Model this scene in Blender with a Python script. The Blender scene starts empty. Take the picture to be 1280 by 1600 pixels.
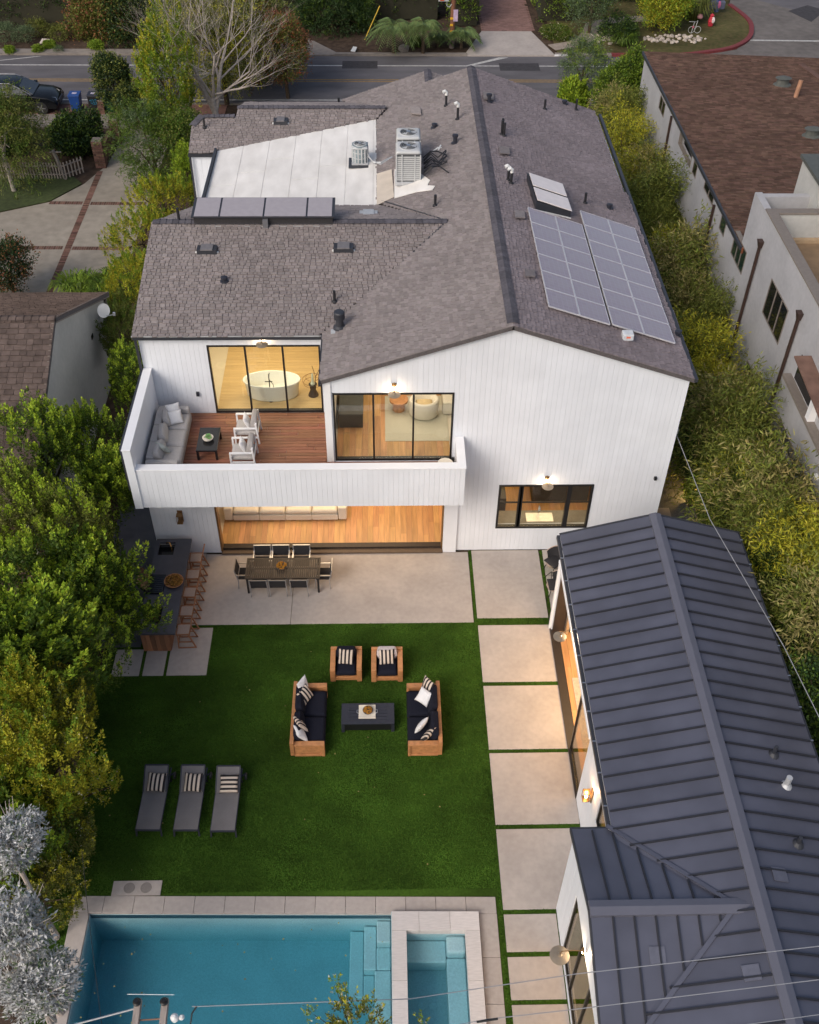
import bpy, bmesh, math, random
import numpy as np
from mathutils import Vector, Matrix
from math import sin, cos, pi, radians
random.seed(7)
S = bpy.context.scene
COL = S.collection

# ------------------------------------------------------------------ camera
F, PITCH, YAW, ROLL, H = 1611.9, 0.7730482, -0.0322256, 0.01502358, 25.0
_f = Vector((0, cos(PITCH), -sin(PITCH))); _u = Vector((0, sin(PITCH), cos(PITCH))); _r = Vector((1, 0, 0))
_R = Matrix.Rotation(YAW, 3, 'Z'); _f, _u, _r = _R @ _f, _R @ _u, _R @ _r
_r, _u = cos(ROLL) * _r + sin(ROLL) * _u, -sin(ROLL) * _r + cos(ROLL) * _u
cam = bpy.data.cameras.new('camera'); co = bpy.data.objects.new('camera', cam); COL.objects.link(co)
M = Matrix((_r, _u, -_f)).transposed().to_4x4(); M.translation = Vector((0, 0, H)); co.matrix_world = M
cam.sensor_fit = 'HORIZONTAL'; cam.sensor_width = 36; cam.lens = F / 1280 * 36; cam.clip_end = 600
S.camera = co
# ------------------------------------------------------------------ sky, sun, exposure
SUN_EL, SUN_AZ = radians(38), radians(222)      # azimuth from +Y clockwise: low sun behind thin cloud, from the south-west
w = bpy.data.worlds.new('World'); S.world = w; w.use_nodes = True
nt = w.node_tree; nt.nodes.clear()
sky = nt.nodes.new('ShaderNodeTexSky'); sky.sky_type = 'NISHITA'; sky.sun_disc = False
sky.sun_elevation = SUN_EL; sky.sun_rotation = SUN_AZ; sky.air_density = 1.0; sky.dust_density = 4.0; sky.ozone_density = 1.0
bg = nt.nodes.new('ShaderNodeBackground'); bg.inputs[1].default_value = 0.125
hs = nt.nodes.new('ShaderNodeHueSaturation'); hs.inputs['Saturation'].default_value = 0.88
ow = nt.nodes.new('ShaderNodeOutputWorld')
nt.links.new(sky.outputs[0], hs.inputs['Color']); nt.links.new(hs.outputs[0], bg.inputs[0]); nt.links.new(bg.outputs[0], ow.inputs[0])
sl = bpy.data.lights.new('sun', 'SUN'); sl.energy = 1.1; sl.angle = radians(28); sl.color = (1, 0.95, 0.90)
so = bpy.data.objects.new('sun', sl); COL.objects.link(so)
sd = Vector((sin(SUN_AZ) * cos(SUN_EL), cos(SUN_AZ) * cos(SUN_EL), sin(SUN_EL)))
so.rotation_euler = (-sd).to_track_quat('-Z', 'Y').to_euler(); so.location = (0, 0, 60)
S.view_settings.view_transform = 'Standard'; S.view_settings.look = 'None'
S.view_settings.exposure = 0.22; S.view_settings.gamma = 1.0; S.view_settings.use_curve_mapping = False
S.render.engine = 'CYCLES'
S.cycles.max_bounces = 6; S.cycles.transparent_max_bounces = 12; S.cycles.diffuse_bounces = 3; S.cycles.glossy_bounces = 3
S.cycles.caustics_reflective = False; S.cycles.caustics_refractive = False

# pixel of the photograph (1280x1600) -> point of the place at a known height / plane
def _ray(px, py): return _f * F + _r * (px - 640) - _u * (py - 800)
def P(px, py, z=0.0):
    d = _ray(px, py); return Vector((0, 0, H)) + d * ((z - H) / d.z)
def PY(px, py, y):
    d = _ray(px, py); return Vector((0, 0, H)) + d * (y / d.y)
def PX(px, py, x):
    d = _ray(px, py); return Vector((0, 0, H)) + d * (x / d.x)
def PN(px, py, n, k):                 # plane n.p = k
    d = _ray(px, py); n = Vector(n); return Vector((0, 0, H)) + d * ((k - n.z * H) / n.dot(d))

# ------------------------------------------------------------------ materials
MATS = {}
def mat(name, col, rough=0.6, var=0.12, scale=6.0, bump=0.0, bscale=None, metal=0.0, rnd=0.0, stretch=(1, 1, 1),
        col2=None, spec=0.5, big=0.0, bigs=0.5, emit=None, huern=0.0, sheen=0.0, trans=0.0, coord='Object'):
    if name in MATS: return MATS[name]
    m = bpy.data.materials.new(name); m.use_nodes = True; MATS[name] = m
    T = m.node_tree; N = T.nodes; L = T.links; b = N['Principled BSDF']
    b.inputs['Roughness'].default_value = rough; b.inputs['Metallic'].default_value = metal
    b.inputs['Specular IOR Level'].default_value = spec
    tc = N.new('ShaderNodeTexCoord'); mp = N.new('ShaderNodeMapping'); mp.inputs['Scale'].default_value = stretch
    L.new(tc.outputs[coord], mp.inputs[0])
    nz = N.new('ShaderNodeTexNoise'); nz.inputs['Scale'].default_value = scale; nz.inputs['Detail'].default_value = 5
    L.new(mp.outputs[0], nz.inputs['Vector'])
    c1 = tuple(min(1, c * (1 - var)) for c in col[:3]) + (1,)
    c2 = (tuple(min(1, c * (1 + var)) for c in col[:3]) if col2 is None else tuple(col2)) + (1,)
    if col2 is not None: c1 = tuple(col[:3]) + (1,)
    rp = N.new('ShaderNodeMapRange'); rp.inputs['From Min'].default_value = 0.3; rp.inputs['From Max'].default_value = 0.7
    L.new(nz.outputs['Fac'], rp.inputs['Value'])
    mx = N.new('ShaderNodeMix'); mx.data_type = 'RGBA'; mx.inputs['A'].default_value = c1; mx.inputs['B'].default_value = c2
    L.new(rp.outputs[0], mx.inputs['Factor']); out = mx.outputs['Result']
    if big:
        nb = N.new('ShaderNodeTexNoise'); nb.inputs['Scale'].default_value = bigs; nb.inputs['Detail'].default_value = 3
        L.new(tc.outputs[coord], nb.inputs['Vector'])
        r2 = N.new('ShaderNodeMapRange'); r2.inputs['From Min'].default_value = 0.3; r2.inputs['From Max'].default_value = 0.7
        r2.inputs['To Min'].default_value = 1 - big; r2.inputs['To Max'].default_value = 1 + big
        L.new(nb.outputs['Fac'], r2.inputs['Value'])
        vm = N.new('ShaderNodeVectorMath'); vm.operation = 'SCALE'; L.new(out, vm.inputs[0]); L.new(r2.outputs[0], vm.inputs['Scale']); out = vm.outputs[0]
    if rnd or huern:
        ge = N.new('ShaderNodeNewGeometry'); oi = N.new('ShaderNodeObjectInfo')
        ad = N.new('ShaderNodeMath'); ad.operation = 'ADD'; L.new(ge.outputs['Random Per Island'], ad.inputs[0]); L.new(oi.outputs['Random'], ad.inputs[1])
        fr = N.new('ShaderNodeMath'); fr.operation = 'FRACT'; L.new(ad.outputs[0], fr.inputs[0])
        r3 = N.new('ShaderNodeMapRange'); r3.inputs['To Min'].default_value = 1 - rnd; r3.inputs['To Max'].default_value = 1 + rnd
        L.new(fr.outputs[0], r3.inputs['Value'])
        hv = N.new('ShaderNodeHueSaturation'); L.new(out, hv.inputs['Color']); L.new(r3.outputs[0], hv.inputs['Value'])
        if huern:
            f2 = N.new('ShaderNodeMath'); f2.operation = 'MULTIPLY'; f2.inputs[1].default_value = 7.31; L.new(fr.outputs[0], f2.inputs[0])
            f3 = N.new('ShaderNodeMath'); f3.operation = 'FRACT'; L.new(f2.outputs[0], f3.inputs[0])
            r4 = N.new('ShaderNodeMapRange'); r4.inputs['To Min'].default_value = 0.5 - huern; r4.inputs['To Max'].default_value = 0.5 + huern
            L.new(f3.outputs[0], r4.inputs['Value']); L.new(r4.outputs[0], hv.inputs['Hue'])
        out = hv.outputs[0]
    L.new(out, b.inputs['Base Color'])
    if bump:
        n2 = N.new('ShaderNodeTexNoise'); n2.inputs['Scale'].default_value = bscale or scale * 6; n2.inputs['Detail'].default_value = 4
        L.new(mp.outputs[0], n2.inputs['Vector'])
        bp = N.new('ShaderNodeBump'); bp.inputs['Strength'].default_value = bump; bp.inputs['Distance'].default_value = 0.02
        L.new(n2.outputs['Fac'], bp.inputs['Height']); L.new(bp.outputs[0], b.inputs['Normal'])
    if emit: b.inputs['Emission Color'].default_value = tuple(emit[:3]) + (1,); b.inputs['Emission Strength'].default_value = emit[3]
    if trans:                                     # leaves let a little light through
        tr = N.new('ShaderNodeBsdfTranslucent'); L.new(out, tr.inputs[0]); ms = N.new('ShaderNodeMixShader'); ms.inputs[0].default_value = trans
        L.new(b.outputs[0], ms.inputs[1]); L.new(tr.outputs[0], ms.inputs[2]); L.new(ms.outputs[0], N['Material Output'].inputs[0])
    return m
def fres(N, L, ior):                 # Fresnel that is the same from both sides (thin panes, flat water)
    fr = N.new('ShaderNodeFresnel'); ge = N.new('ShaderNodeNewGeometry'); mx = N.new('ShaderNodeMix'); mx.data_type = 'FLOAT'
    mx.inputs['A'].default_value = ior; mx.inputs['B'].default_value = 1 / ior; L.new(ge.outputs['Backfacing'], mx.inputs['Factor']); L.new(mx.outputs['Result'], fr.inputs[0]); return fr
def glass(name, tint=(0.93, 0.95, 0.93), ior=1.5):
    if name in MATS: return MATS[name]
    m = bpy.data.materials.new(name); m.use_nodes = True; MATS[name] = m
    T = m.node_tree; N = T.nodes; L = T.links; N.remove(N['Principled BSDF'])
    fr = fres(N, L, ior)
    t = N.new('ShaderNodeBsdfTransparent'); t.inputs[0].default_value = tint + (1,)
    g = N.new('ShaderNodeBsdfGlossy'); g.inputs['Roughness'].default_value = 0.01
    x = N.new('ShaderNodeMixShader'); L.new(fr.outputs[0], x.inputs[0]); L.new(t.outputs[0], x.inputs[1]); L.new(g.outputs[0], x.inputs[2])
    L.new(x.outputs[0], N['Material Output'].inputs[0]); return m
def stripes(name, a, b, axis=0, period=0.11, duty=0.5, off=0.0):
    m = bpy.data.materials.new(name); m.use_nodes = True; T = m.node_tree; N = T.nodes; L = T.links; p = N['Principled BSDF']
    p.inputs['Roughness'].default_value = 0.9; p.inputs['Specular IOR Level'].default_value = 0.1
    tc = N.new('ShaderNodeTexCoord'); sx = N.new('ShaderNodeSeparateXYZ'); L.new(tc.outputs['Object'], sx.inputs[0])
    ad = N.new('ShaderNodeMath'); ad.operation = 'ADD'; ad.inputs[1].default_value = 10 + off; L.new(sx.outputs[axis], ad.inputs[0])
    dv = N.new('ShaderNodeMath'); dv.operation = 'DIVIDE'; dv.inputs[1].default_value = period; L.new(ad.outputs[0], dv.inputs[0])
    fr = N.new('ShaderNodeMath'); fr.operation = 'FRACT'; L.new(dv.outputs[0], fr.inputs[0])
    gt = N.new('ShaderNodeMath'); gt.operation = 'GREATER_THAN'; gt.inputs[1].default_value = duty; L.new(fr.outputs[0], gt.inputs[0])
    mx = N.new('ShaderNodeMix'); mx.data_type = 'RGBA'; mx.inputs['A'].default_value = a + (1,); mx.inputs['B'].default_value = b + (1,)
    L.new(gt.outputs[0], mx.inputs['Factor']); L.new(mx.outputs['Result'], p.inputs['Base Color']); return m

white_sid = mat('white_siding', (0.76, 0.785, 0.83), 0.45, 0.03, 1.2, 0.02, 30, rnd=0.02, big=.03, bigs=.3)
white_trim = mat('white_trim', (0.82, 0.82, 0.83), 0.4, 0.02, 3)
white_wall = mat('white_backing', (0.66, 0.67, 0.70), 0.7, 0.03, 3)
black_fr = mat('black_frame', (0.012, 0.012, 0.013), 0.35, 0.1, 5)
dark_met = mat('dark_metal_trim', (0.035, 0.037, 0.045), 0.45, 0.1, 5)
bronze = mat('aged_brass', (0.28, 0.17, 0.08), 0.4, 0.15, 12, metal=0.8)
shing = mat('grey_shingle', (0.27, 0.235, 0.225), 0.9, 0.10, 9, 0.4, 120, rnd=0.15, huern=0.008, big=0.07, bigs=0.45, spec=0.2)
shingb = mat('grey_shingle_east_shade', (0.24, 0.202, 0.208), 0.9, 0.10, 9, 0.4, 120, rnd=0.12, big=0.16, bigs=0.35, spec=0.2)  # same shingle with the east slope's shade in its base colour; blotches are weathering
brshing = mat('brown_shingle', (0.135, 0.082, 0.062), 0.9, 0.2, 3, 0.5, 100, rnd=0.3, huern=0.008, big=0.1, spec=0.2)
grshing = mat('greybrown_shingle', (0.12, 0.09, 0.078), 0.9, 0.2, 5, 0.4, 100, rnd=0.22, big=0.1, spec=0.2)
capm = mat('dark_ridge_shingle', (0.09, 0.085, 0.098), 0.9, 0.2, 10, 0.4, 90, rnd=0.18, spec=0.2)
grass_m = mat('turf_blade', (0.058, 0.124, 0.014), 0.85, 0.18, 2.2, rnd=0.12, huern=0.01, spec=0.15, big=0.38, bigs=0.45, stretch=(.5, 1, 1), coord='Object')
turf = mat('turf_base', (0.045, 0.092, 0.011), 0.9, 0.2, 14, 0.3, 160, spec=0.1, big=0.35, bigs=0.55)
conc = mat('warm_concrete', (0.43, 0.38, 0.345), 0.85, 0.06, 7, 0.15, 120, rnd=0.03, big=0.09, bigs=1.1, spec=0.2)
coping_m = mat('beige_stone_coping', (0.41, 0.365, 0.335), 0.8, 0.07, 9, 0.15, 140, rnd=0.06, spec=0.25)
spa_m = mat('pale_travertine', (0.60, 0.56, 0.54), 0.6, 0.09, 5, 0.08, 60, rnd=0.05, stretch=(1, 9, 1), spec=0.3)
oldconc = mat('driveway_concrete', (0.30, 0.265, 0.22), 0.9, 0.14, 2.2, 0.3, 60, big=0.14, bigs=0.25, spec=0.2)
sidew = mat('pavement_concrete', (0.24, 0.21, 0.185), 0.9, 0.14, 3, 0.3, 60, big=0.12, bigs=0.4, spec=0.2)
asph = mat('asphalt', (0.125, 0.118, 0.125), 0.9, 0.18, 1.2, 0.4, 90, big=0.16, bigs=0.12, stretch=(0.35, 1, 1), spec=0.25)
asph2 = mat('asphalt_patch', (0.055, 0.052, 0.056), 0.9, 0.15, 4, 0.4, 90, spec=0.25)
asph3 = mat('pale_asphalt', (0.15, 0.135, 0.125), 0.9, 0.15, 2, 0.4, 90, big=0.15, bigs=0.3, spec=0.2)
soil = mat('soil', (0.075, 0.052, 0.038), 0.95, 0.35, 3, 0.7, 30, big=0.25, bigs=0.4, spec=0.1)
gravel = mat('dark_gravel', (0.16, 0.16, 0.165), 0.9, 0.35, 40, 0.6, 160, spec=0.2)
brick_m = mat('red_brick', (0.155, 0.088, 0.068), 0.9, 0.2, 8, 0.4, 80, rnd=0.4, huern=0.01, spec=0.15)
paint_w = mat('road_white', (0.45, 0.44, 0.42), 0.8, 0.25, 6); paint_y = mat('road_yellow', (0.30, 0.18, 0.05), 0.8, 0.25, 6)
red_p = mat('red_kerb_paint', (0.18, 0.03, 0.032), 0.7, 0.2, 8)
metal_roof = mat('standing_seam_metal', (0.108, 0.112, 0.146), 0.42, 0.08, 1.2, 0.03, 4, metal=0.3, rnd=0.08, spec=0.5, big=0.08, bigs=.6)
metal_cap = mat('metal_ridge_cap', (0.14, 0.142, 0.175), 0.45, 0.05, 2, metal=0.25, spec=0.4)
wood_fl = mat('oak_floor', (0.50, 0.27, 0.115), 0.42, 0.16, 2.2, 0.06, 20, rnd=0.17, stretch=(6, 0.6, 1), huern=0.008)
wood_bt = mat('pale_bath_floor', (0.62, 0.44, 0.22), 0.5, 0.08, 3, 0.04, 20, rnd=0.05, stretch=(0.4, 6, 1))
deck_m = mat('ipe_deck', (0.24, 0.095, 0.055), 0.55, 0.2, 3, 0.1, 20, rnd=0.2, stretch=(0.5, 7, 1), huern=0.01)
teak = mat('teak', (0.46, 0.21, 0.085), 0.5, 0.18, 5, 0.1, 25, rnd=0.1, stretch=(2, 2, 2))
ipe_v = mat('ipe_cladding', (0.27, 0.125, 0.065), 0.55, 0.2, 4, 0.1, 25, rnd=0.3, stretch=(3, 3, .5))
navy = mat('navy_cushion', (0.012, 0.013, 0.022), 0.92, 0.2, 30, 0.3, 200, spec=0.15)
greyfab = mat('grey_linen', (0.46, 0.435, 0.42), 0.95, 0.06, 25, 0.25, 250, spec=0.1)
greyfab2 = mat('mid_grey_linen', (0.36, 0.335, 0.32), 0.95, 0.06, 25, 0.25, 250, spec=0.1)
cream = mat('cream_fabric', (0.72, 0.66, 0.56), 0.95, 0.05, 20, 0.2, 200, spec=0.1)
whitefab = mat('white_pillow', (0.74, 0.73, 0.73), 0.95, 0.04, 20, 0.25, 180, spec=0.1)
sagefab = mat('sage_pillow', (0.42, 0.45, 0.42), 0.95, 0.06, 20, 0.25, 180, spec=0.1)
white_met = mat('white_powder_coat', (0.80, 0.80, 0.81), 0.35, 0.02, 5)
black_gl = mat('black_gloss', (0.012, 0.012, 0.014), 0.12, 0.1, 5)
slate = mat('dark_porcelain', (0.075, 0.074, 0.09), 0.4, 0.12, 4, 0.05, 60, big=0.08)
charc = mat('charcoal_aluminium', (0.028, 0.030, 0.042), 0.45, 0.1, 8)
sling = mat('grey_sling', (0.185, 0.172, 0.170), 0.8, 0.07, 60, 0.25, 300, spec=0.25, big=0.12, bigs=2)
tabm = mat('dark_taupe_slats', (0.062, 0.048, 0.036), 0.5, 0.12, 8, rnd=0.1)
chrome = mat('brushed_aluminium', (0.55, 0.56, 0.58), 0.3, 0.06, 10, metal=0.9)
galv = mat('galvanised', (0.50, 0.51, 0.52), 0.45, 0.08, 10, metal=0.3)
condm = mat('condenser_paint', (0.52, 0.53, 0.53), 0.5, 0.05, 8)
pipeb = mat('black_pipe', (0.02, 0.02, 0.023), 0.5, 0.1, 8); pipew = mat('white_pvc', (0.75, 0.75, 0.73), 0.45, 0.04, 8)
rope = mat('woven_cord', (0.46, 0.35, 0.29), 0.9, 0.15, 60, 0.5, 150, spec=0.15)
barkm = mat('bark', (0.09, 0.065, 0.045), 0.9, 0.3, 12, 0.6, 40, spec=0.1)
barkp = mat('pale_bark', (0.46, 0.40, 0.35), 0.85, 0.2, 8, 0.3, 40, spec=0.15)
polem = mat('pole_wood', (0.20, 0.085, 0.045), 0.85, 0.25, 8, 0.4, 30, stretch=(3, 3, .3))
armw = mat('weathered_crossarm', (0.36, 0.30, 0.26), 0.9, 0.25, 12, 0.4, 40, stretch=(3, .4, 3))
stucco = mat('white_stucco', (0.40, 0.395, 0.405), 0.9, 0.05, 6, 0.3, 80, big=0.09, bigs=0.7, spec=0.2)
stucco2 = mat('cream_stucco', (0.46, 0.455, 0.43), 0.9, 0.05, 6, 0.3, 80, big=0.08, bigs=0.7, spec=0.2)
copper = mat('brown_downpipe', (0.045, 0.024, 0.018), 0.45, 0.15, 10)
winfr = mat('taupe_frame', (0.20, 0.17, 0.145), 0.6, 0.08, 10)
darkgl = mat('dark_glass', (0.010, 0.011, 0.012), 0.06, 0.1, 3); greengl = mat('green_glass', (0.012, 0.028, 0.024), 0.1, 0.1, 3)
rock_m = mat('pale_rock', (0.42, 0.36, 0.31), 0.9, 0.2, 10, 0.3, 40, rnd=0.35)
tubm = mat('white_tub', (0.78, 0.77, 0.72), 0.2, 0.02, 4)
plaster = mat('pool_plaster', (0.37, 0.54, 0.58), 0.8, 0.10, 25, 0.15, 90, big=0.06, bigs=1.2)
whitem = mat('white_membrane', (0.84, 0.81, 0.765), 0.7, 0.10, 2.5, 0.1, 30, big=0.07, bigs=0.7, stretch=(1, .4, 1), col2=(.72, .69, .645))
tanm = mat('tan_stained_membrane', (0.60, 0.52, 0.43), 0.8, 0.08, 3, 0.1, 30, big=0.08)
polyc = mat('polycarbonate', (0.36, 0.33, 0.35), 0.35, 0.05, 6); polyw = mat('pink_white_dome', (0.80, 0.72, 0.69), 0.3, 0.05, 4)
pvm = None
gl = glass('window_glass'); glt = glass('bronze_tinted_glass', (0.80, 0.74, 0.60), 1.6)

# ------------------------------------------------------------------ objects
KIDS = {}
def link(o): COL.objects.link(o); return o
def thing(name, label, cat, loc=(0, 0, 0), rz=0.0, group=None):
    o = link(bpy.data.objects.new(name, None)); o.location = loc; o.rotation_euler = (0, 0, rz); o.empty_display_size = .2
    o['label'] = label; o['category'] = cat
    if group: o['group'] = group
    return o
def tag(o, label, cat, group=None):
    o['label'] = label; o['category'] = cat
    if group: o['group'] = group
    return o
def attach(o, parent, world):
    if parent is None: return
    o.parent = parent; KIDS.setdefault(parent.name, []).append(o)
    if world:
        t = Vector((0, 0, 0)); p = parent
        while p: t += Vector(p.location); p = p.parent
        o.location = -t
class MB:
    def __init__(s): s.v = []; s.f = []; s.m = []; s.cur = 0
    def add(s, vs, fs):
        n = len(s.v); s.v += [tuple(x) for x in vs]; s.f += [tuple(i + n for i in f) for f in fs]; s.m += [s.cur] * len(fs); return s
    def box(s, x0, x1, y0, y1, z0, z1):
        if x0 > x1: x0, x1 = x1, x0
        if y0 > y1: y0, y1 = y1, y0
        if z0 > z1: z0, z1 = z1, z0
        return s.add([(x0, y0, z0), (x1, y0, z0), (x1, y1, z0), (x0, y1, z0), (x0, y0, z1), (x1, y0, z1), (x1, y1, z1), (x0, y1, z1)],
                     [(0, 3, 2, 1), (4, 5, 6, 7), (0, 1, 5, 4), (1, 2, 6, 5), (2, 3, 7, 6), (3, 0, 4, 7)])
    def hexa(s, p): return s.add(p, [(0, 3, 2, 1), (4, 5, 6, 7), (0, 1, 5, 4), (1, 2, 6, 5), (2, 3, 7, 6), (3, 0, 4, 7)])
    def bar(s, a, b, w, h=None, up=(0, 0, 1)):
        a = Vector(a); b = Vector(b); h = h or w; d = (b - a).normalized(); u = Vector(up)
        if abs(d.dot(u)) > .98: u = Vector((0, 1, 0))
        x = d.cross(u).normalized() * w / 2; y = x.cross(d).normalized() * h / 2
        return s.hexa([a - x - y, a + x - y, a + x + y, a - x + y, b - x - y, b + x - y, b + x + y, b - x + y])
    def tube(s, pts, r, n=8, cap=True):
        pts = [Vector(p) for p in pts]; rs = r if isinstance(r, (list, tuple)) else [r] * len(pts)
        n0 = len(s.v); ref = None
        for i, p in enumerate(pts):
            d = (pts[min(i + 1, len(pts) - 1)] - pts[max(i - 1, 0)]).normalized()
            if ref is None: ref = d.orthogonal().normalized()
            ref = (ref - d * ref.dot(d)).normalized(); q = d.cross(ref)
            for k in range(n):
                a = 2 * pi * k / n; s.v.append(tuple(p + (ref * cos(a) + q * sin(a)) * rs[i]))
        for i in range(len(pts) - 1):
            for k in range(n):
                k2 = (k + 1) % n; s.f.append((n0 + i * n + k, n0 + i * n + k2, n0 + (i + 1) * n + k2, n0 + (i + 1) * n + k)); s.m.append(s.cur)
        if cap:
            s.f.append(tuple(n0 + k for k in reversed(range(n)))); s.f.append(tuple(n0 + (len(pts) - 1) * n + k for k in range(n))); s.m += [s.cur] * 2
        return s
    def lathe(s, c, prof, n=24, sx=1, sy=1):
        c = Vector(c); n0 = len(s.v)
        for r, z in prof:
            for k in range(n):
                a = 2 * pi * k / n; s.v.append((c.x + r * cos(a) * sx, c.y + r * sin(a) * sy, c.z + z))
        for i in range(len(prof) - 1):
            for k in range(n):
                k2 = (k + 1) % n; s.f.append((n0 + i * n + k, n0 + i * n + k2, n0 + (i + 1) * n + k2, n0 + (i + 1) * n + k)); s.m.append(s.cur)
        s.f.append(tuple(n0 + k for k in reversed(range(n)))); s.f.append(tuple(n0 + (len(prof) - 1) * n + k for k in range(n))); s.m += [s.cur] * 2
        return s
    def prism(s, poly, off):
        n = len(poly); off = Vector(off); a = [Vector(p) for p in poly]; b = [p + off for p in a]
        return s.add(a + b, [tuple(reversed(range(n))), tuple(range(n, 2 * n))] + [(i, (i + 1) % n, n + (i + 1) % n, n + i) for i in range(n)])
    def soft(s, c, sx, sy, sz, e=4, n=10, rot=None, pinch=0.0):
        # cushion: a squircle-sectioned pad, n x n on both faces
        c = Vector(c); n0 = len(s.v); k = n + 1
        def hgt(u, v): return ((1 - abs(u) ** e) * (1 - abs(v) ** e)) ** 0.5
        for side in (1, -1):
            for i in range(k):
                for j in range(k):
                    u = -1 + 2 * i / n; v = -1 + 2 * j / n
                    u = math.copysign(abs(u) ** .75, u); v = math.copysign(abs(v) ** .75, v)
                    pu = 1 - pinch * (1 - v * v); pv = 1 - pinch * (1 - u * u)
                    p = Vector((u * sx / 2 * pu, v * sy / 2 * pv, side * sz / 2 * hgt(u, v)))
                    if rot: p = rot @ p
                    s.v.append(tuple(c + p))
        for sd in (0, 1):
            o = n0 + sd * k * k
            for i in range(n):
                for j in range(n):
                    q = (o + i * k + j, o + (i + 1) * k + j, o + (i + 1) * k + j + 1, o + i * k + j + 1)
                    s.f.append(q if sd == 0 else q[::-1]); s.m.append(s.cur)
        return s
    def build(s, name, mats, parent=None, world=False, bevel=0, smooth=False, seg=2, recalc=True):
        me = bpy.data.meshes.new(name); me.from_pydata(s.v, [], s.f)
        if not isinstance(mats, (list, tuple)): mats = [mats]
        for m in mats: me.materials.append(m)
        if len(mats) > 1: me.polygons.foreach_set('material_index', s.m)
        if recalc and len(s.f) < 4000:
            bm = bmesh.new(); bm.from_mesh(me); bmesh.ops.remove_doubles(bm, verts=bm.verts, dist=1e-5) if smooth else None
            bmesh.ops.recalc_face_normals(bm, faces=bm.faces); bm.to_mesh(me); bm.free()
        if smooth: me.polygons.foreach_set('use_smooth', [True] * len(me.polygons))
        me.update()
        o = link(bpy.data.objects.new(name, me)); attach(o, parent, world)
        if bevel:
            b = o.modifiers.new('bevel', 'BEVEL'); b.width = bevel; b.segments = seg; b.limit_method = 'ANGLE'; b.angle_limit = radians(40)
        return o
def bx(name, m, b, parent=None, world=False, bevel=0): return MB().box(*b).build(name, m, parent, world, bevel)
def struct(o): o['kind'] = 'structure'; return o
def stuff(o): o['kind'] = 'stuff'; return o
def copy_tree(o, loc=None, rz=None, label=None, parent=None):
    c = o.copy(); COL.objects.link(c)
    if parent: c.parent = parent; KIDS.setdefault(parent.name, []).append(c)
    if loc is not None: c.location = loc
    if rz is not None: c.rotation_euler = (0, 0, rz)
    if label: c['label'] = label
    for ch in list(KIDS.get(o.name, [])): copy_tree(ch, parent=c)
    return c
def clip2(poly, a, b, c):             # keep a*x+b*y <= c
    out = []
    for i in range(len(poly)):
        p, q = poly[i], poly[(i + 1) % len(poly)]; dp = a * p[0] + b * p[1] - c; dq = a * q[0] + b * q[1] - c
        if dp <= 0: out.append(p)
        if dp * dq < 0: t = dp / (dp - dq); out.append((p[0] + (q[0] - p[0]) * t, p[1] + (q[1] - p[1]) * t))
    return out
def clipbox(poly, x0, x1, y0, y1):
    for c in ((-1, 0, -x0), (1, 0, x1), (0, -1, -y0), (0, 1, y1)):
        if len(poly) < 3: return []
        poly = clip2(poly, *c)
    return poly
def scan(poly, y):
    xs = []
    for i in range(len(poly)):
        (x0, y0), (x1, y1) = poly[i], poly[(i + 1) % len(poly)]
        if (y0 <= y) != (y1 <= y): xs.append(x0 + (y - y0) / (y1 - y0) * (x1 - x0))
    xs.sort(); return list(zip(xs[::2], xs[1::2]))
RS = random.Random(3)
def strips(mb, fr, u0, u1, z0, top, ops, depth):
    # wall or board in a plane: fr(u, d, z); openings are left free
    cuts = sorted({u0, u1} | {u for o in ops for u in o[:2] if u0 < u < u1} | ({top[2]} if callable(top) is False and isinstance(top, tuple) and u0 < top[2] < u1 else set()))
    tf = (lambda u: top) if not isinstance(top, tuple) else (lambda u: top[0] - top[1] * abs(u - top[2]))
    for a, b in zip(cuts, cuts[1:]):
        m = (a + b) / 2; zs = [z0]
        for o in sorted([o for o in ops if o[0] <= m <= o[1]], key=lambda o: o[2]): zs += [o[2], o[3]]
        for k in range(0, len(zs), 2):
            zb = zs[k]; last = k + 1 >= len(zs); ta = tf(a) if last else zs[k + 1]; tb = tf(b) if last else zs[k + 1]
            if min(ta, tb) - zb < .004: continue
            mb.hexa([fr(a, 0, zb), fr(b, 0, zb), fr(b, depth, zb), fr(a, depth, zb), fr(a, 0, ta), fr(b, 0, tb), fr(b, depth, tb), fr(a, depth, ta)])
def sided_wall(parent, fr, u0, u1, z0, top, ops, bw=.2, wd=.2, m=None, name='siding_board'):
    w_ = MB(); strips(w_, lambda u, d, z: fr(u, d + .02, z), u0, u1, z0, top, ops, wd); w_.build('wall', white_wall, parent, True)
    n = max(1, round((u1 - u0) / bw)); bw = (u1 - u0) / n
    for i in range(n):
        b = MB(); dz = RS.uniform(-.002, .002); a_, c_ = u0 + i * bw + .0018, u0 + (i + 1) * bw - .0018
        full = [o for o in ops if o[0] <= a_ and o[1] >= c_]
        strips(b, lambda u, d, z: fr(u, d + dz, z), a_, c_, z0, top, ops, .022)
        if full and len(b.v) % 8 == 0:
            for k in range(0, len(b.v), 8): MB().hexa(b.v[k:k + 8]).build(name, m or white_sid, parent, True, recalc=False)
        elif b.v: b.build(name, m or white_sid, parent, True, recalc=False)
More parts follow.
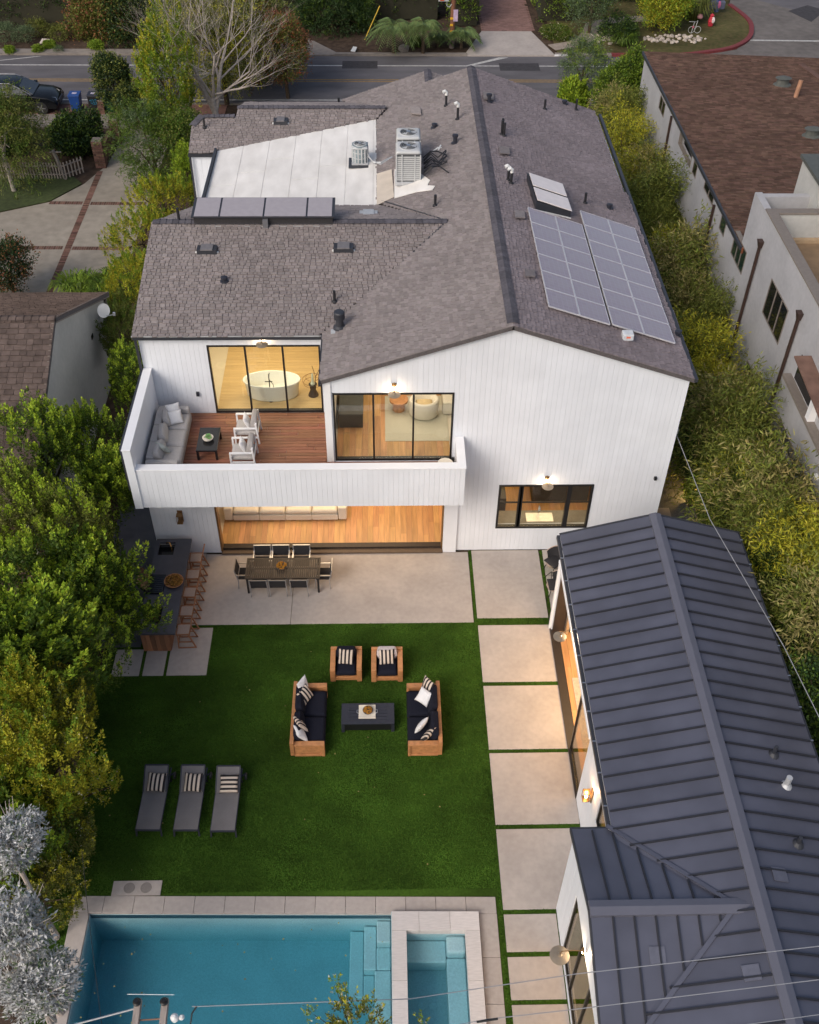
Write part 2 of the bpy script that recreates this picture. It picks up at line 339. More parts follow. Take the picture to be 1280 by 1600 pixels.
def planks(parent, x0, x1, y0, y1, z, wd, along, m, name='floor_plank', t=.02, gap=.003, lmin=1.2, lmax=2.4):
    A, B, C, D = (x0, x1, y0, y1) if along == 'x' else (y0, y1, x0, x1)
    n = round((D - C) / wd); wd = (D - C) / n
    for i in range(n):
        p = A
        first = True
        while p < B - .01:
            L_ = RS.uniform(.3, lmax) if first else RS.uniform(lmin, lmax); first = False
            q = min(B, p + L_); q = B if B - q < .3 else q
            c0, c1 = C + i * wd + gap, C + (i + 1) * wd - gap; dz = RS.uniform(-.001, .001)
            r = (p + gap / 2, q - gap / 2, c0, c1) if along == 'x' else (c0, c1, p + gap / 2, q - gap / 2)
            bx(name, m, (*r, z - t, z + dz), parent, True); p = q

def shingles(parent, O, U, V, poly, m, w=.28, e=.145, parts=0, rows_first=True, t=.012, name='shingle'):
    O = Vector(O); U = Vector(U).normalized(); V = Vector(V).normalized(); N = U.cross(V).normalized()
    if N.z < 0: N = -N
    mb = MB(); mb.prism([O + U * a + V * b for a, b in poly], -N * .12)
    mb.build('roof_deck', mat('roof_felt_shade', (.10, .088, .088), .95, .2, 20), parent, True)  # felt underlay, coloured dark to paint shadow into the gaps between tabs
    vmin = min(p[1] for p in poly); vmax = max(p[1] for p in poly); rows = int((vmax - vmin) / e) + 1
    big = MB(); made = 0
    for r in range(rows):
        v0 = vmin + r * e; v1 = min(v0 + e, vmax)
        for ua, ub in scan(poly, (v0 + v1) / 2):
            u = ua - RS.uniform(0, w)
            while u < ub - .02:
                ww = w * RS.choice((.7, 1, 1, 1.3)); a = max(u, ua); b = min(u + ww, ub); u += ww
                if b - a < .03: continue
                h = .028 + RS.random() * t; vv = v0 - (RS.choice((0, .03, .045)) if w < .22 else RS.choice((0, 0, .02)))
                g_ = .010 if w < .22 else .006; p = [O + U * (a + g_) + V * vv, O + U * (b - g_) + V * vv, O + U * (b - g_) + V * v1, O + U * (a + g_) + V * v1]
                q = [p[0] + N * h, p[1] + N * h, p[2] + N * .006, p[3] + N * .006]
                fs = [(4, 5, 6, 7), (0, 1, 5, 4), (1, 2, 6, 5), (3, 0, 4, 7)]
                if made < parts: MB().add(p + q, fs).build(name, m, parent, True, recalc=False); made += 1
                else: big.add(p + q, fs)
    o = big.build('shingle_field', m, parent, True, recalc=False); stuff(o)
def ridge(parent, a, b, m=capm, w=.3, step=.2, name='ridge_cap'):
    a = Vector(a); b = Vector(b); d = (b - a).normalized(); n = int((b - a).length / step); s_ = d.cross(Vector((0, 0, 1))).normalized()
    mb = MB()
    for i in range(n):
        p = a + d * i * step; q = p + d * (step + .03); hz = Vector((0, 0, .075)); lo = Vector((0, 0, .05))
        dn = Vector((0, 0, -w * .5 * .33)); top = [p + hz, q + lo + Vector((0, 0, .01))]
        mb.add([p - s_ * w / 2 + dn + hz, p + hz, p + s_ * w / 2 + dn + hz, q - s_ * w / 2 + dn + lo, q + lo, q + s_ * w / 2 + dn + lo,
                p - s_ * w / 2 + dn, p + s_ * w / 2 + dn], [(0, 1, 4, 3), (1, 2, 5, 4), (0, 6, 7, 2, 1)])
    return mb.build(name, m, parent, True, recalc=False)
# ================================================================== ground, street, garden surfaces
def sheet(name, m, polys, z, t=.05, parent=None):
    b = MB()
    for p in polys: b.prism([(x, y, z - t) for x, y in p], (0, 0, t))
    return struct(b.build(name, m)) if parent is None else b.build(name, m, parent, True)
def R4(x0, x1, y0, y1): return [(x0, y0), (x1, y0), (x1, y1), (x0, y1)]
sheet('ground', soil, [R4(-160, -7.5, -30, 200), R4(2.3, 160, -30, 200), R4(-7.5, 2.3, 11.7, 200), R4(-7.5, 2.3, -30, 5.1)], -.03, .3)
sheet('lawn', turf, [R4(-8.55, 2.75, 11.75, 20.66), R4(-8.4, -7.7, 2.5, 11.75), R4(2.6, 5.09, 2.5, 11.749), R4(2.751, 5.09, 11.75, 23.75)], 0, .02)
road = sheet('road', asph, [R4(-80, 80, 59.6, 67.0)], 0.0, .02)
sheet('side_road', asph3, [[(15.9, 67.0), (80, 67.0), (80, 110), (28, 110), (25.6, 80), (24.5, 76.6), (25.2, 73.5), (24.9, 71.8), (22.97, 68.3), (19, 67.0)]], -.004, .02)
sheet('side_road_lane', asph, [[(26.5, 78), (30, 74.6), (80, 66.9 + 3), (80, 110), (27, 110)]], 0.0, .018)
b = MB()
for x0, x1, y in ((-80, 80, 65.45), (-80, 80, 60.25)): b.box(x0, x1, y - .06, y + .06, .0, .004)
b.hexa([(-26, 65.5, 0), (-25.8, 65.5, 0), (-21.4, 66.85, 0), (-21.7, 66.85, 0), (-26, 65.5, .004), (-25.8, 65.5, .004), (-21.4, 66.85, .004), (-21.7, 66.85, .004)])
b.hexa([(5.2, 65.5, 0), (5.6, 65.5, 0), (8.0, 66.85, 0), (7.4, 66.85, 0), (5.2, 65.5, .004), (5.6, 65.5, .004), (8.0, 66.85, .004), (7.4, 66.85, .004)])
q = [P(1030, 57), P(1280, 57 + 8)]; b.hexa([(24, 69.85, 0), (60, 68.9, 0), (60, 69.1, 0), (24, 70.05, 0), (24, 69.85, .004), (60, 68.9, .004), (60, 69.1, .004), (24, 70.05, .004)])
struct(b.build('lane_line', paint_w))
struct(MB().box(-80, 80, 62.92, 63.02, 0, .004).box(-80, 80, 63.2, 63.3, 0, .004).build('centre_line', paint_y))
struct(MB().box(-2.5, -.3, 65.0, 66.2, 0, .006).build('road_patch', asph2)); struct(MB().box(7.3, 9.8, 64.7, 65.9, 0, .006).build('road_patch', asph2))
c = [P(1232, 17), P(1262, 8), P(1290, 16), P(1268, 34)]; struct(MB().prism([(p.x, p.y, .0) for p in c], (0, 0, .008)).build('road_patch', asph2))
struct(MB().box(16, 40, 59.61, 61, 0, .005).build('road_patch', asph2))
# kerbs and pavements
sheet('far_kerb', sidew, [R4(-80, -6.5, 67.0, 67.75), R4(-3.0, 5.4, 67.0, 67.3)], .13, .16)
b = MB()
for i in range(26): b.box(-6.4 + i * 1.5 - 30, -4.95 + i * 1.5 - 30, 67.35, 67.74, .1, .136) if -6.4 + i * 1.5 - 30 < -8 else None
struct(b.build('pavement', sidew))
sheet('near_pavement', sidew, [R4(-80, -10.5, 56.4, 58.0)], .10, .14)
sheet('parkway_strip', brick_m, [R4(-80, -9, 58.02, 59.6)], .05, .08)
sheet('near_verge', soil, [R4(-9, 80, 56, 59.6)], .02, .04)
b = MB(); b.prism([(-80, 59.45, -.02), (80, 59.45, -.02), (80, 59.6, -.02), (-80, 59.6, -.02)], (0, 0, .12)); struct(b.build('near_kerb', sidew))
sheet('apron', conc, [[(5.2, 67.02), (11.0, 67.02), (9.9, 71.2), (6.6, 71.2)]], .08, .1)
sheet('left_apron', sidew, [[(-12, 67.02), (-2.6, 67.02), (-5.4, 70.6), (-12, 70.6)]], .08, .1)
# brick drive of the house across the street: real pavers
drb = mat('pink_brick', (0.25, 0.15, 0.13), 0.9, 0.1, 8, 0.3, 80, rnd=0.16, spec=0.15)
dr = struct(bx('brick_drive', soil, (6.3, 10.4, 71.25, 90, -.03, .03)))
n = 0
for j in range(46):
    for i in range(10):
        x = 6.6 + i * .34 + (j % 2) * .17; y = 71.3 + j * .17
        if n < 299: bx('brick', drb, (x + .006, x + .334, y + .005, y + .165, .03, .07 + RS.random() * .006), dr, True); n += 1
b = MB()
for j in range(30, 110):
    for i in range(10):
        x = 6.6 + i * .34 + (j % 2) * .17; y = 71.3 + j * .17; b.box(x + .006, x + .334, y + .005, y + .165, .03, .07 + RS.random() * .006)
stuff(b.build('brick_field', drb, dr, True))
# corner lawn, red kerb, winding path, rocks
cg = [(15.6, 67.4), (19, 67.35), (22.4, 68.4), (24.2, 70.2), (24.75, 71.9), (25.0, 73.5), (24.4, 76.4), (25.4, 80), (26, 90), (15.6, 90)]
dryg = mat('dry_grass', (0.075, 0.078, 0.028), 0.95, 0.35, 4, 0.8, 40, big=0.35, bigs=0.5, col2=(0.12, 0.095, 0.045), spec=.1)
sheet('corner_lawn', dryg, [cg, R4(11.2, 15.6, 67.4, 90)], .06, .08)
kp = [(14.6, 67.16), (16, 67.16), (17.5, 67.14), (19, 67.2), (20.6, 67.6), (22.6, 68.4), (24.0, 69.8), (24.75, 71.5), (25.05, 73.6), (24.5, 76.5)]
kq = []
for i in range(len(kp) - 1):
    p0, p1, p2, p3 = [Vector(kp[max(0, min(len(kp) - 1, i + d))]) for d in (-1, 0, 1, 2)]
    for s_ in range(5): u = s_ / 5; kq.append(tuple(.5 * ((2 * p1) + (p2 - p0) * u + (2 * p0 - 5 * p1 + 4 * p2 - p3) * u * u + (3 * p1 - p0 - 3 * p2 + p3) * u ** 3)))
kp = kq + [kp[-1]]
b = MB()
for i in range(len(kp) - 1): b.bar((*kp[i], .05), (*kp[i + 1], .05), .3, .18)
struct(b.build('red_kerb', red_p))
struct(bx('white_kerb', sidew, (11.0, 14.6, 67.0, 67.3, -.02, .14)))
numb = struct(bx('kerb_number_plate', white_trim, (10.95, 12.0, 66.985, 67.0, .03, .135)))
b = MB()                                           # stencilled house number on the kerb
SEG = {'1': 'bc', '8': 'abcdefg', '3': 'abgcd', '0': 'abcdef'}
for k, ch in enumerate('1830'):
    x = 11.15 + k * .2; h = .035
    for sg in SEG[ch]:
        bxs = {'a': (0, .09, .07, .08), 'g': (0, .09, .035, .045), 'd': (0, .09, 0, .01), 'b': (.08, .1, .04, .08), 'c': (.08, .1, 0, .04), 'e': (-.01, .01, 0, .04), 'f': (-.01, .01, .04, .08)}[sg]
        b.box(x + bxs[0], x + bxs[1], 66.978, 66.985, .042 + bxs[2], .042 + bxs[3])
b.build('number', dark_met, numb, True)
pathp = [(11.0, 68.3), (12.2, 68.8), (13.3, 69.7), (13.8, 71.0), (14.2, 72.4), (15.6, 73.2), (18, 73.6)]
b = MB()
for i in range(len(pathp) - 1):
    a_, c_ = Vector((*pathp[i], .09)), Vector((*pathp[i + 1], .09)); d = (c_ - a_).normalized(); s_ = Vector((d.y, -d.x, 0)) * .5; e_ = d * .08
    b.prism([a_ - s_ - e_, a_ + s_ - e_, c_ + s_ + e_, c_ - s_ + e_], (0, 0, .02 + .0031 * i))
struct(b.build('garden_path', mat('pink_path', (0.30, 0.245, 0.20), .9, .15, 6, .3, 60, big=.1)))
def blob(rng, c, r, fl=.7):
    bm = bmesh.new(); bmesh.ops.create_icosphere(bm, subdivisions=1, radius=r); vs = []
    for v in bm.verts: k = rng.uniform(.75, 1.2); vs.append((c[0] + v.co.x * k, c[1] + v.co.y * k, c[2] + v.co.z * k * fl))
    fs = [tuple(v.index for v in f.verts) for f in bm.faces]; bm.free(); return vs, fs
rng = random.Random(5)
for cx_, cy_, rx, ry, nn in ((14.9, 69.9, 1.3, 1.0, 70), (19.3, 69.9, 2.2, .8, 80)):
    g = thing('rock_bed', 'ring of pale rocks at the foot of the small olive tree across the street' if nn == 70 else 'band of pale rocks under the round yellow-green shrub on the corner', 'rocks', (cx_, cy_, .05))
    for i in range(nn):
        a_ = rng.uniform(0, 2 * pi); r = rng.random() ** .5; vs, fs = blob(rng, (cx_ + cos(a_) * r * rx, cy_ + sin(a_) * r * ry, .1), rng.uniform(.08, .17))
        MB().add(vs, fs).build('rock', rock_m, g, True, recalc=False)
# neighbour's driveway on the left
dv = [(-40, 38.6), (-11.7, 38.6), (-11.7, 57), (-14.2, 57), (-14.5, 52), (-15.3, 49.8), (-16.6, 47.9), (-18.8, 46.8), (-22, 46.2), (-40, 46)]
sheet('driveway', oldconc, [dv], .0, .03)
bb = MB()
def bricks(a, c, wd=.3, st=.11):
    a, c = Vector((*a, 0)), Vector((*c, 0)); d = (c - a).normalized(); s_ = Vector((d.y, -d.x, 0)) * wd / 2
    for k in range(int((c - a).length / st)):
        p = a + d * k * st; q = p + d * (st - .014); bb.prism([p - s_, p + s_, q + s_, q - s_], (0, 0, .008))
bricks((-14.75, 39), (-14.75, 51.3)); bricks((-18.9, 38.6), (-18.9, 46.8)); bricks((-17.3, 43.47), (-14.95, 43.47)); bricks((-14.55, 43.42), (-11.7, 43.38))
bricks((-24, 43.5), (-17.3, 43.5)); bricks((-16.6, 47.82), (-14.95, 47.78)); bricks((-14.55, 47.75), (-11.72, 47.72))
struct(stuff(bb.build('brick_band', brick_m))); bpy.data.objects['brick_band']['kind'] = 'structure'
sheet('left_lawn', mat('left_grass', (0.045, 0.062, 0.016), .95, .3, 5, .8, 50, big=.3), [[(-40, 46.1), (-22, 46.3), (-18.8, 46.9), (-16.6, 48), (-15.4, 49.8), (-16, 50.6), (-40, 50.6)]], .02, .04)
struct(stuff(MB().build('x', soil))) if False else None

# patio, paving slabs and side strips
pat = struct(bx('patio', turf, (-6.0, 2.7, 20.7, 23.6, -.02, -.005)))
for x0, x1 in ((-7.3, -3.0), (-2.99, 2.73)): bx('patio_slab', conc, (x0 if x0 > -7 else -5.95, x1, 20.64, 23.66, -.04, .02), pat, True, .008)
bx('patio_slab', conc, (-7.5, -5.96, 20.64, 23.7, -.04, .019), pat, True, .008)
path = struct(bx('paved_path', turf, (2.9, 5.0, 6, 23.6, -.02, -.006)))
for x0, x1, y0, y1 in ((2.85, 5.09, 20.8, 23.73), (2.85, 5.09, 18.34, 20.51), (2.85, 5.09, 16.02, 18.2), (2.85, 5.09, 13.71, 15.9), (2.85, 5.09, 11.4, 13.58),
                       (2.85, 4.15, 10.35, 11.28), (2.85, 4.15, 9.23, 10.23), (2.85, 4.15, 8.1, 9.12), (2.85, 4.15, 7, 8.0), (5.22, 9, 20.6, 23.73),
                       (-6.57, -5.38, 18.71, 20.52), (-7.28, -6.66, 18.71, 19.7), (-8.2, -7.38, 18.71, 19.7)):
    bx('paving_slab', conc, (x0, x1, y0, y1, -.04, .02), path, True, .008)
sheet('side_path', gravel, [R4(8.9, 10.7, 12, 46)], -.01, .03)
struct(bx('side_kerb', sidew, (10.72, 10.8, 12, 46, -.02, .1)))
st = thing('stepping_stones', 'pale stepping slabs in the dark gravel of the side yard', 'paving', (9.6, 26, 0))
for y in (22.4, 23.6, 24.8): bx('stone', conc, (9.0, 9.9, y, y + .9, -.01, .03), st, True, .01)
sheet('left_yard', slate, [R4(-9.2, -7.5, 19.8, 26)], .004, .03)
# turf blades
def blades(polys, dens, name, seed=1, h=.030, m=None):
    r = np.random.default_rng(seed); V_ = []; 
    for x0, x1, y0, y1 in polys:
        n = int((x1 - x0) * (y1 - y0) * dens); p = np.stack([r.uniform(x0, x1, n), r.uniform(y0, y1, n), np.zeros(n)], 1); V_.append(p)
    p = np.concatenate(V_); n = len(p); a = r.uniform(0, 2 * pi, n); w_ = r.uniform(.008, .018, n); hh = r.uniform(.5, 1.2, n) * h
    d = np.stack([np.cos(a), np.sin(a), 0 * a], 1) * w_[:, None]; tip = p + np.stack([r.normal(0, .02, n), r.normal(0, .02, n), hh], 1)
    v = np.stack([p - d, p + d, tip], 1).reshape(-1, 3); me = bpy.data.meshes.new(name)
    me.vertices.add(3 * n); me.vertices.foreach_set('co', v.ravel()); me.loops.add(3 * n); me.loops.foreach_set('vertex_index', np.arange(3 * n))
    me.polygons.add(n); me.polygons.foreach_set('loop_start', np.arange(0, 3 * n, 3)); me.update(); me.materials.append(m or grass_m)
    return stuff(link(bpy.data.objects.new(name, me)))
g = [(-5.33, 2.82, 11.97, 20.6), (-8.5, -5.36, 11.97, 18.68), (2.74, 2.84, 7, 23.7), (5.1, 5.21, 20.8, 23.7), (-8.4, -7.85, 6, 11.97), (-6.64, -6.6, 18.7, 19.6), (-7.36, -7.3, 18.7, 19.7), (-5.36, -5.32, 18.6, 20.6), (-6, 2.7, 20.54, 20.62)]
g += [(2.85, 5.09, a, b_) for a, b_ in ((20.53, 20.79), (18.22, 18.33), (15.91, 16.01), (13.6, 13.7))] + [(2.85, 4.15, a, b_) for a, b_ in ((11.29, 11.39), (10.24, 10.34), (9.13, 9.22))]
tag(blades(g, 4200, 'turf_grass'), 'short dark green artificial turf blades of the lawn', 'grass')

# ------------------------------------------------------------------ pool and spa
SH = -.019
def shear(o):
    for v in o.data.vertices: v.co.y += SH * (v.co.x + 2.6)
    return o
pool = thing('swimming_pool', 'rectangular blue pool with beige stone coping and corner steps', 'swimming pool', (-2.6, 8, 0))
def pb(name, m, b, bevel=0, par=None): o = MB().box(*b).build(name, m, par or pool, True, bevel); return shear(o)
xs = np.linspace(-7.84, 2.68, 15)
for a, c_ in zip(xs, xs[1:]): pb('coping_stone', coping_m, (a + .004, c_ - .004, 11.40, 11.83, -.06, .03), .006)
for i in range(6):
    y1 = 11.393 - i * 1.1; pb('coping_stone', coping_m, (-7.84, -7.4, y1 - 1.09, y1, -.06, .03), .006)
    y1 = 11.393 - i * 1.08; pb('coping_stone', coping_m, (2.24, 2.68, y1 - 1.07, y1, -.06, .03), .006)
pb('pool_wall', plaster, (-7.6, -7.392, 5, 11.43, -1.9, -.06)); pb('pool_wall', plaster, (-7.39, .1, 11.389, 11.6, -1.9, -.061)); pb('pool_wall', plaster, (.06, .3, 5, 11.388, -1.9, .14))
pb('pool_floor', plaster, (-7.5, .1, 5, 11.5, -1.95, -1.55))
band = mat('tile_band', (0.02, 0.06, 0.085), .3, .15, 30)
pb('waterline_tile', band, (-7.388, .055, 11.374, 11.388, -.22, -.061)); pb('waterline_tile', band, (.047, .059, 5, 11.373, -.22, -.05))
def stp(x0, x1, y0, y1, z): pb('step', plaster, (x0, x1, y0, y1, -1.54, z), .03)
stp(-.30, .045, 10.83, 11.37, -.32); stp(-.62, -.31, 10.28, 11.369, -.62); stp(-.309, .044, 10.28, 10.829, -.621); stp(-.98, -.63, 9.73, 11.368, -.92); stp(-.629, -.36, 9.73, 10.27, -.921)
stp(-.355, .043, 5, 10.272, -.625)
wat = bpy.data.materials.new('pool_water'); wat.use_nodes = True; N = wat.node_tree.nodes; L = wat.node_tree.links; N.remove(N['Principled BSDF'])
fr = fres(N, L, 1.33); t = N.new('ShaderNodeBsdfTransparent'); gs = N.new('ShaderNodeBsdfGlossy'); gs.inputs['Roughness'].default_value = .03
x = N.new('ShaderNodeMixShader'); L.new(fr.outputs[0], x.inputs[0]); L.new(t.outputs[0], x.inputs[1]); L.new(gs.outputs[0], x.inputs[2]); L.new(x.outputs[0], N['Material Output'].inputs[0])
nz = N.new('ShaderNodeTexNoise'); nz.inputs['Scale'].default_value = 5; bp = N.new('ShaderNodeBump'); bp.inputs['Strength'].default_value = .12; L.new(nz.outputs[0], bp.inputs['Height']); L.new(bp.outputs[0], fr.inputs['Normal']); L.new(bp.outputs[0], gs.inputs['Normal'])
va = N.new('ShaderNodeVolumeAbsorption'); va.inputs['Color'].default_value = (0.05, .60, .70, 1); va.inputs['Density'].default_value = .58; L.new(va.outputs[0], N['Material Output'].inputs['Volume'])
pb('water', wat, (-7.391, .058, 5.001, 11.373, -1.549, -.12))
pb('pool_wall', plaster, (-7.6, .3, 4.85, 4.998, -1.9, -.061))
for a, c_ in zip(xs, xs[1:]): pb('coping_stone', coping_m, (a + .004, c_ - .004, 4.6, 4.995, -.06, .03), .006)
spa = thing('spa', 'square raised spa with pale travertine rim beside the pool steps', 'spa', (1.15, 8, 0))
def sb(name, m, b, bevel=0): return pb(name, m, b, bevel, spa)
for a, c_ in ((.07, .74), (.745, 1.5), (1.505, 2.22)): sb('rim_stone', spa_m, (a, c_, 10.92, 11.394, -.05, .17), .006)
for i in range(5): y1 = 10.915 - i * 1.2; sb('rim_stone', spa_m, (.07, .43, y1 - 1.195, y1, -.05, .17), .006); sb('rim_stone', spa_m, (1.86, 2.22, y1 - 1.195, y1, -.05, .17), .006)
sb('spa_wall', plaster, (.31, .425, 5, 10.93, -1.2, -.05)); sb('spa_wall', plaster, (1.87, 2.1, 5, 10.93, -1.2, -.05)); sb('spa_wall', plaster, (.4, 1.9, 10.925, 11.1, -1.2, -.051)); sb('spa_floor', plaster, (.3, 2.0, 5, 11, -1.3, -.95))
sb('bench', plaster, (.427, 1.40, 10.38, 10.92, -.94, -.42), .03); sb('bench', plaster, (1.402, 1.868, 10.5, 10.919, -.94, -.12), .06); sb('bench', plaster, (1.401, 1.867, 5, 10.49, -.94, -.421), .03)
for dx in (.78, 1.06):
    o = MB().lathe((dx, 9.55, -.95), [(.0, .012), (.09, .012), (.1, .0)], 20).build('drain_cover', plaster, spa, True); shear(o)
sb('spa_water', wat, (.426, 1.869, 5.002, 10.924, -.949, -.02))
sb('spa_wall', plaster, (.31, 2.1, 4.86, 4.997, -1.2, -.065)); sb('rim_stone', spa_m, (.44, 1.85, 4.7, 5.0, -.06, .17), .006)
e = bx('equipment_pad', coping_m, (-6.94, -5.72, 11.915, 12.30, -.03, .034)); tag(e, 'small stone pad with two round covers behind the pool coping', 'stone pad')
for dx in (-6.52, -6.1): MB().lathe((dx, 12.11, .034), [(.14, 0), (.14, .006), (.12, .008), (.115, .004), (0, .004)], 22).build('round_cover', mat('stone_lid', (.22, .195, .18), .8, .1, 12), e)
# ================================================================== main house
MS = (9.0 - 7.19) / (3.53 + 1.77)
house = thing('white_house', 'large white two-storey house with grey shingle gable roofs and lit glass doors', 'house', (0, 32, 0))
def FY(Y): return lambda u, d, z: (u, Y + d, z)
def FX(X): return lambda u, d, z: (X + d, u, z)
BED = (-1.52, 2.02, 4.05, 6.64); KIT = (3.58, 6.58, 1.06, 2.98); LIV = (-5.45, 1.88, -1, 3.05)
# front gable wall
sided_wall(house, FY(23.75), -1.77, 8.80, 0.03, (8.93, MS, 3.53), [BED, KIT, (-1.8, 1.88, 0, 3.5)], .15)
sided_wall(house, FY(23.72), -7.52, -5.45, 0.03, 3.5, [], .15)
b = MB(); b.box(-5.45, -1.7, 23.75, 23.95, 3.05, 4.0); b.build('wall', white_wall, house, True)
bx('pilaster', white_sid, (1.89, 2.32, 23.66, 23.745, .02, 3.5), house, True, .004)
bx('corner_board', white_trim, (-1.77, -1.56, 23.70, 23.745, 4.02, 7.1), house, True, .004)
# bath wall on the terrace
BATH = (-5.42, -1.97, 4.05, 6.66)
sided_wall(house, FY(26.12), -7.45, -1.80, 4.03, 7.05, [BATH], .15)
b = MB()
b.box(-7.5, -7.3, 23.93, 40, 0, 3.9); b.box(8.62, 8.80, 23.98, 41.5, 0, 7.15); b.box(-1.78, -1.6, 23.98, 26.1, 4.06, 7.1); b.box(-7.45, -7.28, 26.35, 33.5, 4.0, 7.0)
b.box(-7.4, 8.6, 41.3, 41.5, 0, 7.1); b.build('side_wall', white_sid, house, True)
wb = MB()
strips(wb, lambda u, d, z: (u, 41.52 + d, z), -1.7, 8.8, 0, (8.85, MS, 3.53), [], .1); wb.build('rear_gable', white_sid, house, True)
# rake boards and gutters
def rake(a, b_, w=.05, h=.10, m=dark_met, nm='rake_trim'):
    MB().bar(a, b_, w, h).build(nm, m, house, True)
rake((3.5, 23.66, 8.93), (-1.86, 23.66, 8.93 - 5.36 * MS)); rake((3.56, 23.661, 8.93), (8.93, 23.661, 8.93 - 5.37 * MS))
rake((8.93, 23.6, 7.13), (8.93, 41.6, 7.13), .1, .12, dark_met, 'gutter')
MB().box(-7.56, -1.88, 25.93, 26.06, 6.97, 7.12).build('gutter', dark_met, house, True)
MB().box(-7.58, -1.87, 25.90, 25.93, 7.10, 7.13).box(-7.58, -1.87, 26.05, 26.07, 7.10, 7.128).build('gutter_rim', galv, house, True)
rake((-1.86, 23.6, 7.06), (-1.86, 26.0, 7.06), .07, .14, dark_met, 'gutter')
MB().tube([(-7.5, 26.0, 6.95), (-7.52, 26.05, 4.4)], .045).build('downpipe', dark_met, house, True)
bx('parapet_edge', dark_met, (-7.53, -7.46, 22.3, 26.1, 4.2, 5.82), house, True)
# balcony
def bwall(fr, u0, u1, z0, z1, wd): sided_wall(house, fr, u0, u1, z0, z1, [], .15, wd, name='balcony_board')
bwall(FY(22.30), -7.28, 2.34, 3.5, 4.97, .2)
bx('parapet_cap', white_trim, (-7.22, 2.1, 22.28, 22.56, 4.975, 5.0), house, True, .004)
bx('parapet_cap', white_trim, (2.1, 2.36, 22.28, 23.73, 4.976, 5.001), house, True, .004)
bx('parapet_cap', white_trim, (-7.46, -7.2, 22.2, 26.1, 5.80, 5.83), house, True, .004)
bx('parapet_wall', white_sid, (2.12, 2.34, 22.53, 23.74, 3.5, 4.972), house, True)
bx('parapet_wall', white_sid, (-7.455, -7.22, 22.25, 26.1, 3.5, 5.797), house, True)
bx('balcony_floor', white_wall, (-7.25, 2.12, 22.5, 26.1, 3.5, 4.0), house, True); bx('balcony_floor', white_wall, (-7.25, -1.8, 26.1, 26.13, 3.5, 4.0), house, True)
planks(house, -7.22, 2.11, 22.53, 23.70, 4.045, .142, 'x', deck_m, 'deck_board', .03, .009, 2.4, 4.2)
planks(house, -7.22, -1.79, 23.70, 26.10, 4.045, .142, 'x', deck_m, 'deck_board', .03, .009, 2.4, 4.2)
bx('drain_box', black_fr, (2.02, 2.1, 23.6, 23.7, 4.05, 4.2), house, True)
# rooms
def room(x0, x1, y0, y1, z0, z1, wallm, fl=None):
    b = MB(); b.box(x0 - .1, x0, y0, y1, z0, z1); b.box(x1, x1 + .1, y0, y1, z0, z1); b.box(x0 - .1, x1 + .1, y1, y1 + .1, z0, z1); b.box(x0 - .1, x1 + .1, y0, y1 + .1, z1, z1 + .1); b.box(x0 - .1, x1 + .1, y0, y1 + .1, z0 - .25, z0 - .021)
    b.build('room_shell', wallm, house, True)
inw = mat('warm_interior', (.70, .62, .50), .8, .03, 3)
room(-7.28, 2.28, 23.96, 31, .16, 3.3, inw); planks(house, -5.5, 2.2, 24.0, 26.6, .16, .19, 'y', wood_fl); bx('floor', wood_fl, (-7.2, 2.25, 26.6, 31, .1, .16), house, True)
room(2.42, 8.5, 23.98, 31, .16, 3.3, inw); planks(house, 3.0, 7.6, 24.0, 27.6, .16, .19, 'y', wood_fl); bx('floor', wood_fl, (2.43, 8.5, 27.6, 31, .1, .16), house, True)
room(-1.55, 8.5, 23.98, 30, 4.06, 6.95, inw); planks(house, -1.5, 2.0, 23.86, 27.8, 4.06, .19, 'y', wood_fl)
room(-7.2, -1.95, 26.34, 31, 4.06, 6.9, inw); planks(house, -5.4, -1.98, 26.225, 30.4, 4.06, .16, 'x', wood_bt)
# big living room opening: sill, track, step
bx('door_step', mat('brown_threshold', (.11, .075, .05), .6, .1, 10), (-5.44, 1.88, 23.62, 23.80, .02, .09), house, True, .004)
bx('door_track', mat('dark_track', (.035, .025, .02), .5, .1, 10), (-5.44, 1.88, 23.80, 24.0, .02, .165), house, True)
bx('jamb', bronze, (-5.46, -5.40, 23.70, 24.0, .1, 3.05), house, True); bx('jamb', bronze, (1.83, 1.885, 23.77, 24.0, .1, 3.05), house, True)
def slider(x0, x1, z0, z1, Y, n, nm='sliding_door', fw=.055, bars=None, widths=None, gm=gl, tf=.06):
    d = MB(); d.box(x0, x0 + fw, Y, Y + .12, z0, z1); d.box(x1 - fw, x1, Y, Y + .12, z0, z1); d.box(x0 + fw, x1 - fw, Y, Y + .12, z1 - tf, z1); d.box(x0 + fw, x1 - fw, Y, Y + .12, z0, z0 + .08)
    f = d.build(nm, black_fr, house, True, .004)
    xs_ = [x0 + fw] + (widths or [x0 + (x1 - x0) * k / n for k in range(1, n)]) + [x1 - fw]
    for k in range(len(xs_) - 1):
        a, c = xs_[k], xs_[k + 1]; yo = .03 + .03 * (k % 2)
        if k: bx('mullion', black_fr, (a - fw / 2, a + fw / 2, Y - .01, Y + .11, z0 + .081, z1 - tf - .001), f, False, .003)
        bx('pane', gm, (a + (fw / 2 if k else 0) + .001, c - (fw / 2 if k < len(xs_) - 2 else 0) - .001, Y + yo, Y + yo + .01, z0 + .082, z1 - tf - .002), f)
        if bars: bx('glazing_bar', black_fr, (a, c, Y + .02, Y + .08, bars - .012, bars + .012), f)
    return f
slider(*BED, 23.73, 3, 'bedroom_door'); slider(*BATH, 26.10, 3, 'bathroom_door')
f = slider(*KIT, 23.72, 3, 'kitchen_window', .07, 2.2, [4.30, 5.83])
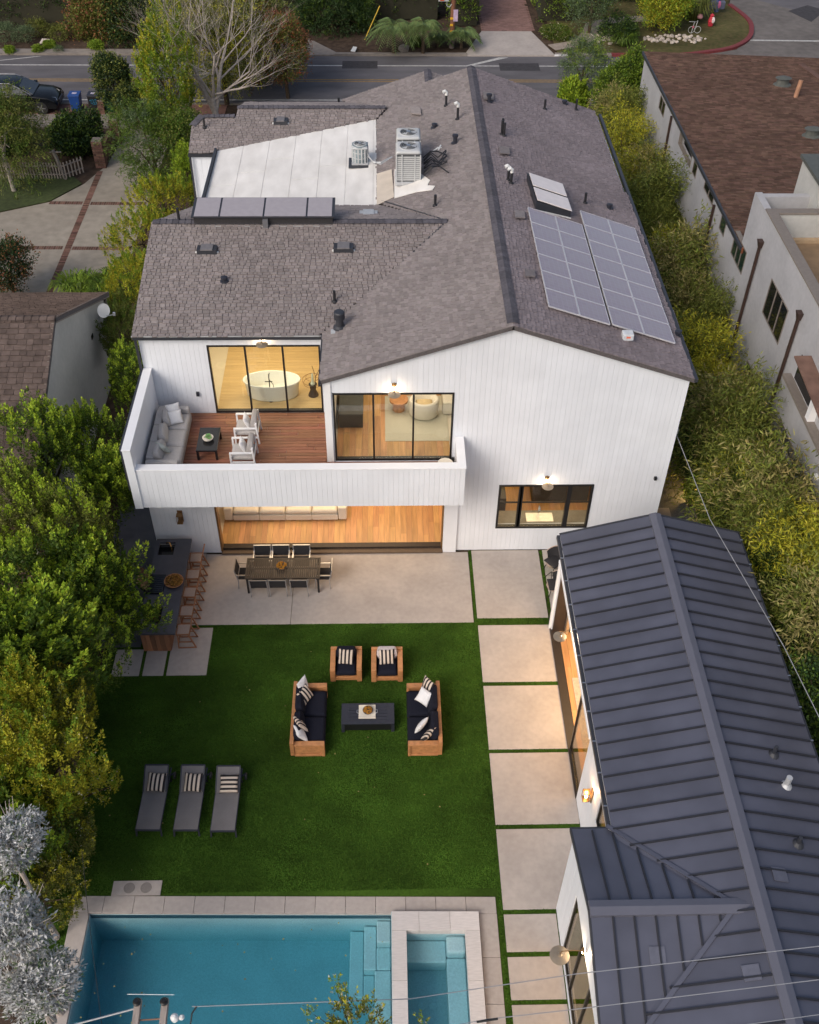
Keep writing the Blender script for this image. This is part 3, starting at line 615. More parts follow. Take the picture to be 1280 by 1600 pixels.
bx('mullion', black_fr, (4.23, 4.37, 23.71, 23.84, 1.14, 2.92), f); bx('mullion', black_fr, (5.76, 5.90, 23.711, 23.84, 1.14, 2.92), f)
MB().box(7.14, 7.2, 23.68, 23.745, .35, .48).build('outlet_box', galv, house, True)
MB().box(8.42, 8.5, 23.66, 23.745, 3.2, 3.3).build('outlet_box', black_fr, house, True)
MB().box(-5.96, -5.87, 26.05, 26.11, 4.75, 4.9).build('outlet_box', charc, house, True)
# --- roofs
WEST = lambda x: 9 - MS * (3.53 - x)
def nrm(v): return Vector(v).normalized()
Uw = Vector((0, 1, 0)); Vw = nrm((1, 0, MS)); kx = math.hypot(1, MS)
# front-left wing: eave y 25.95 z 7.12, ridge y 30.3 z 8.5
ws = (8.5 - 7.12) / (30.3 - 25.93); ky = math.hypot(1, ws); L1 = (30.3 - 25.93) * ky
def xr_on_west(z): return 3.53 - (9 - z) / MS
pa = [(0, 0), (xr_on_west(7.12) + 7.58, 0), (xr_on_west(8.5) + 7.58, L1), (.15, L1)]
shingles(house, (-7.58, 25.93, 7.12), (1, 0, 0), (0, 1, ws), pa, shing, .175, .125, 300, name='shingle')
# its back slope, cut by the flat roof
pc = [(.25, 0), (xr_on_west(8.5) + 7.58, 0), (xr_on_west(7.75) + 7.58, -.85 * 2.9), (.9, -1.5), (.75, -1.2)]
b_ = Vector((-7.58, 30.3, 8.5)); shingles(house, b_, (-1, 0, 0), (0, -1, .3), [(-u, v) for u, v in [(.25, 0), (9.68, 0), (7.45, -2.5), (1.1, -2.3), (.72, -1.3)]], shing, .19, .13)
ridge(house, (2.05, 30.3, 8.5), (-7.4, 30.3, 8.5))
# main gable, west slope (cut around the wing and the flat roof) and east slope
def uvw(x, y): return (y - 23.62, (x + 1.83) * kx)
pw = [uvw(-1.83, 23.62), uvw(-1.83, 26.0), uvw(2.05, 30.3), uvw(-.1, 32.9), uvw(-.2, 33.0), uvw(-.2, 39.75), uvw(.17, 40.4), uvw(-1.2, 41.75), uvw(-1.2, 41.8), uvw(3.53, 41.8), uvw(3.53, 23.62)]
shingles(house, (-1.83, 23.62, WEST(-1.83)), (0, 1, 0), (1, 0, MS), pw, shing, .19, .13)
def uve(x, y): return (-(y - 23.62), (8.95 - x) * kx)
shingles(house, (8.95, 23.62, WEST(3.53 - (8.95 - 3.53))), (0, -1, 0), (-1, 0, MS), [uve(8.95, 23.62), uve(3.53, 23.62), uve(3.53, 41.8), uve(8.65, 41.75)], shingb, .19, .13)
ridge(house, (3.53, 41.8, 8.99), (3.53, 23.62, 8.99), w=.34)
# valley flashing
MB().bar((-1.8, 25.95, 7.15), (2.05, 30.3, 8.52), .06, .02).build('valley_flashing', dark_met, house, True)
MB().bar((2.07, 30.32, 8.52), (-.05, 33, 7.82), .04, .02).build('valley_flashing', dark_met, house, True)
# low gable behind the main one
shingles(house, (-1.95, 41.82, 8.4 - MS * 3.8), (0, 1, 0), (1, 0, MS), [(0, .6), (1.15, .3), (1.15, 3.8 * kx), (0, 3.8 * kx)], shing, .19, .13)
shingles(house, (5.4, 41.82, 8.4 - MS * 3.55), (0, -1, 0), (-1, 0, MS), [(0, 0), (-1.15, 0), (-1.15, 3.55 * kx), (0, 3.55 * kx)], shing, .19, .13)
ridge(house, (1.85, 43, 8.4), (1.85, 41.8, 8.4)); b = MB(); b.prism([(-1.5, 42.8, 0), (5, 42.8, 0), (5, 42.8, 7.2), (1.85, 42.8, 8.3), (-1.5, 42.8, 7.2)], (0, -.2, 0)); b.build('rear_gable', white_sid, house, True)
# rear-left wing: ridge y 40.4 z 7.95, south slope down to the flat roof / eave at y 38.1
rs = .33; kr = math.hypot(1, rs)
def uvr(x, y): return (x + 7.45, (y - 38.05) * kr)
shingles(house, (-7.45, 38.05, 7.95 - rs * 2.35), (1, 0, 0), (0, 1, rs), [uvr(-7.45, 38.05), uvr(-6.35, 38.1), uvr(-.27, 39.8), uvr(.17, 40.4), uvr(-5.7, 40.4), uvr(-5.75, 39.95), uvr(-7.1, 39.9), uvr(-7.45, 39.4)], shing, .19, .13)
shingles(house, (-5.7, 40.4, 7.95), (-1, 0, 0), (0, -1, rs), [(0, 0), (0, -2.2), (-4, -2.2), (-5.9, 0)], shing, .19, .13)
ridge(house, (.1, 40.4, 7.95), (-5.75, 40.4, 7.95)); ridge(house, (-5.8, 39.93, 7.8), (-7.1, 39.9, 7.8), step=.2); ridge(house, (-7.1, 39.9, 7.8), (-7.45, 39.35, 7.62))
MB().bar((-7.47, 38.03, 7.08), (-6.3, 38.03, 7.08), .06, .12).build('gutter', dark_met, house, True)
sided_wall(house, FY(38.12), -7.42, -6.2, 0, 7.0, [], .2)
MB().tube([(-7.4, 38.0, 7.05), (-7.42, 38.0, 3)], .04).build('downpipe', dark_met, house, True)
# flat white membrane roof
fz = lambda x: 7.73 - .085 * (-.2 - x)
fp = [(-6.35, 38.1), (-.27, 39.78), (-.2, 32.95), (-.9, 32.2), (-6.38, 32.2)]
b = MB(); b.prism([(x, y, fz(x) - .12) for x, y in fp], (0, 0, .12)); fl = b.build('flat_roof', whitem, house, True)
b = MB(); xs = [-6.35 + k * 1.0 for k in range(7)] + [-.2]
for i in range(7):
    xa, xb = xs[i] + .012, xs[i + 1] - .012; pl = clip2([(x, y) for x, y in fp], -1, 0, -xa); pl = clip2(pl, 1, 0, xb)
    for ya, yb in ((32, 35.2 + (i % 3) * .9), (35.2 + (i % 3) * .9 + .02, 40)):
        q = clip2(clip2(pl, 0, -1, -ya), 0, 1, yb)
        if len(q) > 2: MB().prism([(x, y, fz(x) + .002) for x, y in q], (0, 0, .012)).build('membrane_sheet', whitem, house, True)
MB().bar((-6.4, 38.1, 7.2), (-6.42, 31.4, 7.2), .08, .3).build('fascia', dark_met, house, True); bx('side_wall', white_sid, (-6.4, -6.3, 32, 38.1, 0, 7.05), house, True)
# membrane apron under the condensers on the shingles
nw = (-MS, 0, 1); kw = 9 - MS * 3.53
def RW(px, py, up=0): return PN(px, py, nw, kw + up)
def RE(px, py, up=0): return PN(px, py, (MS, 0, 1), 9 + MS * 3.53 + up)
def patch(name, pts, m, t=.02, up=.035, parent=house):
    q = [RW(*p, up) for p in pts]; return MB().prism(q, (0, 0, t)).build(name, m, parent, True)
patch('membrane_apron', [(589, 272), (612, 265), (616, 308), (589, 321)], tanm); patch('membrane_apron', [(616.4, 265), (650, 266), (672, 282), (668, 290), (680, 291), (676, 297), (652, 300), (616.4, 310)], whitem)
# long clerestory skylight on the wing ridge
sk = MB(); A = (-6.05, -1.62); sk.box(A[0], A[1], 30.16, 31.1, 8.0, 8.74); so_ = sk.build('clerestory_skylight', mat('skylight_curb', (.03, .028, .03), .6, .2, 20), house, True, .01)
def tilt(x0, x1, y0, y1, za, zb, t): return MB().hexa([(x0, y0, za), (x1, y0, za), (x1, y1, zb), (x0, y1, zb), (x0, y0, za + t), (x1, y0, za + t), (x1, y1, zb + t), (x0, y1, zb + t)])
tilt(A[0] - .06, A[1] + .06, 30.08, 31.2, 8.742, 8.83, .04).build('skylight_frame', dark_met, so_)
cu = [-6.05, -5.22, -3.82, -2.45, -1.62]
for a, c in zip(cu, cu[1:]): tilt(a + .03, c - .03, 30.12, 31.16, 8.775, 8.862, .022).build('skylight_pane', polyc, so_)
bx('flashing', galv, (-6.0, -1.65, 30.09, 30.158, 8.25, 8.46), so_, False); bx('skylight_post', mat('post_grey', (.14, .14, .15), .5), (-3.85, -3.68, 30.0, 30.158, 8.3, 8.7), so_, False, .006)
# skylight on the east slope
c = [RE(824, 268, .32), RE(881, 287, .32), RE(893, 327, .32), RE(838, 314, .32)]; dn = Vector((0, 0, -.4))
k = MB().prism([p + dn for p in c], (0, 0, .36)).build('roof_skylight', dark_met, house, True, .01)
c_ = sum(c, Vector()) / 4; e1 = c[1] - c[0]; e2 = c[3] - c[0]
for lo, hi in ((.04, .47), (.53, .96)):
    q = [c[0] + e1 * .04 + e2 * lo, c[0] + e1 * .96 + e2 * lo, c[0] + e1 * .96 + e2 * hi, c[0] + e1 * .04 + e2 * hi]; MB().prism(q, (0, 0, .03)).build('skylight_pane', polyw, k, False, .01)
MB().bar(c[3] + Vector((0, -.06, -.3)), c[2] + Vector((0, -.06, -.3)), .05, .06).build('flashing', pipew, k)
# vents and pipes
pipe_l = []
def vent_pipe(px, py, h, top=None, R=RW, r=.045):
    p = R(px, py); g = MB().tube([p, p + Vector((0, 0, h))], r, 8).lathe(p + Vector((0, 0, .0)), [(.09, -.05), (.085, .04), (.05, .07)], 12); o = g.build('vent_pipe', pipeb, house, True, smooth=False)
    if top: t_ = p + Vector((0, 0, h - .02)); MB().tube([t_, t_ + Vector((0, 0, .1)), t_ + Vector((-.06, -.02, .16)), t_ + Vector((-.14, -.05, .13))], r * 1.35, 8).build('elbow', pipew, o)
vent_pipe(697, 166, .45, 1); vent_pipe(715, 187, .5, 1); vent_pipe(680, 322, .4); vent_pipe(523, 472, .4, R=lambda x, y: PN(x, y, (0, -ws, 1), 7.12 - ws * 25.93))
for a in ((784, 211, .55), (787.5, 209 + 4, .5), (851, 171, .4), (900, 172, .45), (914, 318, .4)): vent_pipe(*a, R=RE)
for a in ((794, 282, .4), (798.5, 287, .42)): vent_pipe(*a, 1, R=RE)
vent_pipe(785, 206, .5, R=RE); vent_pipe(280, 345, .45, R=lambda x, y: PN(x, y, (0, .3, 1), 8.5 + .3 * 30.3)); vent_pipe(320, 200, .4, R=lambda x, y: PN(x, y, (0, -rs, 1), 7.95 - rs * 40.4)); vent_pipe(529.5, 164, .3)
RA = lambda x, y, up=0: PN(x, y, (0, -ws, 1), 7.12 - ws * 25.93 + up)
RR = lambda x, y, up=0: PN(x, y, (0, -rs, 1), 7.95 - rs * 40.4 + up)
RB = lambda x, y, up=0: PN(x, y, (0, .3, 1), 8.5 + .3 * 30.3 + up)
def box_vent(px, py, R, wx=.5, wy=.3, h=.1, m=None, sx=None):
    p = R(px, py); o = MB().box(p.x - wx / 2, p.x + wx / 2, p.y - wy / 2, p.y + wy / 2, p.z - .1, p.z + h).build('roof_vent', m or dark_met, house, True, .008)
    if sx:
        MB().box(p.x - wx / 2 + .12, p.x + wx / 2 - .12, p.y - wy / 2 - .02, p.y + wy / 2 + .02, p.z + h - .01, p.z + h + .03).build('vent_cover', galv if sx == 2 else mat('vent_grey', (.17, .16, .165), .6), o)
        MB().box(p.x - wx / 2 - .05, p.x - wx / 2 + .0, p.y - .12, p.y - .05, p.z - .03, p.z + .02).box(p.x + wx / 2, p.x + wx / 2 + .05, p.y - .12, p.y - .05, p.z - .03, p.z + .02).build('vent_foot', pipew, o)
box_vent(324, 392, RA, .62, .32, .12, sx=1); box_vent(537, 389, RA, .62, .36, .12, sx=1); box_vent(439, 191, RR, .55, .35, .12, sx=1); box_vent(576, 334, RB, .6, .3, .05, galv, sx=2)
for px, py, R in ((649, 172, RW), (788, 234, RE), (763, 149, RE), (828, 426, RE), (812, 334, RE)):
    a = R(px - 8, py - 5, .05); q = [R(px - 8, py - 6, .06), R(px + 8, py - 4, .06), R(px + 9, py + 6, .13), R(px - 7, py + 5, .13)]; MB().prism([v - Vector((0, 0, .03)) for v in q], (0, 0, .04)).build('flat_vent', shing, house, True)
for px, py, R in ((351, 440, RA), (711, 224, RW), (679, 200, RW), (764, 160, RE), (882, 163, RE), (952, 326, RE), (1059, 524, RE)):
    p = R(px, py); big = px in (711, 764)
    o = MB().lathe(p, [(.13, -.05), (.11, .04), (.06, .05), (.06, .1 if not big else .24), (.09, .11 if not big else .25), (.09, .17 if not big else .33), (.02, .19 if not big else .35)], 12, 1.2).build('hooded_vent', charc, house, True)
p = RW(531, 512); o = MB().lathe(p, [(.21, -.12), (.19, .05), (.13, .10), (.11, .30), (.165, .33), (.165, .54), (.14, .57), (.02, .58)], 20).build('flue', dark_met, house, True)
MB().lathe(p, [(.17, .38), (.17, .40)], 20).lathe(p, [(.17, .47), (.17, .49)], 20).build('flue_band', charc, o)
patch('flashing', [(517, 515), (524, 514), (524, 521), (517, 522)], galv, .01, .03)
# ridge vent by the meter, cables on the side wall
MB().tube([(8.87, 24.3, 4.6), (8.9, 24.4, 4.2), (8.9, 24.5, 3.6), (8.86, 24.6, 3.2)], .03).lathe((8.9, 24.2, 4.7), [(.1, 0), (.1, .14), (.03, .2)], 12).build('service_entry', galv, house, True)

# ------------------------------------------------------------------ solar arrays
def pv_mat():
    m = bpy.data.materials.new('solar_cell'); m.use_nodes = True; T = m.node_tree; N = T.nodes; L = T.links; p = N['Principled BSDF']; p.inputs['Roughness'].default_value = .18
    p.inputs['Coat Weight'].default_value = .6; p.inputs['Coat Roughness'].default_value = .08
    tc = N.new('ShaderNodeTexCoord'); br = N.new('ShaderNodeTexBrick'); br.offset = 0; br.inputs['Scale'].default_value = 1; br.inputs['Brick Width'].default_value = .16; br.inputs['Row Height'].default_value = .16; br.inputs['Mortar Size'].default_value = .006
    br.inputs['Color1'].default_value = (.33, .275, .29, 1); br.inputs['Color2'].default_value = (.31, .245, .275, 1); br.inputs['Mortar'].default_value = (.36, .31, .34, 1)
    L.new(tc.outputs['Object'], br.inputs[0]); L.new(br.outputs[0], p.inputs['Base Color']); return m
pvm = pv_mat(); alu = mat('panel_frame', (.62, .60, .62), .4, .05, 8, metal=.2)
U_ = Vector((0, -1, 0)); Ue = nrm((1, 0, -MS)); Ne = nrm((MS, 0, 1))
def array(label, p0, cols, rows, pw_, ph):
    t = thing('solar_array', label, 'solar panels', tuple(p0)); Rm = Matrix((Ue, Vector((0, 1, 0)), Ne)).transposed()
    fr_me = None
    for i in range(cols):
        for j in range(rows):
            o = Vector(p0) + Ue * (i * pw_ + pw_ / 2) + U_ * (j * ph + ph / 2) + Ne * .14
            a, c = pw_ / 2 - .006, ph / 2 - .006
            if fr_me is None:
                b = MB(); b.box(-a, a, -c, c, -.03, .0); fo = b.build('solar_panel', pvm, None); fr_me = fo.data
                b = MB(); e = .02; b.box(-a, a, -c - .003, -c + e, -.035, .006).box(-a, a, c - e, c + .003, -.035, .006).box(-a - .003, -a + e, -c + e, c - e, -.035, .0055).box(a - e, a + .003, -c + e, c - e, -.035, .0055); go = b.build('panel_frame', alu, None); g_me = go.data
            else:
                fo = link(bpy.data.objects.new('solar_panel', fr_me)); go = link(bpy.data.objects.new('panel_frame', g_me))
            fo.parent = t; fo.matrix_local = Matrix.Translation(o - Vector(p0)) @ Rm.to_4x4(); go.parent = fo
    return t
array('left solar array of twelve panels beside the roof skylight', RE(822, 329), 2, 6, .98, .965)
array('right solar array of fourteen panels nearest the eave', RE(903.5, 334), 2, 7, 1.04, .965)
jb = MB().box(-.16, .16, -.14, .14, 0, .22).build('junction_box', mat('pv_box', (.6, .62, .64), .5), None, False, .03); jb.location = RE(980, 529, .02); tag(jb, 'small white junction box at the lower edge of the solar panels', 'box')
MB().box(-.06, .06, -.142, -.139, .1, .16).build('warning_label', mat('orange_label', (.8, .18, .10), .6), jb)
# ------------------------------------------------------------------ condensers on the roof
def condenser(label, base, wd, h, n, rnd=False):
    t = thing('air_conditioner', label, 'air conditioner', tuple(base))
    if rnd:
        MB().lathe((0, 0, .05), [(wd / 2, 0), (wd / 2, h)], 24).build('coil', mat('coil_fin', (.22, .27, .29), .6, .2, 30), t)
        b = MB()
        for k in range(14): a = 2 * pi * k / 14; b.bar((cos(a) * wd * .515, sin(a) * wd * .515, .05), (cos(a) * wd * .515, sin(a) * wd * .515, h), .045, .02)
        for z in (.2, .4, .6): b.lathe((0, 0, z), [(wd * .515, 0), (wd * .52, .012), (wd * .515, .024)], 24)
        b.build('guard', condm, t)
    else:
        MB().box(-wd * .47, wd * .47, -wd * .47, wd * .47, .06, h - .1).build('coil', mat('coil_dark', (.11, .115, .12), .7, .2, 30), t)
        k = int(h / .085)
        for i in range(k):
            z = .1 + i * (h - .22) / k; b = MB(); b.box(-wd / 2, wd / 2, -wd / 2, -wd / 2 + .03, z, z + .045).box(-wd / 2, wd / 2, wd / 2 - .03, wd / 2, z, z + .045).box(-wd / 2, -wd / 2 + .03, -wd / 2 + .03, wd / 2 - .03, z, z + .045).box(wd / 2 - .03, wd / 2, -wd / 2 + .03, wd / 2 - .03, z, z + .045); b.build('louvre', condm, t)
        b = MB()
        for x in (-.5, -.27, .27, .5):
            for y in (-.5, .5): b.box(x * wd - .02, x * wd + .02, y * wd - .022, y * wd + .022, .02, h - .08)
        b.build('corner_post', condm, t)
    MB().box(-wd * .55, wd * .55, -wd * .55, wd * .55, -.08, .05).build('base_pan', galv, t, False, .02)
    MB().soft((0, 0, h - .02), wd * 1.06, wd * 1.06, .14, 12 if not rnd else 3, 12).build('top_cover', condm, t, smooth=True)
    MB().lathe((0, 0, h + .052), [(wd * .42, 0), (wd * .40, .02), (wd * .37, .02), (wd * .36, -.0)], 28).build('fan_ring', condm, t)
    MB().lathe((0, 0, h + .058), [(wd * .385, 0), (wd * .05, .003)], 28).build('fan_opening', black_fr, t)
    for k in range(n): a = 2 * pi * k / n; MB().add([(.05 * cos(a), .05 * sin(a), h + .068), (wd * .34 * cos(a - .5), wd * .34 * sin(a - .5), h + .066), (wd * .35 * cos(a), wd * .35 * sin(a), h + .082), (wd * .34 * cos(a + .25), wd * .34 * sin(a + .25), h + .088)], [(0, 1, 2, 3)]).build('fan_blade', galv, t, recalc=False)
    MB().lathe((0, 0, h + .05), [(wd * .09, 0), (wd * .09, .04), (0, .05)], 16).build('fan_hub', chrome, t)
    b = MB()
    for rr in (.15, .22, .29, .355): b.tube([(cos(2 * pi * k / 20) * wd * rr, sin(2 * pi * k / 20) * wd * rr, h + .085) for k in range(21)], .004, 4, False)
    b.build('fan_guard', condm, t)
    return t
p = RW(637, 284); condenser('nearer of the two tall square grey air conditioners on the roof', (p.x + .02, p.y + .15, p.z + .08), .82, 1.1, 3)
p = RW(637, 258); condenser('farther tall square air conditioner, partly hidden behind its twin', (p.x + .02, p.y + .12, p.z + .06), .80, 1.05, 3)
p = P(563, 252, 7.72); condenser('small round air conditioner on the white flat roof', tuple(p), .56, .62, 3, True)
bx('rubber_pad', dark_met, (p.x - .42, p.x + .4, p.y - .5, p.y + .3, fz(p.x) + .015, fz(p.x) + .04), house, True)
b = MB(); b.tube([p + Vector((.3, -.2, .3)), p + Vector((.5, -.3, .1)), p + Vector((.75, -.35, .12)), p + Vector((1.2, 0, .18)), p + Vector((1.55, .25, .3))], .035, 8)
b.tube([p + Vector((.3, -.16, .35)), p + Vector((.42, -.25, .15)), p + Vector((.75, -.42, .08)), p + Vector((1.2, -.07, .2)), p + Vector((1.6, .2, .3))], .025, 8); tag(b.build('refrigerant_line', galv), 'grey insulated pipes running between the roof air conditioners', 'pipe')
rng = random.Random(9); b = MB(); q0 = RW(662, 262)
for k in range(9):
    a = q0 + Vector((0, rng.uniform(-.9, .9), .2)); pts = [a, a + Vector((.25, rng.uniform(-.2, .2), .25)), a + Vector((.5, rng.uniform(-.4, .4), .15)), a + Vector((.8, rng.uniform(-.5, .5), .26))]; b.tube(pts, .022, 6)
tag(b.build('cable_bundle', pipeb), 'tangle of black cables beside the roof air conditioners', 'cables')
b = MB(); q0 = RW(676, 237); b.tube([q0, q0 + Vector((.2, .1, .1)), q0 + Vector((.45, .05, .1))], .035, 6); b.tube([q0 + Vector((.2, -.1, .1)), q0 + Vector((.3, .2, .15))], .03, 6); tag(b.build('white_pipe', pipew), 'short white plastic pipe fittings lying on the shingles', 'pipe')

# ------------------------------------------------------------------ room lights (the lamps inside the lit rooms)
def ceiling_lamp(x, y, z, sx, sy, pw, col=(1, .70, .38), hoff=.02):
    l = bpy.data.lights.new('ceiling_light', 'AREA'); l.shape = 'RECTANGLE'; l.size = sx; l.size_y = sy; l.energy = pw; l.color = col
    o = link(bpy.data.objects.new('ceiling_light', l)); o.location = (x, y, z - hoff); return o
ceiling_lamp(-1.8, 26.2, 3.28, 6, 2.5, 190, (1, .74, .46)); ceiling_lamp(5.1, 26.2, 3.28, 3.5, 2, 75); ceiling_lamp(.6, 26.2, 6.92, 3, 2.6, 95, (1, .83, .64)); ceiling_lamp(-4.2, 28.2, 6.88, 3, 2.6, 120, (1, .82, .54))
# ================================================================== guest house with the standing-seam roof
gh = thing('guest_house', 'white garden house with dark standing-seam metal roof along the paved path', 'house', (7.5, 12, 0))
GO = [(14.45, 20.33, -1, 2.93), (12.0, 12.75, 1.9, 2.93)]
sided_wall(gh, FX(5.09), 11.3, 20.42, .03, 3.95, GO, .15, .14)
GW = (7.5, 10.38, .12, 2.95)
sided_wall(gh, FX(4.17), 7.0, 11.42, .03, (4.62, .33, 9.25), [GW], .15, .14)
b = MB(); b.box(5.1, 9.9, 20.28, 20.42, .03, 3.95).box(9.76, 9.9, 3, 20.27, .03, 3.95).box(4.2, 5.25, 11.28, 11.41, .03, 3.85).box(4.2, 5.25, 7.0, 7.12, .03, 3.85).box(5.1, 5.2, 2, 7.0, .03, 3.95); b.build('side_wall', white_sid, gh, True)
bx('door_trim', white_trim, (5.05, 5.13, 20.335, 20.44, .03, 2.99), gh, True); bx('head_trim', white_trim, (5.04, 5.08, 14.4, 20.44, 2.94, 3.06), gh, True)
bx('door_jamb', mat('dark_brown', (.03, .022, .018), .5), (5.14, 5.5, 20.2, 20.275, .05, 2.93), gh, True)
bx('threshold', mat('dark_brown', None), (5.07, 5.33, 14.45, 20.33, .02, .07), gh, True)
bx('interior_floor', oldconc, (5.2, 9.7, 3, 20.2, -.05, .03), gh, True)
planks(gh, 5.34, 8.6, 13.5, 20.2, .075, .19, 'y', wood_fl)
b = MB(); b.box(5.25, 9.75, 13.2, 13.3, .05, 3.3); b.box(5.25, 9.7, 11.3, 20.28, 3.3, 3.38); b.box(8.62, 8.7, 13.3, 20.2, .05, 3.3); b.box(4.35, 9.75, 7.1, 11.28, 3.3, 3.38); b.build('interior_wall', inw, gh, True)
tanf = mat('tan_frame', (.42, .28, .16), .5, .1, 10)
bx('inner_post', tanf, (5.52, 5.6, 20.05, 20.2, .08, 2.93), gh, True)
f = bx('north_window_frame', dark_met, (5.62, 6.9, 20.15, 20.2, .08, .2), gh, True); bx('pane', mat('olive_glass', (.22, .21, .13), .15), (5.62, 6.9, 20.16, 20.19, .2, 2.9), f)
def gframe(y0, y1, z0, z1, X, cuts, nm, par=gh, fw=.05, gm=glt):
    d = MB(); d.box(X, X + .09, y0, y0 + fw, z0, z1).box(X, X + .09, y1 - fw, y1, z0, z1).box(X, X + .09, y0 + fw, y1 - fw, z0, z0 + .06).box(X, X + .09, y0 + fw, y1 - fw, z1 - .05, z1)
    f = d.build(nm, black_fr, par, True, .003); ys = [y0 + fw] + cuts + [y1 - fw]
    for k, (a, c) in enumerate(zip(ys, ys[1:])):
        if k: bx('mullion', black_fr, (X - .005, X + .085, a - .025, a + .025, z0 + .061, z1 - .051), f)
        bx('pane', gm, (X + .03, X + .04, a + .026, c - .026, z0 + .062, z1 - .052), f)
    return f
gframe(14.46, 16.0, .08, 2.92, 5.11, [], 'fixed_window'); gframe(12.01, 12.74, 1.91, 2.92, 5.11, [], 'small_window')
gframe(GW[0] + .01, GW[1] - .01, .13, 2.94, 4.19, [8.4, 9.4], 'glass_door')
# roof: panels and seams are single pieces
gs = (4.84 - 4.07) / 2.58
def zW(x, y): return 4.07 + gs * (x - 4.95)
def zE(x, y): return 4.84 - gs * (x - 7.53)
wsl = .33
def zN(x, y): return 3.97 + wsl * (11.4 - y)
def zS(x, y): return 4.68 - wsl * (9.25 - y)
def xv(y, zf): return 4.95 + (zf(0, y) - 4.07) / gs
def mpanel(poly, zf, up=.02, t=.02, nm='roof_panel', m=metal_roof):
    if len(poly) < 3: return
    MB().prism([(x, y, zf(x, y) + up - t) for x, y in poly], (0, 0, t)).build(nm, m, gh, True)
def seam(a, c, zf, m=metal_cap):
    MB().bar((a[0], a[1], zf(*a) + .04), (c[0], c[1], zf(*c) + .04), .032, .06).build('seam', mat('seam_shadow_metal', (.022, .023, .03), .5, .05, 5), gh, True)  # near-black colour paints in the shadow side of each seam
yv0 = 11.4 - (4.07 - 3.97) / wsl; xr = 7.0
Wpoly = [(4.95, 20.45), (4.95, yv0), (xr, 9.25), (4.95, 9.25 - (4.68 - 4.07) / wsl), (4.95, 3), (7.53, 3), (7.53, 20.45)]
UW = [[(4.95, 20.45), (4.95, yv0), (xr, 9.25), (7.53, 9.25), (7.53, 20.45)], [(7.53, 9.25), (xr, 9.25), (4.95, 9.25 - (4.68 - 4.07) / wsl), (4.95, 3), (7.53, 3)]]
y = 20.45; sp = .435
while y > 3.2:
    for U in UW: mpanel(clipbox(U, 4, 8, y - sp + .002, y - .002), zW)
    for U in UW:
        s_ = scan(U, y - sp)
        for a, c in s_:
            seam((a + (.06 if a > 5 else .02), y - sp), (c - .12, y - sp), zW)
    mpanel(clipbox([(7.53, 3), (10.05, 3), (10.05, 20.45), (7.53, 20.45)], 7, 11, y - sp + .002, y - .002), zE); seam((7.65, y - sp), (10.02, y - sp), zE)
    y -= sp
NP = [(4.08, 11.4), (4.95 - .0, 11.4), (4.95, yv0), (xr, 9.25), (4.08, 9.25)]; SP = [(4.08, 9.25), (xr, 9.25), (4.95, 9.25 - (4.68 - 4.07) / wsl), (4.95, 7.1), (4.08, 7.1)]
NP = [(4.08, 11.4), (4.85, 11.4), (xr, 9.25), (4.08, 9.25)]
SP = [(4.08, 9.25), (xr, 9.25), (4.85, 7.1), (4.08, 7.1)]
for k in range(8):
    x0 = 4.08 + k * sp
    mpanel(clipbox(NP, x0 + .002, x0 + sp - .002, 7, 12), zN, .03); mpanel(clipbox(SP, x0 + .002, x0 + sp - .002, 7, 12), zS, .03)
    if k:
        for PP, zf in ((NP, zN), (SP, zS)):
            q = clipbox(PP, x0 - .01, x0 + .01, 7, 12)
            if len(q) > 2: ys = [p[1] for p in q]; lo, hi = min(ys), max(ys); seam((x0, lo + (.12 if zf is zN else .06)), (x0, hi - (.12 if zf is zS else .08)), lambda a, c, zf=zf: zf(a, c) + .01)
def cap(a, c, s1, s2, wd=.17, nm='ridge_cap'):
    a, c = Vector(a), Vector(c); d = (c - a).normalized(); s_ = d.cross(Vector((0, 0, 1))).normalized() * wd; h = Vector((0, 0, .10))
    b = MB()
    for sg, sl in ((1, s1), (-1, s2)):
        e = s_ * sg - Vector((0, 0, sl * wd)); b.prism([a, a + e, c + e, c] if sg > 0 else [a + e, a, c, c + e], h if sg > 0 else h)
    b.build(nm, metal_cap, gh, True)
cap((7.53, 20.46, 4.84), (7.53, 3, 4.84), gs, gs, .16); cap((4.06, 9.25, 4.70), (7.42, 9.25, 4.70), wsl, wsl, .16)
MB().bar((4.85, 11.42, 4.08), (xr + .05, 9.25, 4.76), .09, .03).build('valley_flashing', metal_roof, gh, True); MB().bar((4.85, 7.08, 4.08), (xr + .05, 9.25, 4.76), .09, .03).build('valley_flashing', metal_roof, gh, True)
b = MB(); b.box(4.87, 4.95, 11.42, 20.47, 3.92, 4.05).box(10.05, 10.13, 3, 20.47, 3.92, 4.04); b.build('gutter', dark_met, gh, True)
for y in np.arange(11.9, 20.4, .85): MB().box(4.86, 4.96, y, y + .03, 4.052, 4.075).build('gutter_clip', chrome, gh, True)
for y in np.arange(6.9, 20.4, .95): MB().box(10.05, 10.14, y, y + .03, 4.042, 4.07).build('gutter_clip', chrome, gh, True)
b = MB(); b.bar((4.07, 11.42, 3.93), (4.07, 9.25, 4.64), .05, .12).bar((4.07, 7.08, 3.93), (4.07, 9.25, 4.64), .05, .12).bar((4.05, 11.43, 3.92), (4.9, 11.43, 3.92), .05, .1).bar((4.95, 20.48, 4.05), (7.53, 20.48, 4.82), .05, .1).bar((10.1, 20.48, 4.05), (7.53, 20.48, 4.82), .05, .1); b.build('rake_trim', dark_met, gh, True)
bx('skylight_patch', galv, (0, 0, 0, 0, 0, 0)) if False else None
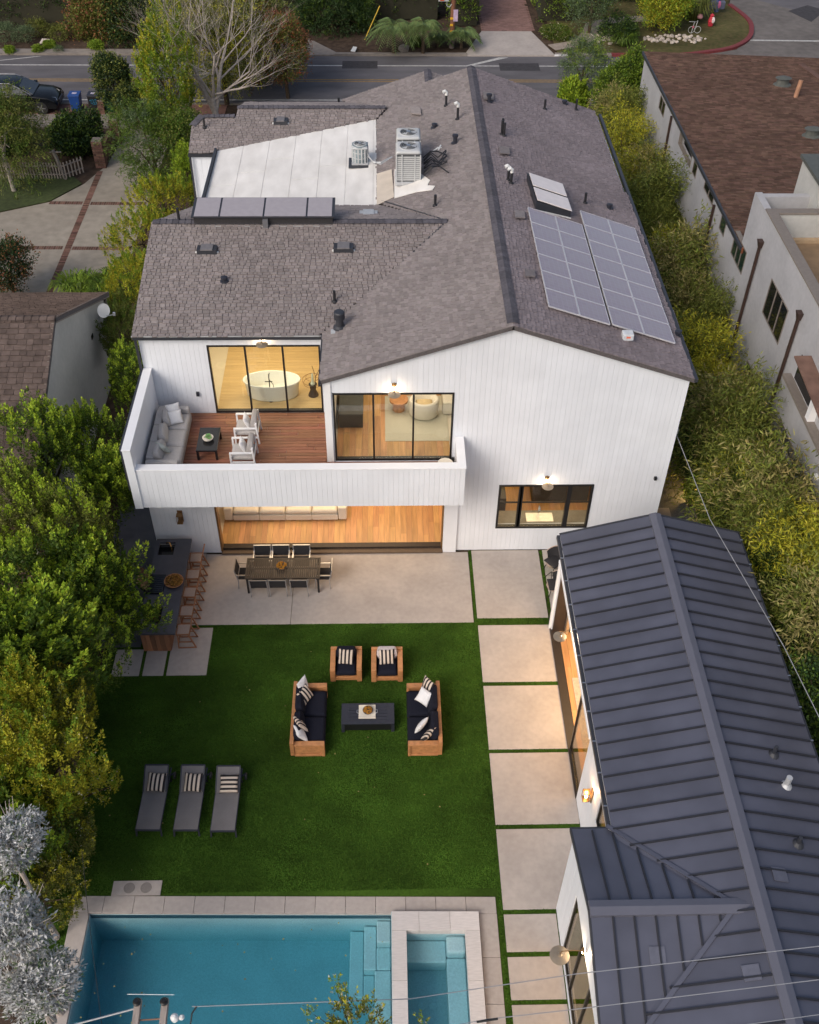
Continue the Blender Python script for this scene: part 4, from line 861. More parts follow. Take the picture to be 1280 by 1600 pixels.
for (x, y, zf) in ((*P(1027, 1494, 4.4)[:2], zS), (*P(1172, 1524, 4.6)[:2], zW), (*P(1217, 1370, 4.6)[:2], zE)):
    mpanel(R4(x - .16, x + .16, y - .15, y + .15), zf, .055, .03, 'roof_patch', mat('patch_grey', (.11, .115, .15), .5))
def rpipe(px, py, h, m=dark_met, r=.045, tilt=0):
    p = PN(px, py, (gs, 0, 1), 4.84 + gs * 7.53); MB().tube([p, p + Vector((tilt, 0, h))], r, 8).lathe(p, [(.14, 0), (.13, .03), (.06, .12)], 14).build('vent_pipe', m, gh, True)
rpipe(1208, 1180, .35); rpipe(1228, 1228, .35, galv, .07); rpipe(1246, 1320, .3)
ceiling_lamp(7.0, 17, 3.28, 2.6, 5, 260, (1, .64, .30)); ceiling_lamp(6.5, 9.2, 3.28, 2.6, 3, 170, (1, .66, .32))
rug = bx('rug', mat('branch_rug', (.55, .46, .36), .95, .1, 9, col2=(.34, .28, .24)), (5.5, 8, 14.2, 18.4, .08, .1)); tag(rug, 'pale rug with branching grey pattern on the floor of the garden house', 'rug')

# ------------------------------------------------------------------ wall lamps
def disc_lamp(label, mount, out, drop, reach, pw, r=.18):
    m_ = Vector(mount); o = Vector(out).normalized(); t = thing('wall_lamp', label, 'lamp', tuple(m_)); q = o.to_track_quat('Z', 'Y').to_matrix()
    b = MB(); b.lathe((0, 0, 0), [(.075, 0), (.075, .03), (.05, .045), (0, .05)], 18); me = b.build('rosette', bronze, t); me.matrix_local = q.to_4x4()
    e = o * reach - Vector((0, 0, drop)); MB().tube([o * .03, o * reach * .5 + Vector((0, 0, .04)), o * reach * .95 + Vector((0, 0, .0)), e + Vector((0, 0, .05))], .011, 8).build('arm', bronze, t)
    MB().lathe(e, [(r, -.012), (r * 1.01, 0), (r * .6, .02), (.05, .035), (.035, .07), (0, .075)], 28).build('shade', mat('lamp_disc', (.36, .29, .21), .35, .1, 8, metal=.5), t)
    MB().lathe(e + Vector((0, 0, -.075)), [(.02, .06), (.045, .03), (.04, 0), (0, -.02)], 12).build('bulb', mat('bulb', (1, .8, .5), .5, emit=(1, .72, .42, 14)), t)
    l = bpy.data.lights.new('bulb_light', 'POINT'); l.energy = pw; l.color = (1, .76, .50); l.shadow_soft_size = .04; lo = link(bpy.data.objects.new('bulb_light', l)); lo.parent = t; lo.location = o * .11 + Vector((0, 0, -.16))
disc_lamp('brass disc lamp on the gable wall above the bedroom glass doors', PY(616, 601, 23.74), (0, -1, 0), .12, .3, 11)
disc_lamp('brass disc lamp above the bathroom doors on the terrace', PY(410, 524, 26.11), (0, -1, 0), .12, .3, 9)
disc_lamp('brass disc lamp above the kitchen window on the ground floor', PY(855, 746, 23.74), (0, -1, 0), .12, .28, 11)
disc_lamp('brass disc lamp above the long opening of the garden house', PX(901, 987, 5.03), (-1, 0, 0), .2, .42, 16, .175)
disc_lamp('pale disc lamp over the gable door of the garden house near the pool', PX(913, 1486, 4.13), (-1, 0, 0), .2, .5, 20, .21)
def lantern(label, mount, out, lit):
    m_ = Vector(mount); o = Vector(out); s_ = Vector((o.y, -o.x, 0)); t = thing('wall_lantern', label, 'lantern', tuple(m_))
    MB().bar(Vector((0, 0, -.24)) + o * .01, Vector((0, 0, .24)) + o * .01, .16, .02, up=tuple(o)).build('back_plate', bronze, t)
    b = MB(); c = o * .14
    for k in (-.16, .16): b.prism([c + s_ * .09 + o * .09 + Vector((0, 0, k)), c - s_ * .09 + o * .09 + Vector((0, 0, k)), c - s_ * .09 - o * .09 + Vector((0, 0, k)), c + s_ * .09 - o * .09 + Vector((0, 0, k))], (0, 0, .015))
    for i in (-.085, .085):
        for j in (-.085, .085): p = c + s_ * i + o * j; b.bar(p + Vector((0, 0, -.16)), p + Vector((0, 0, .16)), .012)
    b.build('cage', bronze, t)
    MB().lathe(c + Vector((0, 0, -.08)), [(.03, 0), (.04, .06), (.03, .14), (0, .16)], 12).build('bulb', mat('bulb_w', (1, .6, .3), .5, emit=(1, .55, .22, 25)) if lit else bronze, t)
    if lit:
        l = bpy.data.lights.new('bulb_light', 'POINT'); l.energy = 12; l.color = (1, .58, .28); l.shadow_soft_size = .05; lo = link(bpy.data.objects.new('bulb_light', l)); lo.parent = t; lo.location = o * .15 + Vector((0, 0, .2))
lantern('brass box lantern on the white wall beside the outdoor bar', PY(282, 806, 23.71), (0, -1, 0), False)
lantern('glowing glass lantern on the wall of the garden house', PX(925, 1243, 5.075), (-1, 0, 0), True)
g = thing('garden_spotlight', 'lit ground spotlight in the gravel side yard shining on the hedge', 'spotlight', tuple(P(1072, 786, .0)))
MB().tube([(0, 0, 0), (0, 0, .15)], .03).build('stake', black_fr, g); MB().tube([(0, 0, .15), (.08, .08, .26)], [.05, .065], 12).build('head', black_fr, g); MB().lathe((.085, .085, .265), [(.06, 0), (0, .03)], 12).build('lens', mat('bulb', None), g)
l = bpy.data.lights.new('spot_bulb', 'POINT'); l.energy = 28; l.color = (1, .62, .2); l.shadow_soft_size = .05; lo = link(bpy.data.objects.new('spot_bulb', l)); lo.parent = g; lo.location = (.2, .2, .42)

# ================================================================== furniture
stripe_x = stripes('striped_fabric', (.62, .52, .43), (.03, .028, .03), 0, .115, .52); stripe_y = stripes('striped_fabric_across', (.62, .52, .43), (.03, .028, .03), 1, .115, .52)
from mathutils import Euler
def pillow(label, p, rot, m=whitefab, s=.46, t=.17, sx=None):
    o = MB().soft((0, 0, 0), sx or s, s, t, 2.4, 10, None, .10).build('pillow', m, None, smooth=True)
    o.location = p; o.rotation_euler = Euler([radians(a) for a in rot]); return tag(o, label, 'pillow')
def loveseat(label, x0, x1, y0, y1, face):
    t = thing('outdoor_sofa', label, 'sofa', ((x0 + x1) / 2, (y0 + y1) / 2, 0)); D = x1 - x0; W = y1 - y0; f = face
    def B(nm, m, xa, xb, ya, yb, za, zb, bv=.008): o = MB().box(xa * f, xb * f, ya, yb, za, zb).build(nm, m, t, False, bv); return o
    B('back_board', teak, -D / 2, -D / 2 + .11, -W / 2, W / 2, .06, .66); B('base_rail', teak, -D / 2 + .111, D / 2 - .02, -W / 2 + .12, W / 2 - .12, .07, .22)
    for s_ in (-1, 1):
        ya, yb = sorted((s_ * W / 2, s_ * (W / 2 - .15))); yi, yj = sorted((s_ * (W / 2 - .03), s_ * (W / 2 - .12)))
        B('arm_rest', teak, -D / 2 + .111, D / 2, ya, yb, .50, .56); B('arm_panel', teak, -D / 2 + .112, D / 2 - .02, yi, yj, .12, .499)
        B('leg', teak, D / 2 - .08, D / 2, ya, yb, 0, .499); B('bottom_rail', teak, -D / 2 + .112, D / 2 - .081, ya, yb, .02, .10)
    h = (W - .32) / 2
    for s_ in (-1, 1):
        c = s_ * (h / 2 + .003); MB().soft((f * .08, c, .34), D - .14, h, .26, 14, 12).build('seat_cushion', navy, t, smooth=True)
        R_ = Euler((0, radians(-16 * f), 0)).to_matrix(); MB().soft((f * (-D / 2 + .23), c, .60), .22, h - .02, .44, 9, 12, R_ if True else None).build('back_cushion', navy, t, smooth=True)
    return t
loveseat('teak loveseat with navy cushions on the left of the lawn coffee table', -2.69, -1.74, 15.87, 17.98, 1)
loveseat('teak loveseat with navy cushions on the right of the lawn coffee table', .57, 1.52, 15.84, 17.94, -1)
def lawn_chair(label, x0, x1, y0, y1, pale):
    t = thing('outdoor_armchair', label, 'armchair', ((x0 + x1) / 2, (y0 + y1) / 2, 0)); W = x1 - x0; D = y1 - y0
    def B(nm, m, *b): return MB().box(*b).build(nm, m, t, False, .008)
    B('back_board', teak, -W / 2, W / 2, D / 2 - .09, D / 2, .06, .60); B('base_rail', teak, -W / 2 + .151, W / 2 - .151, -D / 2 + .02, D / 2 - .092, .05, .19)
    for s_ in (-1, 1):
        xa, xb = sorted((s_ * W / 2, s_ * (W / 2 - .15))); B('arm_rest', teak, xa, xb, -D / 2, D / 2 - .091, .49, .555); xi, xj = sorted((s_ * (W / 2 - .03), s_ * (W / 2 - .12))); B('arm_panel', teak, xi, xj, -D / 2 + .08, D / 2 - .1, .1, .489)
        B('leg', teak, xa, xb, -D / 2, -D / 2 + .079, 0, .489)
    MB().soft((0, -.04, .32), W - .31, D - .12, .24, 14, 12).build('seat_cushion', navy, t, smooth=True)
    MB().soft((0, D / 2 - .2, .57), W - .32, .2, .38, 9, 12, Euler((radians(-12), 0, 0)).to_matrix()).build('back_cushion', mat('blush_cushion', (.55, .49, .49), .95, .05, 20, .2, 200) if pale else navy, t, smooth=True); return t
lawn_chair('teak lawn armchair with navy back cushion, left of the pair', -1.67, -.74, 18.42, 19.28, False)
lawn_chair('teak lawn armchair with pale blush back cushion, right of the pair', -.46, .47, 18.39, 19.25, True)
t = thing('coffee_table', 'charcoal slatted coffee table in the middle of the lawn seating', 'table', (-.55, 17.0, 0))
b = MB(); b.box(-.75, .75, -.35, -.22, .38, .42).box(-.75, .75, .22, .35, .38, .42).box(-.75, -.55, -.219, .219, .38, .42).box(.55, .75, -.219, .219, .38, .42); b.build('table_top', charc, t, False, .004)
for k in range(4): y = -.219 + k * .1105; MB().box(-.549, .549, y + .006, y + .1045, .385, .415).build('slat', charc, t)
MB().box(-.75, -.66, -.35, .35, 0, .379).build('leg', charc, t); MB().box(.66, .75, -.35, .35, 0, .379).build('leg', charc, t); MB().box(-.659, .659, .2, .25, .2, .379).build('apron', charc, t); MB().box(-.659, .659, -.33, -.30, .08, .379).build('apron', black_fr, t)
t = thing('serving_tray', 'square cream tray with chrome handles on the lawn coffee table', 'tray', (-.57, 17.04, .42)); b = MB(); b.box(-.24, .24, -.22, .22, .0, .025).box(-.24, .24, -.22, -.2, .025, .05).box(-.24, .24, .2, .22, .025, .05); b.build('tray', cream, t, False, .004)
for s_ in (-1, 1): MB().tube([(s_ * .24, -.06, .03), (s_ * .29, -.04, .05), (s_ * .29, .04, .05), (s_ * .24, .06, .03)], .008).build('handle', chrome, t)
moss = mat('dried_moss', (.36, .17, .03), .95, .4, 40, .8, 120, spec=.1)
def bowl(label, p, r, h, bm_, fill, fr=.92, crumbs=True):
    t = thing('bowl', label, 'bowl', tuple(p)); MB().lathe((0, 0, 0), [(r * .5, 0), (r * .9, h * .55), (r, h), (r * .94, h), (r * .85, h * .6)], 28).build('bowl', bm_, t, smooth=False)
    rg = random.Random(int(r * 1000)); b = MB()
    for k in range(70): a = rg.uniform(0, 2 * pi); q = rg.random() ** .5 * r * fr * .9; b.add(*blob(rg, (cos(a) * q, sin(a) * q, h * .8 + .05 * (1 - (q / r) ** 2)), r * .15, .8))
    stuff(b.build('filling', fill, t, recalc=False)); return t
bowl('grey bowl of orange dried moss on the cream tray', P(575, 1110, .5) - Vector((0, 0, .05)), .15, .07, slate, moss)
P_ = pillow
P_('white pillow at the far end of the left loveseat', (-2.42, 17.78, .72), (72, 8, 62)); P_('striped pillow leaning on the white one on the left loveseat', (-2.33, 17.5, .66), (52, 0, 58), stripe_x)
P_('striped pillow near the front arm of the left loveseat', (-2.42, 16.5, .68), (62, 10, 120), stripe_x); P_('white pillow by the front arm of the left loveseat', (-2.4, 16.2, .66), (55, 5, 112))
P_('striped pillow at the far end of the right loveseat', (1.17, 17.72, .72), (66, -8, -55), stripe_x); P_('white pillow in front of the striped one, far end of the right loveseat', (1.06, 17.38, .66), (42, 0, -40))
P_('white pillow lying towards the front arm of the right loveseat', (.95, 16.42, .66), (68, 0, -125)); P_('striped pillow beside the front arm of the right loveseat', (1.12, 16.12, .64), (60, 0, -128), stripe_x)
P_('striped pillow on the navy-backed lawn armchair', (-1.2, 18.88, .60), (50, 0, -6), stripe_x, .48, .14); P_('striped pillow on the blush-backed lawn armchair', (.0, 18.86, .60), (52, 0, 3), stripe_x, .48, .14)
# loungers
def lounger(label, xf, rz, loc):
    t = thing('sun_lounger', label, 'sun lounger', loc, rz, 'sun loungers on the lawn'); W = .62
    def U(nm, pts, r=.02): return MB().tube(pts, r, 8).build(nm, charc, t)
    L0, LH = -.98, .12
    MB().box(-W / 2, W / 2, L0, LH, .30, .312).build('seat_sling', sling, t)
    h = Vector((0, LH, .31)); e = Vector((0, LH + .62, .62)); d = (e - h).normalized(); n = Vector((0, -d.z, d.y)) * .012
    MB().prism([(-W / 2, h.y, h.z), (W / 2, h.y, h.z), (W / 2, e.y, e.z), (-W / 2, e.y, e.z)], n).build('back_sling', sling, t)
    for s_ in (-1, 1):
        x = s_ * W / 2; MB().box(x - .02, x + .02, L0 - .03, LH + .75, .262, .30).build('side_rail', charc, t, False, .006); MB().bar((x, LH, .31), (x, e.y, e.z + .01), .035, .035).build('back_rail', charc, t)
        MB().bar((x * 1.02, L0 + .08, .27), (x * 1.05, L0 - .02, 0), .04).build('leg', charc, t); MB().bar((x, LH + .45, .27), (x, LH + .5, .0), .04).build('leg', charc, t)
    MB().box(-W / 2, W / 2, L0 - .03, L0 + .01, .262, .313).build('front_rail', charc, t, False, .006); MB().bar((-W / 2, e.y, e.z), (W / 2, e.y, e.z), .04).build('head_rail', charc, t)
    MB().bar((W / 2 + .02, LH + .5, .3), (W / 2 + .1, LH + .55, .33), .03).build('wheel_arm', charc, t)
    w_ = MB().lathe((0, 0, 0), [(.02, -.03), (.09, -.03), (.1, 0), (.09, .03), (.02, .03)], 16).build('wheel', pipeb, t, smooth=False); w_.rotation_euler = (0, pi / 2, 0); w_.location = (W / 2 + .12, LH + .55, .22)
    return t
l0 = lounger('grey sun lounger farthest from the pool steps, nearest the hedge', 0, -.02, (-6.23, 14.54, 0))
copy_tree(l0, (-5.25, 14.52, 0), -.015, 'middle grey sun lounger with a vertically striped pillow'); copy_tree(l0, (-4.29, 14.48, 0), -.01, 'grey sun lounger whose striped pillow lies crosswise')
P_('striped pillow on the lounger nearest the hedge', (-6.18, 14.83, .50), (24, 0, -5), stripe_x, .50, .13); P_('striped pillow on the middle lounger', (-5.2, 14.81, .50), (24, 0, -4), stripe_x, .50, .13); P_('pillow with crosswise stripes on the lounger nearest the coffee table', (-4.24, 14.76, .49), (24, 0, 0), stripe_y, .50, .13)
# dining set
t = thing('dining_table', 'long dark slatted dining table on the patio', 'dining table', (-3.28, 22.34, 0)); TW, TD = 1.18, .445
MB().box(-TW, TW, -TD, -TD + .05, .70, .75).box(-TW, TW, TD - .05, TD, .70, .75).box(-TW, -TW + .06, -TD + .051, TD - .051, .70, .75).box(TW - .06, TW, -TD + .051, TD - .051, .70, .75).box(-TW + .061, TW - .061, -.02, .02, .69, .749).build('frame', tabm, t, False, .004)
for k in range(34):
    x = -TW + .066 + k * (2 * TW - .132) / 34
    for s_ in (-1, 1): ya, yb = sorted((s_ * .024, s_ * (TD - .052))); MB().box(x + .006, x + .058, ya, yb, .715, .745).build('slat', tabm, t, recalc=False)
for sx in (-1, 1):
    for sy in (-1, 1): MB().box(sx * (TW - .06) - .03, sx * (TW - .06) + .03, sy * (TD - .05) - .03, sy * (TD - .05) + .03, 0, .699).build('leg', black_fr, t)
t = thing('dining_chair', 'x', 'chair', (0, 0, 0), 0, 'dining chairs round the patio table'); W = .27     # back at y=-.25 facing +y
mesh_m = mat('black_sling', (.022, .021, .024), .85, .1, 60, .2, 300)
MB().box(-W + .02, W - .02, -.22, .22, .43, .445).build('seat', mesh_m, t); MB().prism([(-W + .02, -.235, .50), (W - .02, -.235, .50), (W - .02, -.30, .86), (-W + .02, -.30, .86)], (0, .012, 0)).build('backrest', mesh_m, t)
for s_ in (-1, 1):
    MB().bar((s_ * W, -.22, .43), (s_ * W, -.31, .88), .028).build('back_post', chrome, t); MB().bar((s_ * W, -.24, 0), (s_ * W, -.21, .45), .026).build('leg', chrome, t); MB().bar((s_ * W, .24, 0), (s_ * W, .21, .64), .026).build('leg', chrome, t)
    MB().bar((s_ * W, -.27, .64), (s_ * W, .23, .64), .04, .022).build('arm_rest', chrome, t)
MB().bar((-W, -.305, .87), (W, -.305, .87), .028).build('top_rail', chrome, t)
ch = t; first = True
def dchair(x, y, rz, lab):
    global first
    if first: ch.location = (x, y, 0); ch.rotation_euler = (0, 0, rz); ch['label'] = lab; first = False
    else: copy_tree(ch, (x, y, 0), rz, lab)
for x, n in ((-4.03, 'left'), (-3.43, 'middle'), (-2.76, 'right')):
    dchair(x, 22.0, 0, n + ' dining chair of the three on the lawn side of the patio table'); dchair(x + .02, 22.92, pi, n + ' dining chair of the three on the house side of the patio table')
dchair(-4.5, 22.4, -pi / 2, 'dining chair at the end of the patio table nearest the bar'); dchair(-2.03, 22.36, pi / 2, 'dining chair at the end of the patio table farthest from the bar')
bowl('bowl of golden dried moss on the dining table', P(440, 885, .78) - Vector((0, 0, .03)), .19, .08, slate, moss)
# bar
t = thing('outdoor_bar', 'outdoor kitchen bar with dark porcelain top and vertical wood cladding', 'bar counter', (-6.85, 21.5, 0))
def WB(nm, m, b_, bv=0): return MB().box(*b_).build(nm, m, t, True, bv)
sk0, sk1 = (-7.25, 22.82), (-6.82, 23.36)
for q in ((-7.42, -6.3, 19.56, 19.95), (-7.42, -7.30, 19.951, 23.5), (-6.80, -6.3, 19.951, 23.5), (-7.299, -6.801, 20.6, 22.78), (-7.299, -6.801, 23.34, 23.5)): WB('counter_top', slate, (*q, .86, .93))
WB('sink', black_gl, (-7.31, -6.79, 22.77, 23.35, .66, .70)); WB('sink_wall', black_gl, (-7.32, -7.301, 22.77, 23.35, .70, .859)); WB('sink_wall', black_gl, (-6.82, -6.801, 22.77, 23.35, .70, .859))
WB('fire_pit', black_fr, (-7.31, -6.79, 19.94, 20.61, .6, .64)); MB().tube([(-6.86, 22.95, .92), (-6.86, 22.95, 1.15), (-6.9, 23.02, 1.24), (-7.0, 23.08, 1.2), (-7.02, 23.1, 1.1)], .016, 8).build('tap', mat('gold', (.55, .33, .12), .25, metal=.9), t, True)
n = 24
for k in range(28): y = 19.66 + k * .137; WB('cladding_board', ipe_v, (-6.56, -6.53, y + .004, y + .133, .02, .858))
for k in range(6): x = -7.36 + k * .137; WB('cladding_board', ipe_v, (x + .004, x + .133, 19.63, 19.66, .02, .858))
WB('carcass', black_fr, (-7.38, -6.57, 19.67, 22.7, .0, .59)); WB('carcass', black_fr, (-7.38, -6.57, 22.71, 23.5, .0, .65))
g = thing('grill', 'black built-in grill with open hood on the bar counter', 'grill', (-7.1, 21.5, .93)); MB().box(-.28, .22, -.38, .38, 0, .07).build('body', black_gl, g, False, .01); MB().hexa([(-.32, -.38, .07), (-.2, -.38, .07), (-.2, .38, .07), (-.32, .38, .07), (-.55, -.38, .5), (-.5, -.38, .5), (-.5, .38, .5), (-.55, .38, .5)]).build('hood', black_gl, g, False, .01)
for k in range(9): MB().bar((-.2, -.32 + k * .08, .08), (.18, -.32 + k * .08, .08), .012).build('grate_bar', charc, g)
bowl('large wooden bowl of dried moss on the bar counter', P(272, 909, .97) - Vector((0, 0, .04)), .3, .1, teak, mat('brown_moss', (.24, .12, .03), .95, .4, 40, .8, 120, spec=.1))
stoolw = mat('stool_wood', (.30, .135, .065), .5, .15, 5, .1, 25)
t = thing('bar_stool', 'wooden bar stool closest to the house wall', 'stool', (-6.12, 22.92, 0), 0, 'bar stools')        # back on +x
b = MB(); b.box(-.2, .2, -.19, .19, .63, .65); b.build('seat', rope, t, False, .006); MB().prism([(.19, -.2, .74), (.19, .2, .74), (.27, .2, 1.02), (.27, -.2, 1.02)], (.015, 0, 0)).build('backrest', rope, t)
for s_ in (-1, 1):
    MB().bar((-.22, s_ * .2, .64), (.2, s_ * .2, .64), .03, .045).build('seat_rail', stoolw, t); MB().bar((.17, s_ * .21, .6), (.29, s_ * .21, 1.05), .03, .04).build('back_post', stoolw, t)
    MB().bar((-.17, s_ * .2, .62), (-.21, s_ * .21, 0), .035).build('leg', stoolw, t); MB().bar((.15, s_ * .2, .62), (.32, s_ * .21, 0), .035).build('leg', stoolw, t); MB().bar((-.21, s_ * .21, .03), (.32, s_ * .21, .03), .03).build('floor_rail', stoolw, t); MB().bar((-.19, s_ * .205, .3), (.24, s_ * .205, .3), .03).build('stretcher', stoolw, t)
MB().bar((.28, -.21, 1.02), (.28, .21, 1.02), .03).build('top_rail', stoolw, t); MB().bar((-.2, -.2, .2), (-.2, .2, .2), .03).build('foot_rest', stoolw, t); MB().bar((-.2, -.2, .64), (-.2, .2, .64), .03, .045).build('front_rail', stoolw, t)
for y, lb in ((22.2, 'wooden bar stool second from the house wall'), (21.44, 'middle wooden bar stool beside the large moss bowl'), (20.68, 'wooden bar stool second from the lawn'), (19.95, 'wooden bar stool nearest the lawn, its whole base in view')): copy_tree(t, (-6.12, y, 0), RS.uniform(-.05, .05), lb)
# terrace furniture

t = thing('terrace_sofa', 'long light grey sofa against the left terrace wall', 'sofa', (-6.62, 24.35, 4.05)); D, W = .98, 2.75
def B(nm, m, xa, xb, ya, yb, za, zb, bv=.04, sm=False): return MB().box(xa, xb, ya, yb, za, zb).build(nm, m, t, False, bv)
B('base', greyfab2, -.5, .48, -W / 2, W / 2 + .02, .04, .26, .03)
for s_ in (-1, 1): ya, yb = sorted((s_ * W / 2, s_ * (W / 2 - .2))); B('arm', greyfab, -.5, .47, ya, yb, .261, .62, .05)
for k in range(3):
    y0 = -W / 2 + .2 + k * (W - .4) / 3; y1 = y0 + (W - .4) / 3; MB().soft((.12, (y0 + y1) / 2, .36), .78, y1 - y0, .22, 14, 12).build('seat_cushion', greyfab, t, smooth=True); B('back', greyfab, -.5, -.26, y0 + .004, y1 - .004, .261, .66, .04)
    MB().soft((-.14, (y0 + y1) / 2, .62), .2, (y1 - y0) * .93, .42, 5, 12, Euler((0, radians(-16), radians((-6, 4, 7)[k]))).to_matrix()).build('back_cushion', greyfab, t, smooth=True)
P_('white pillow in the far corner of the terrace sofa', (-6.58, 25.32, 4.78), (62, 0, 20), whitefab, .45); P_('white pillow leaning in front of the corner pillow on the terrace sofa', (-6.5, 25.08, 4.70), (45, 0, 18), whitefab, .45); P_('sage green pillow at the near end of the terrace sofa', (-6.66, 23.62, 4.72), (58, 0, 140), sagefab, .42)
t = thing('terrace_table', 'glossy black coffee table between sofa and armchairs on the terrace', 'table', (-5.42, 24.33, 4.05)); MB().box(-.32, .32, -.55, .55, .34, .40).build('table_top', black_gl, t, False, .006)
for sx in (-1, 1):
    for sy in (-1, 1): MB().box(sx * .28 - .035, sx * .28 + .035, sy * .5 - .035, sy * .5 + .035, 0, .339).build('leg', black_gl, t)
t = thing('succulent_bowl', 'white bowl of green succulents on the black terrace table', 'plant bowl', (-5.42, 24.28, 4.45)); MB().lathe((0, 0, 0), [(.09, 0), (.15, .06), (.17, .11), (.15, .11)], 24).build('bowl', cream, t)
succ = mat('succulent', (.17, .34, .11), .6, .2, 12, rnd=.35, huern=.03); rg = random.Random(4)
for k in range(11):
    a = rg.uniform(0, 6.28); q = rg.random() ** .5 * .12; b = MB()
    for j in range(14): b_ = 2.4 * j; l = .028 + .03 * j / 14; c = Vector((cos(a) * q, sin(a) * q, .12)); d = Vector((cos(b_), sin(b_), .9 - j * .05)); s_ = Vector((-sin(b_), cos(b_), 0)) * .014; b.add([c, c + d * l * .6 + s_, c + d * l, c + d * l * .6 - s_], [(0, 1, 2, 3)])
    b.build('rosette', succ, t, recalc=False)
def terrace_chair(label, x, y):
    t = thing('terrace_armchair', label, 'armchair', (x, y, 4.05), 0, 'white terrace armchairs'); W, D = .36, .38      # faces -x
    for s_ in (-1, 1):
        y_ = s_ * W; MB().bar((-D, y_, 0), (-D, y_, .6), .05).build('leg', white_met, t); MB().bar((D * .9, y_, .0), (D * .75, y_, .78), .05).build('leg', white_met, t); MB().bar((-D - .02, y_, .61), (D * .8, y_, .61), .055, .04).build('arm_rest', white_met, t); MB().bar((-D, y_, .25), (D * .85, y_, .25), .045).build('side_rail', white_met, t)
    MB().bar((-D, -W, .25), (-D, W, .25), .045).build('front_rail', white_met, t); MB().bar((D * .76, -W, .76), (D * .76, W, .76), .045).build('top_rail', white_met, t); MB().bar((D * .84, -W, .4), (D * .84, W, .4), .04).build('back_rail', white_met, t)
    MB().soft((-.04, 0, .36), .68, .66, .18, 14, 12).build('seat_cushion', greyfab, t, smooth=True); MB().soft((.2, 0, .68), .19, .64, .52, 6, 12, Euler((0, radians(12), 0)).to_matrix()).build('back_cushion', greyfab2, t, smooth=True); return t
c1 = P(387, 658, 4.66); c2 = P(381, 696, 4.66)
terrace_chair('white framed armchair nearer the bathroom doors', c1.x, c1.y); terrace_chair('white framed armchair nearer the terrace parapet', c2.x, c2.y)
P_('white pillow on the armchair nearer the bathroom doors', (c1.x - .02, c1.y, 4.05 + .64), (0, 68, 0), whitefab, .42, .17); P_('white pillow on the armchair nearer the parapet', (c2.x - .02, c2.y, 4.05 + .64), (0, 68, 0), whitefab, .42, .17)
p = P(696, 722, 4.52); t = thing('round_side_table', 'small round white side table in the right corner of the terrace', 'table', (p.x, p.y - .06, 4.05)); MB().lathe((0, 0, .46), [(.23, 0), (.24, .015), (.23, .03), (0, .03)], 28).build('table_top', cream, t); MB().lathe((0, 0, 0), [(.14, 0), (.13, .02), (.03, .04), (.03, .46)], 20).build('pedestal', cream, t)
# things seen through the glass
t = thing('living_room_sofa', 'long cream sofa of four seats in the open living room', 'sofa', (-3.4, 25.55, .16)); 
for k in range(4): x = -1.78 + k * .89; MB().soft((x + .445, -.1, .38), .88, .78, .2, 14, 12).build('seat_cushion', cream, t, smooth=True); MB().box(x + .004, x + .886, -.5, .3, .04, .27).build('base', cream, t, False, .02); MB().box(x + .004, x + .886, .3, .5, .04, .75).build('back', cream, t, False, .04)
for s_ in (-1, 1): xa, xb = sorted((s_ * 1.785, s_ * 2.08)); MB().box(xa, xb, -.5, .5, .04, .6).build('arm', cream, t, False, .05)
t = thing('bathtub', 'freestanding white oval bathtub behind the terrace glass', 'bathtub', (*P(424, 603, 4.6)[:2], 4.06)); L_ = .98
MB().lathe((0, .25, 0), [(.43, 0), (.45, .05), (.48, .56), (.51, .62), (.50, .645), (.47, .62), (.42, .2), (.34, .14), (0, .12)], 40, 1.85, .92).build('tub', tubm, t, smooth=True)
t = thing('tub_filler', 'black floor-mounted tub tap with hand shower in front of the bathtub', 'tap', (*P(424, 627, 4.06)[:2], 4.06)); MB().tube([(0, 0, 0), (0, 0, .95), (0, .08, 1.03), (0, .2, .98)], .018, 8).lathe((0, 0, 0), [(.07, 0), (.07, .02)], 16).build('riser', black_fr, t); MB().tube([(.02, 0, .85), (.12, -.02, .7), (.13, -.02, .3), (.04, 0, .2)], .01, 6).build('hose', black_fr, t); MB().tube([(-.14, 0, .8), (.1, 0, .8)], .016).build('handle', black_fr, t)
t = thing('side_stool', 'dark hourglass stool holding a candle beside the bathtub', 'stool', (*P(490, 617, 4.06)[:2], 4.06)); MB().lathe((0, 0, 0), [(.17, 0), (.16, .04), (.09, .22), (.12, .4), (.14, .44), (0, .44)], 24).build('stool', mat('dark_brown', None), t)
o = MB().lathe((0, 0, 0), [(.07, 0), (.07, .05), (.045, .1), (.03, .4), (0, .44)], 16).build('candle', mat('candle', (.62, .64, .50), .6), None); o.location = (*t.location[:2], 4.505); tag(o, 'tall pale green cone candle on the dark stool', 'candle')
t = thing('wire_basket', 'round wire basket stand with branches beside the bathtub', 'stand', (*P(489, 600, 4.3)[:2], 4.06)); b = MB()
for r_, z in ((.34, .42), (.3, .3), (.22, .52)): b.tube([(cos(2 * pi * k / 24) * r_, sin(2 * pi * k / 24) * r_, z) for k in range(25)], .008, 5, False)
b.build('hoops', bronze, t); MB().tube([(.05, 0, 0), (.1, .05, .5), (.35, .15, 1.0)], .01, 5).tube([(.1, .05, .5), (.0, .1, .9)], .008, 5).build('branch', barkm, t)
o = bx('bedroom_rug', mat('pale_rug', (.52, .48, .38), .95, .06, 30, .3, 200), (-.0, 2.0, 24.62, 26.9, 4.062, 4.075)); tag(o, 'pale cream rug on the bedroom floor', 'rug')
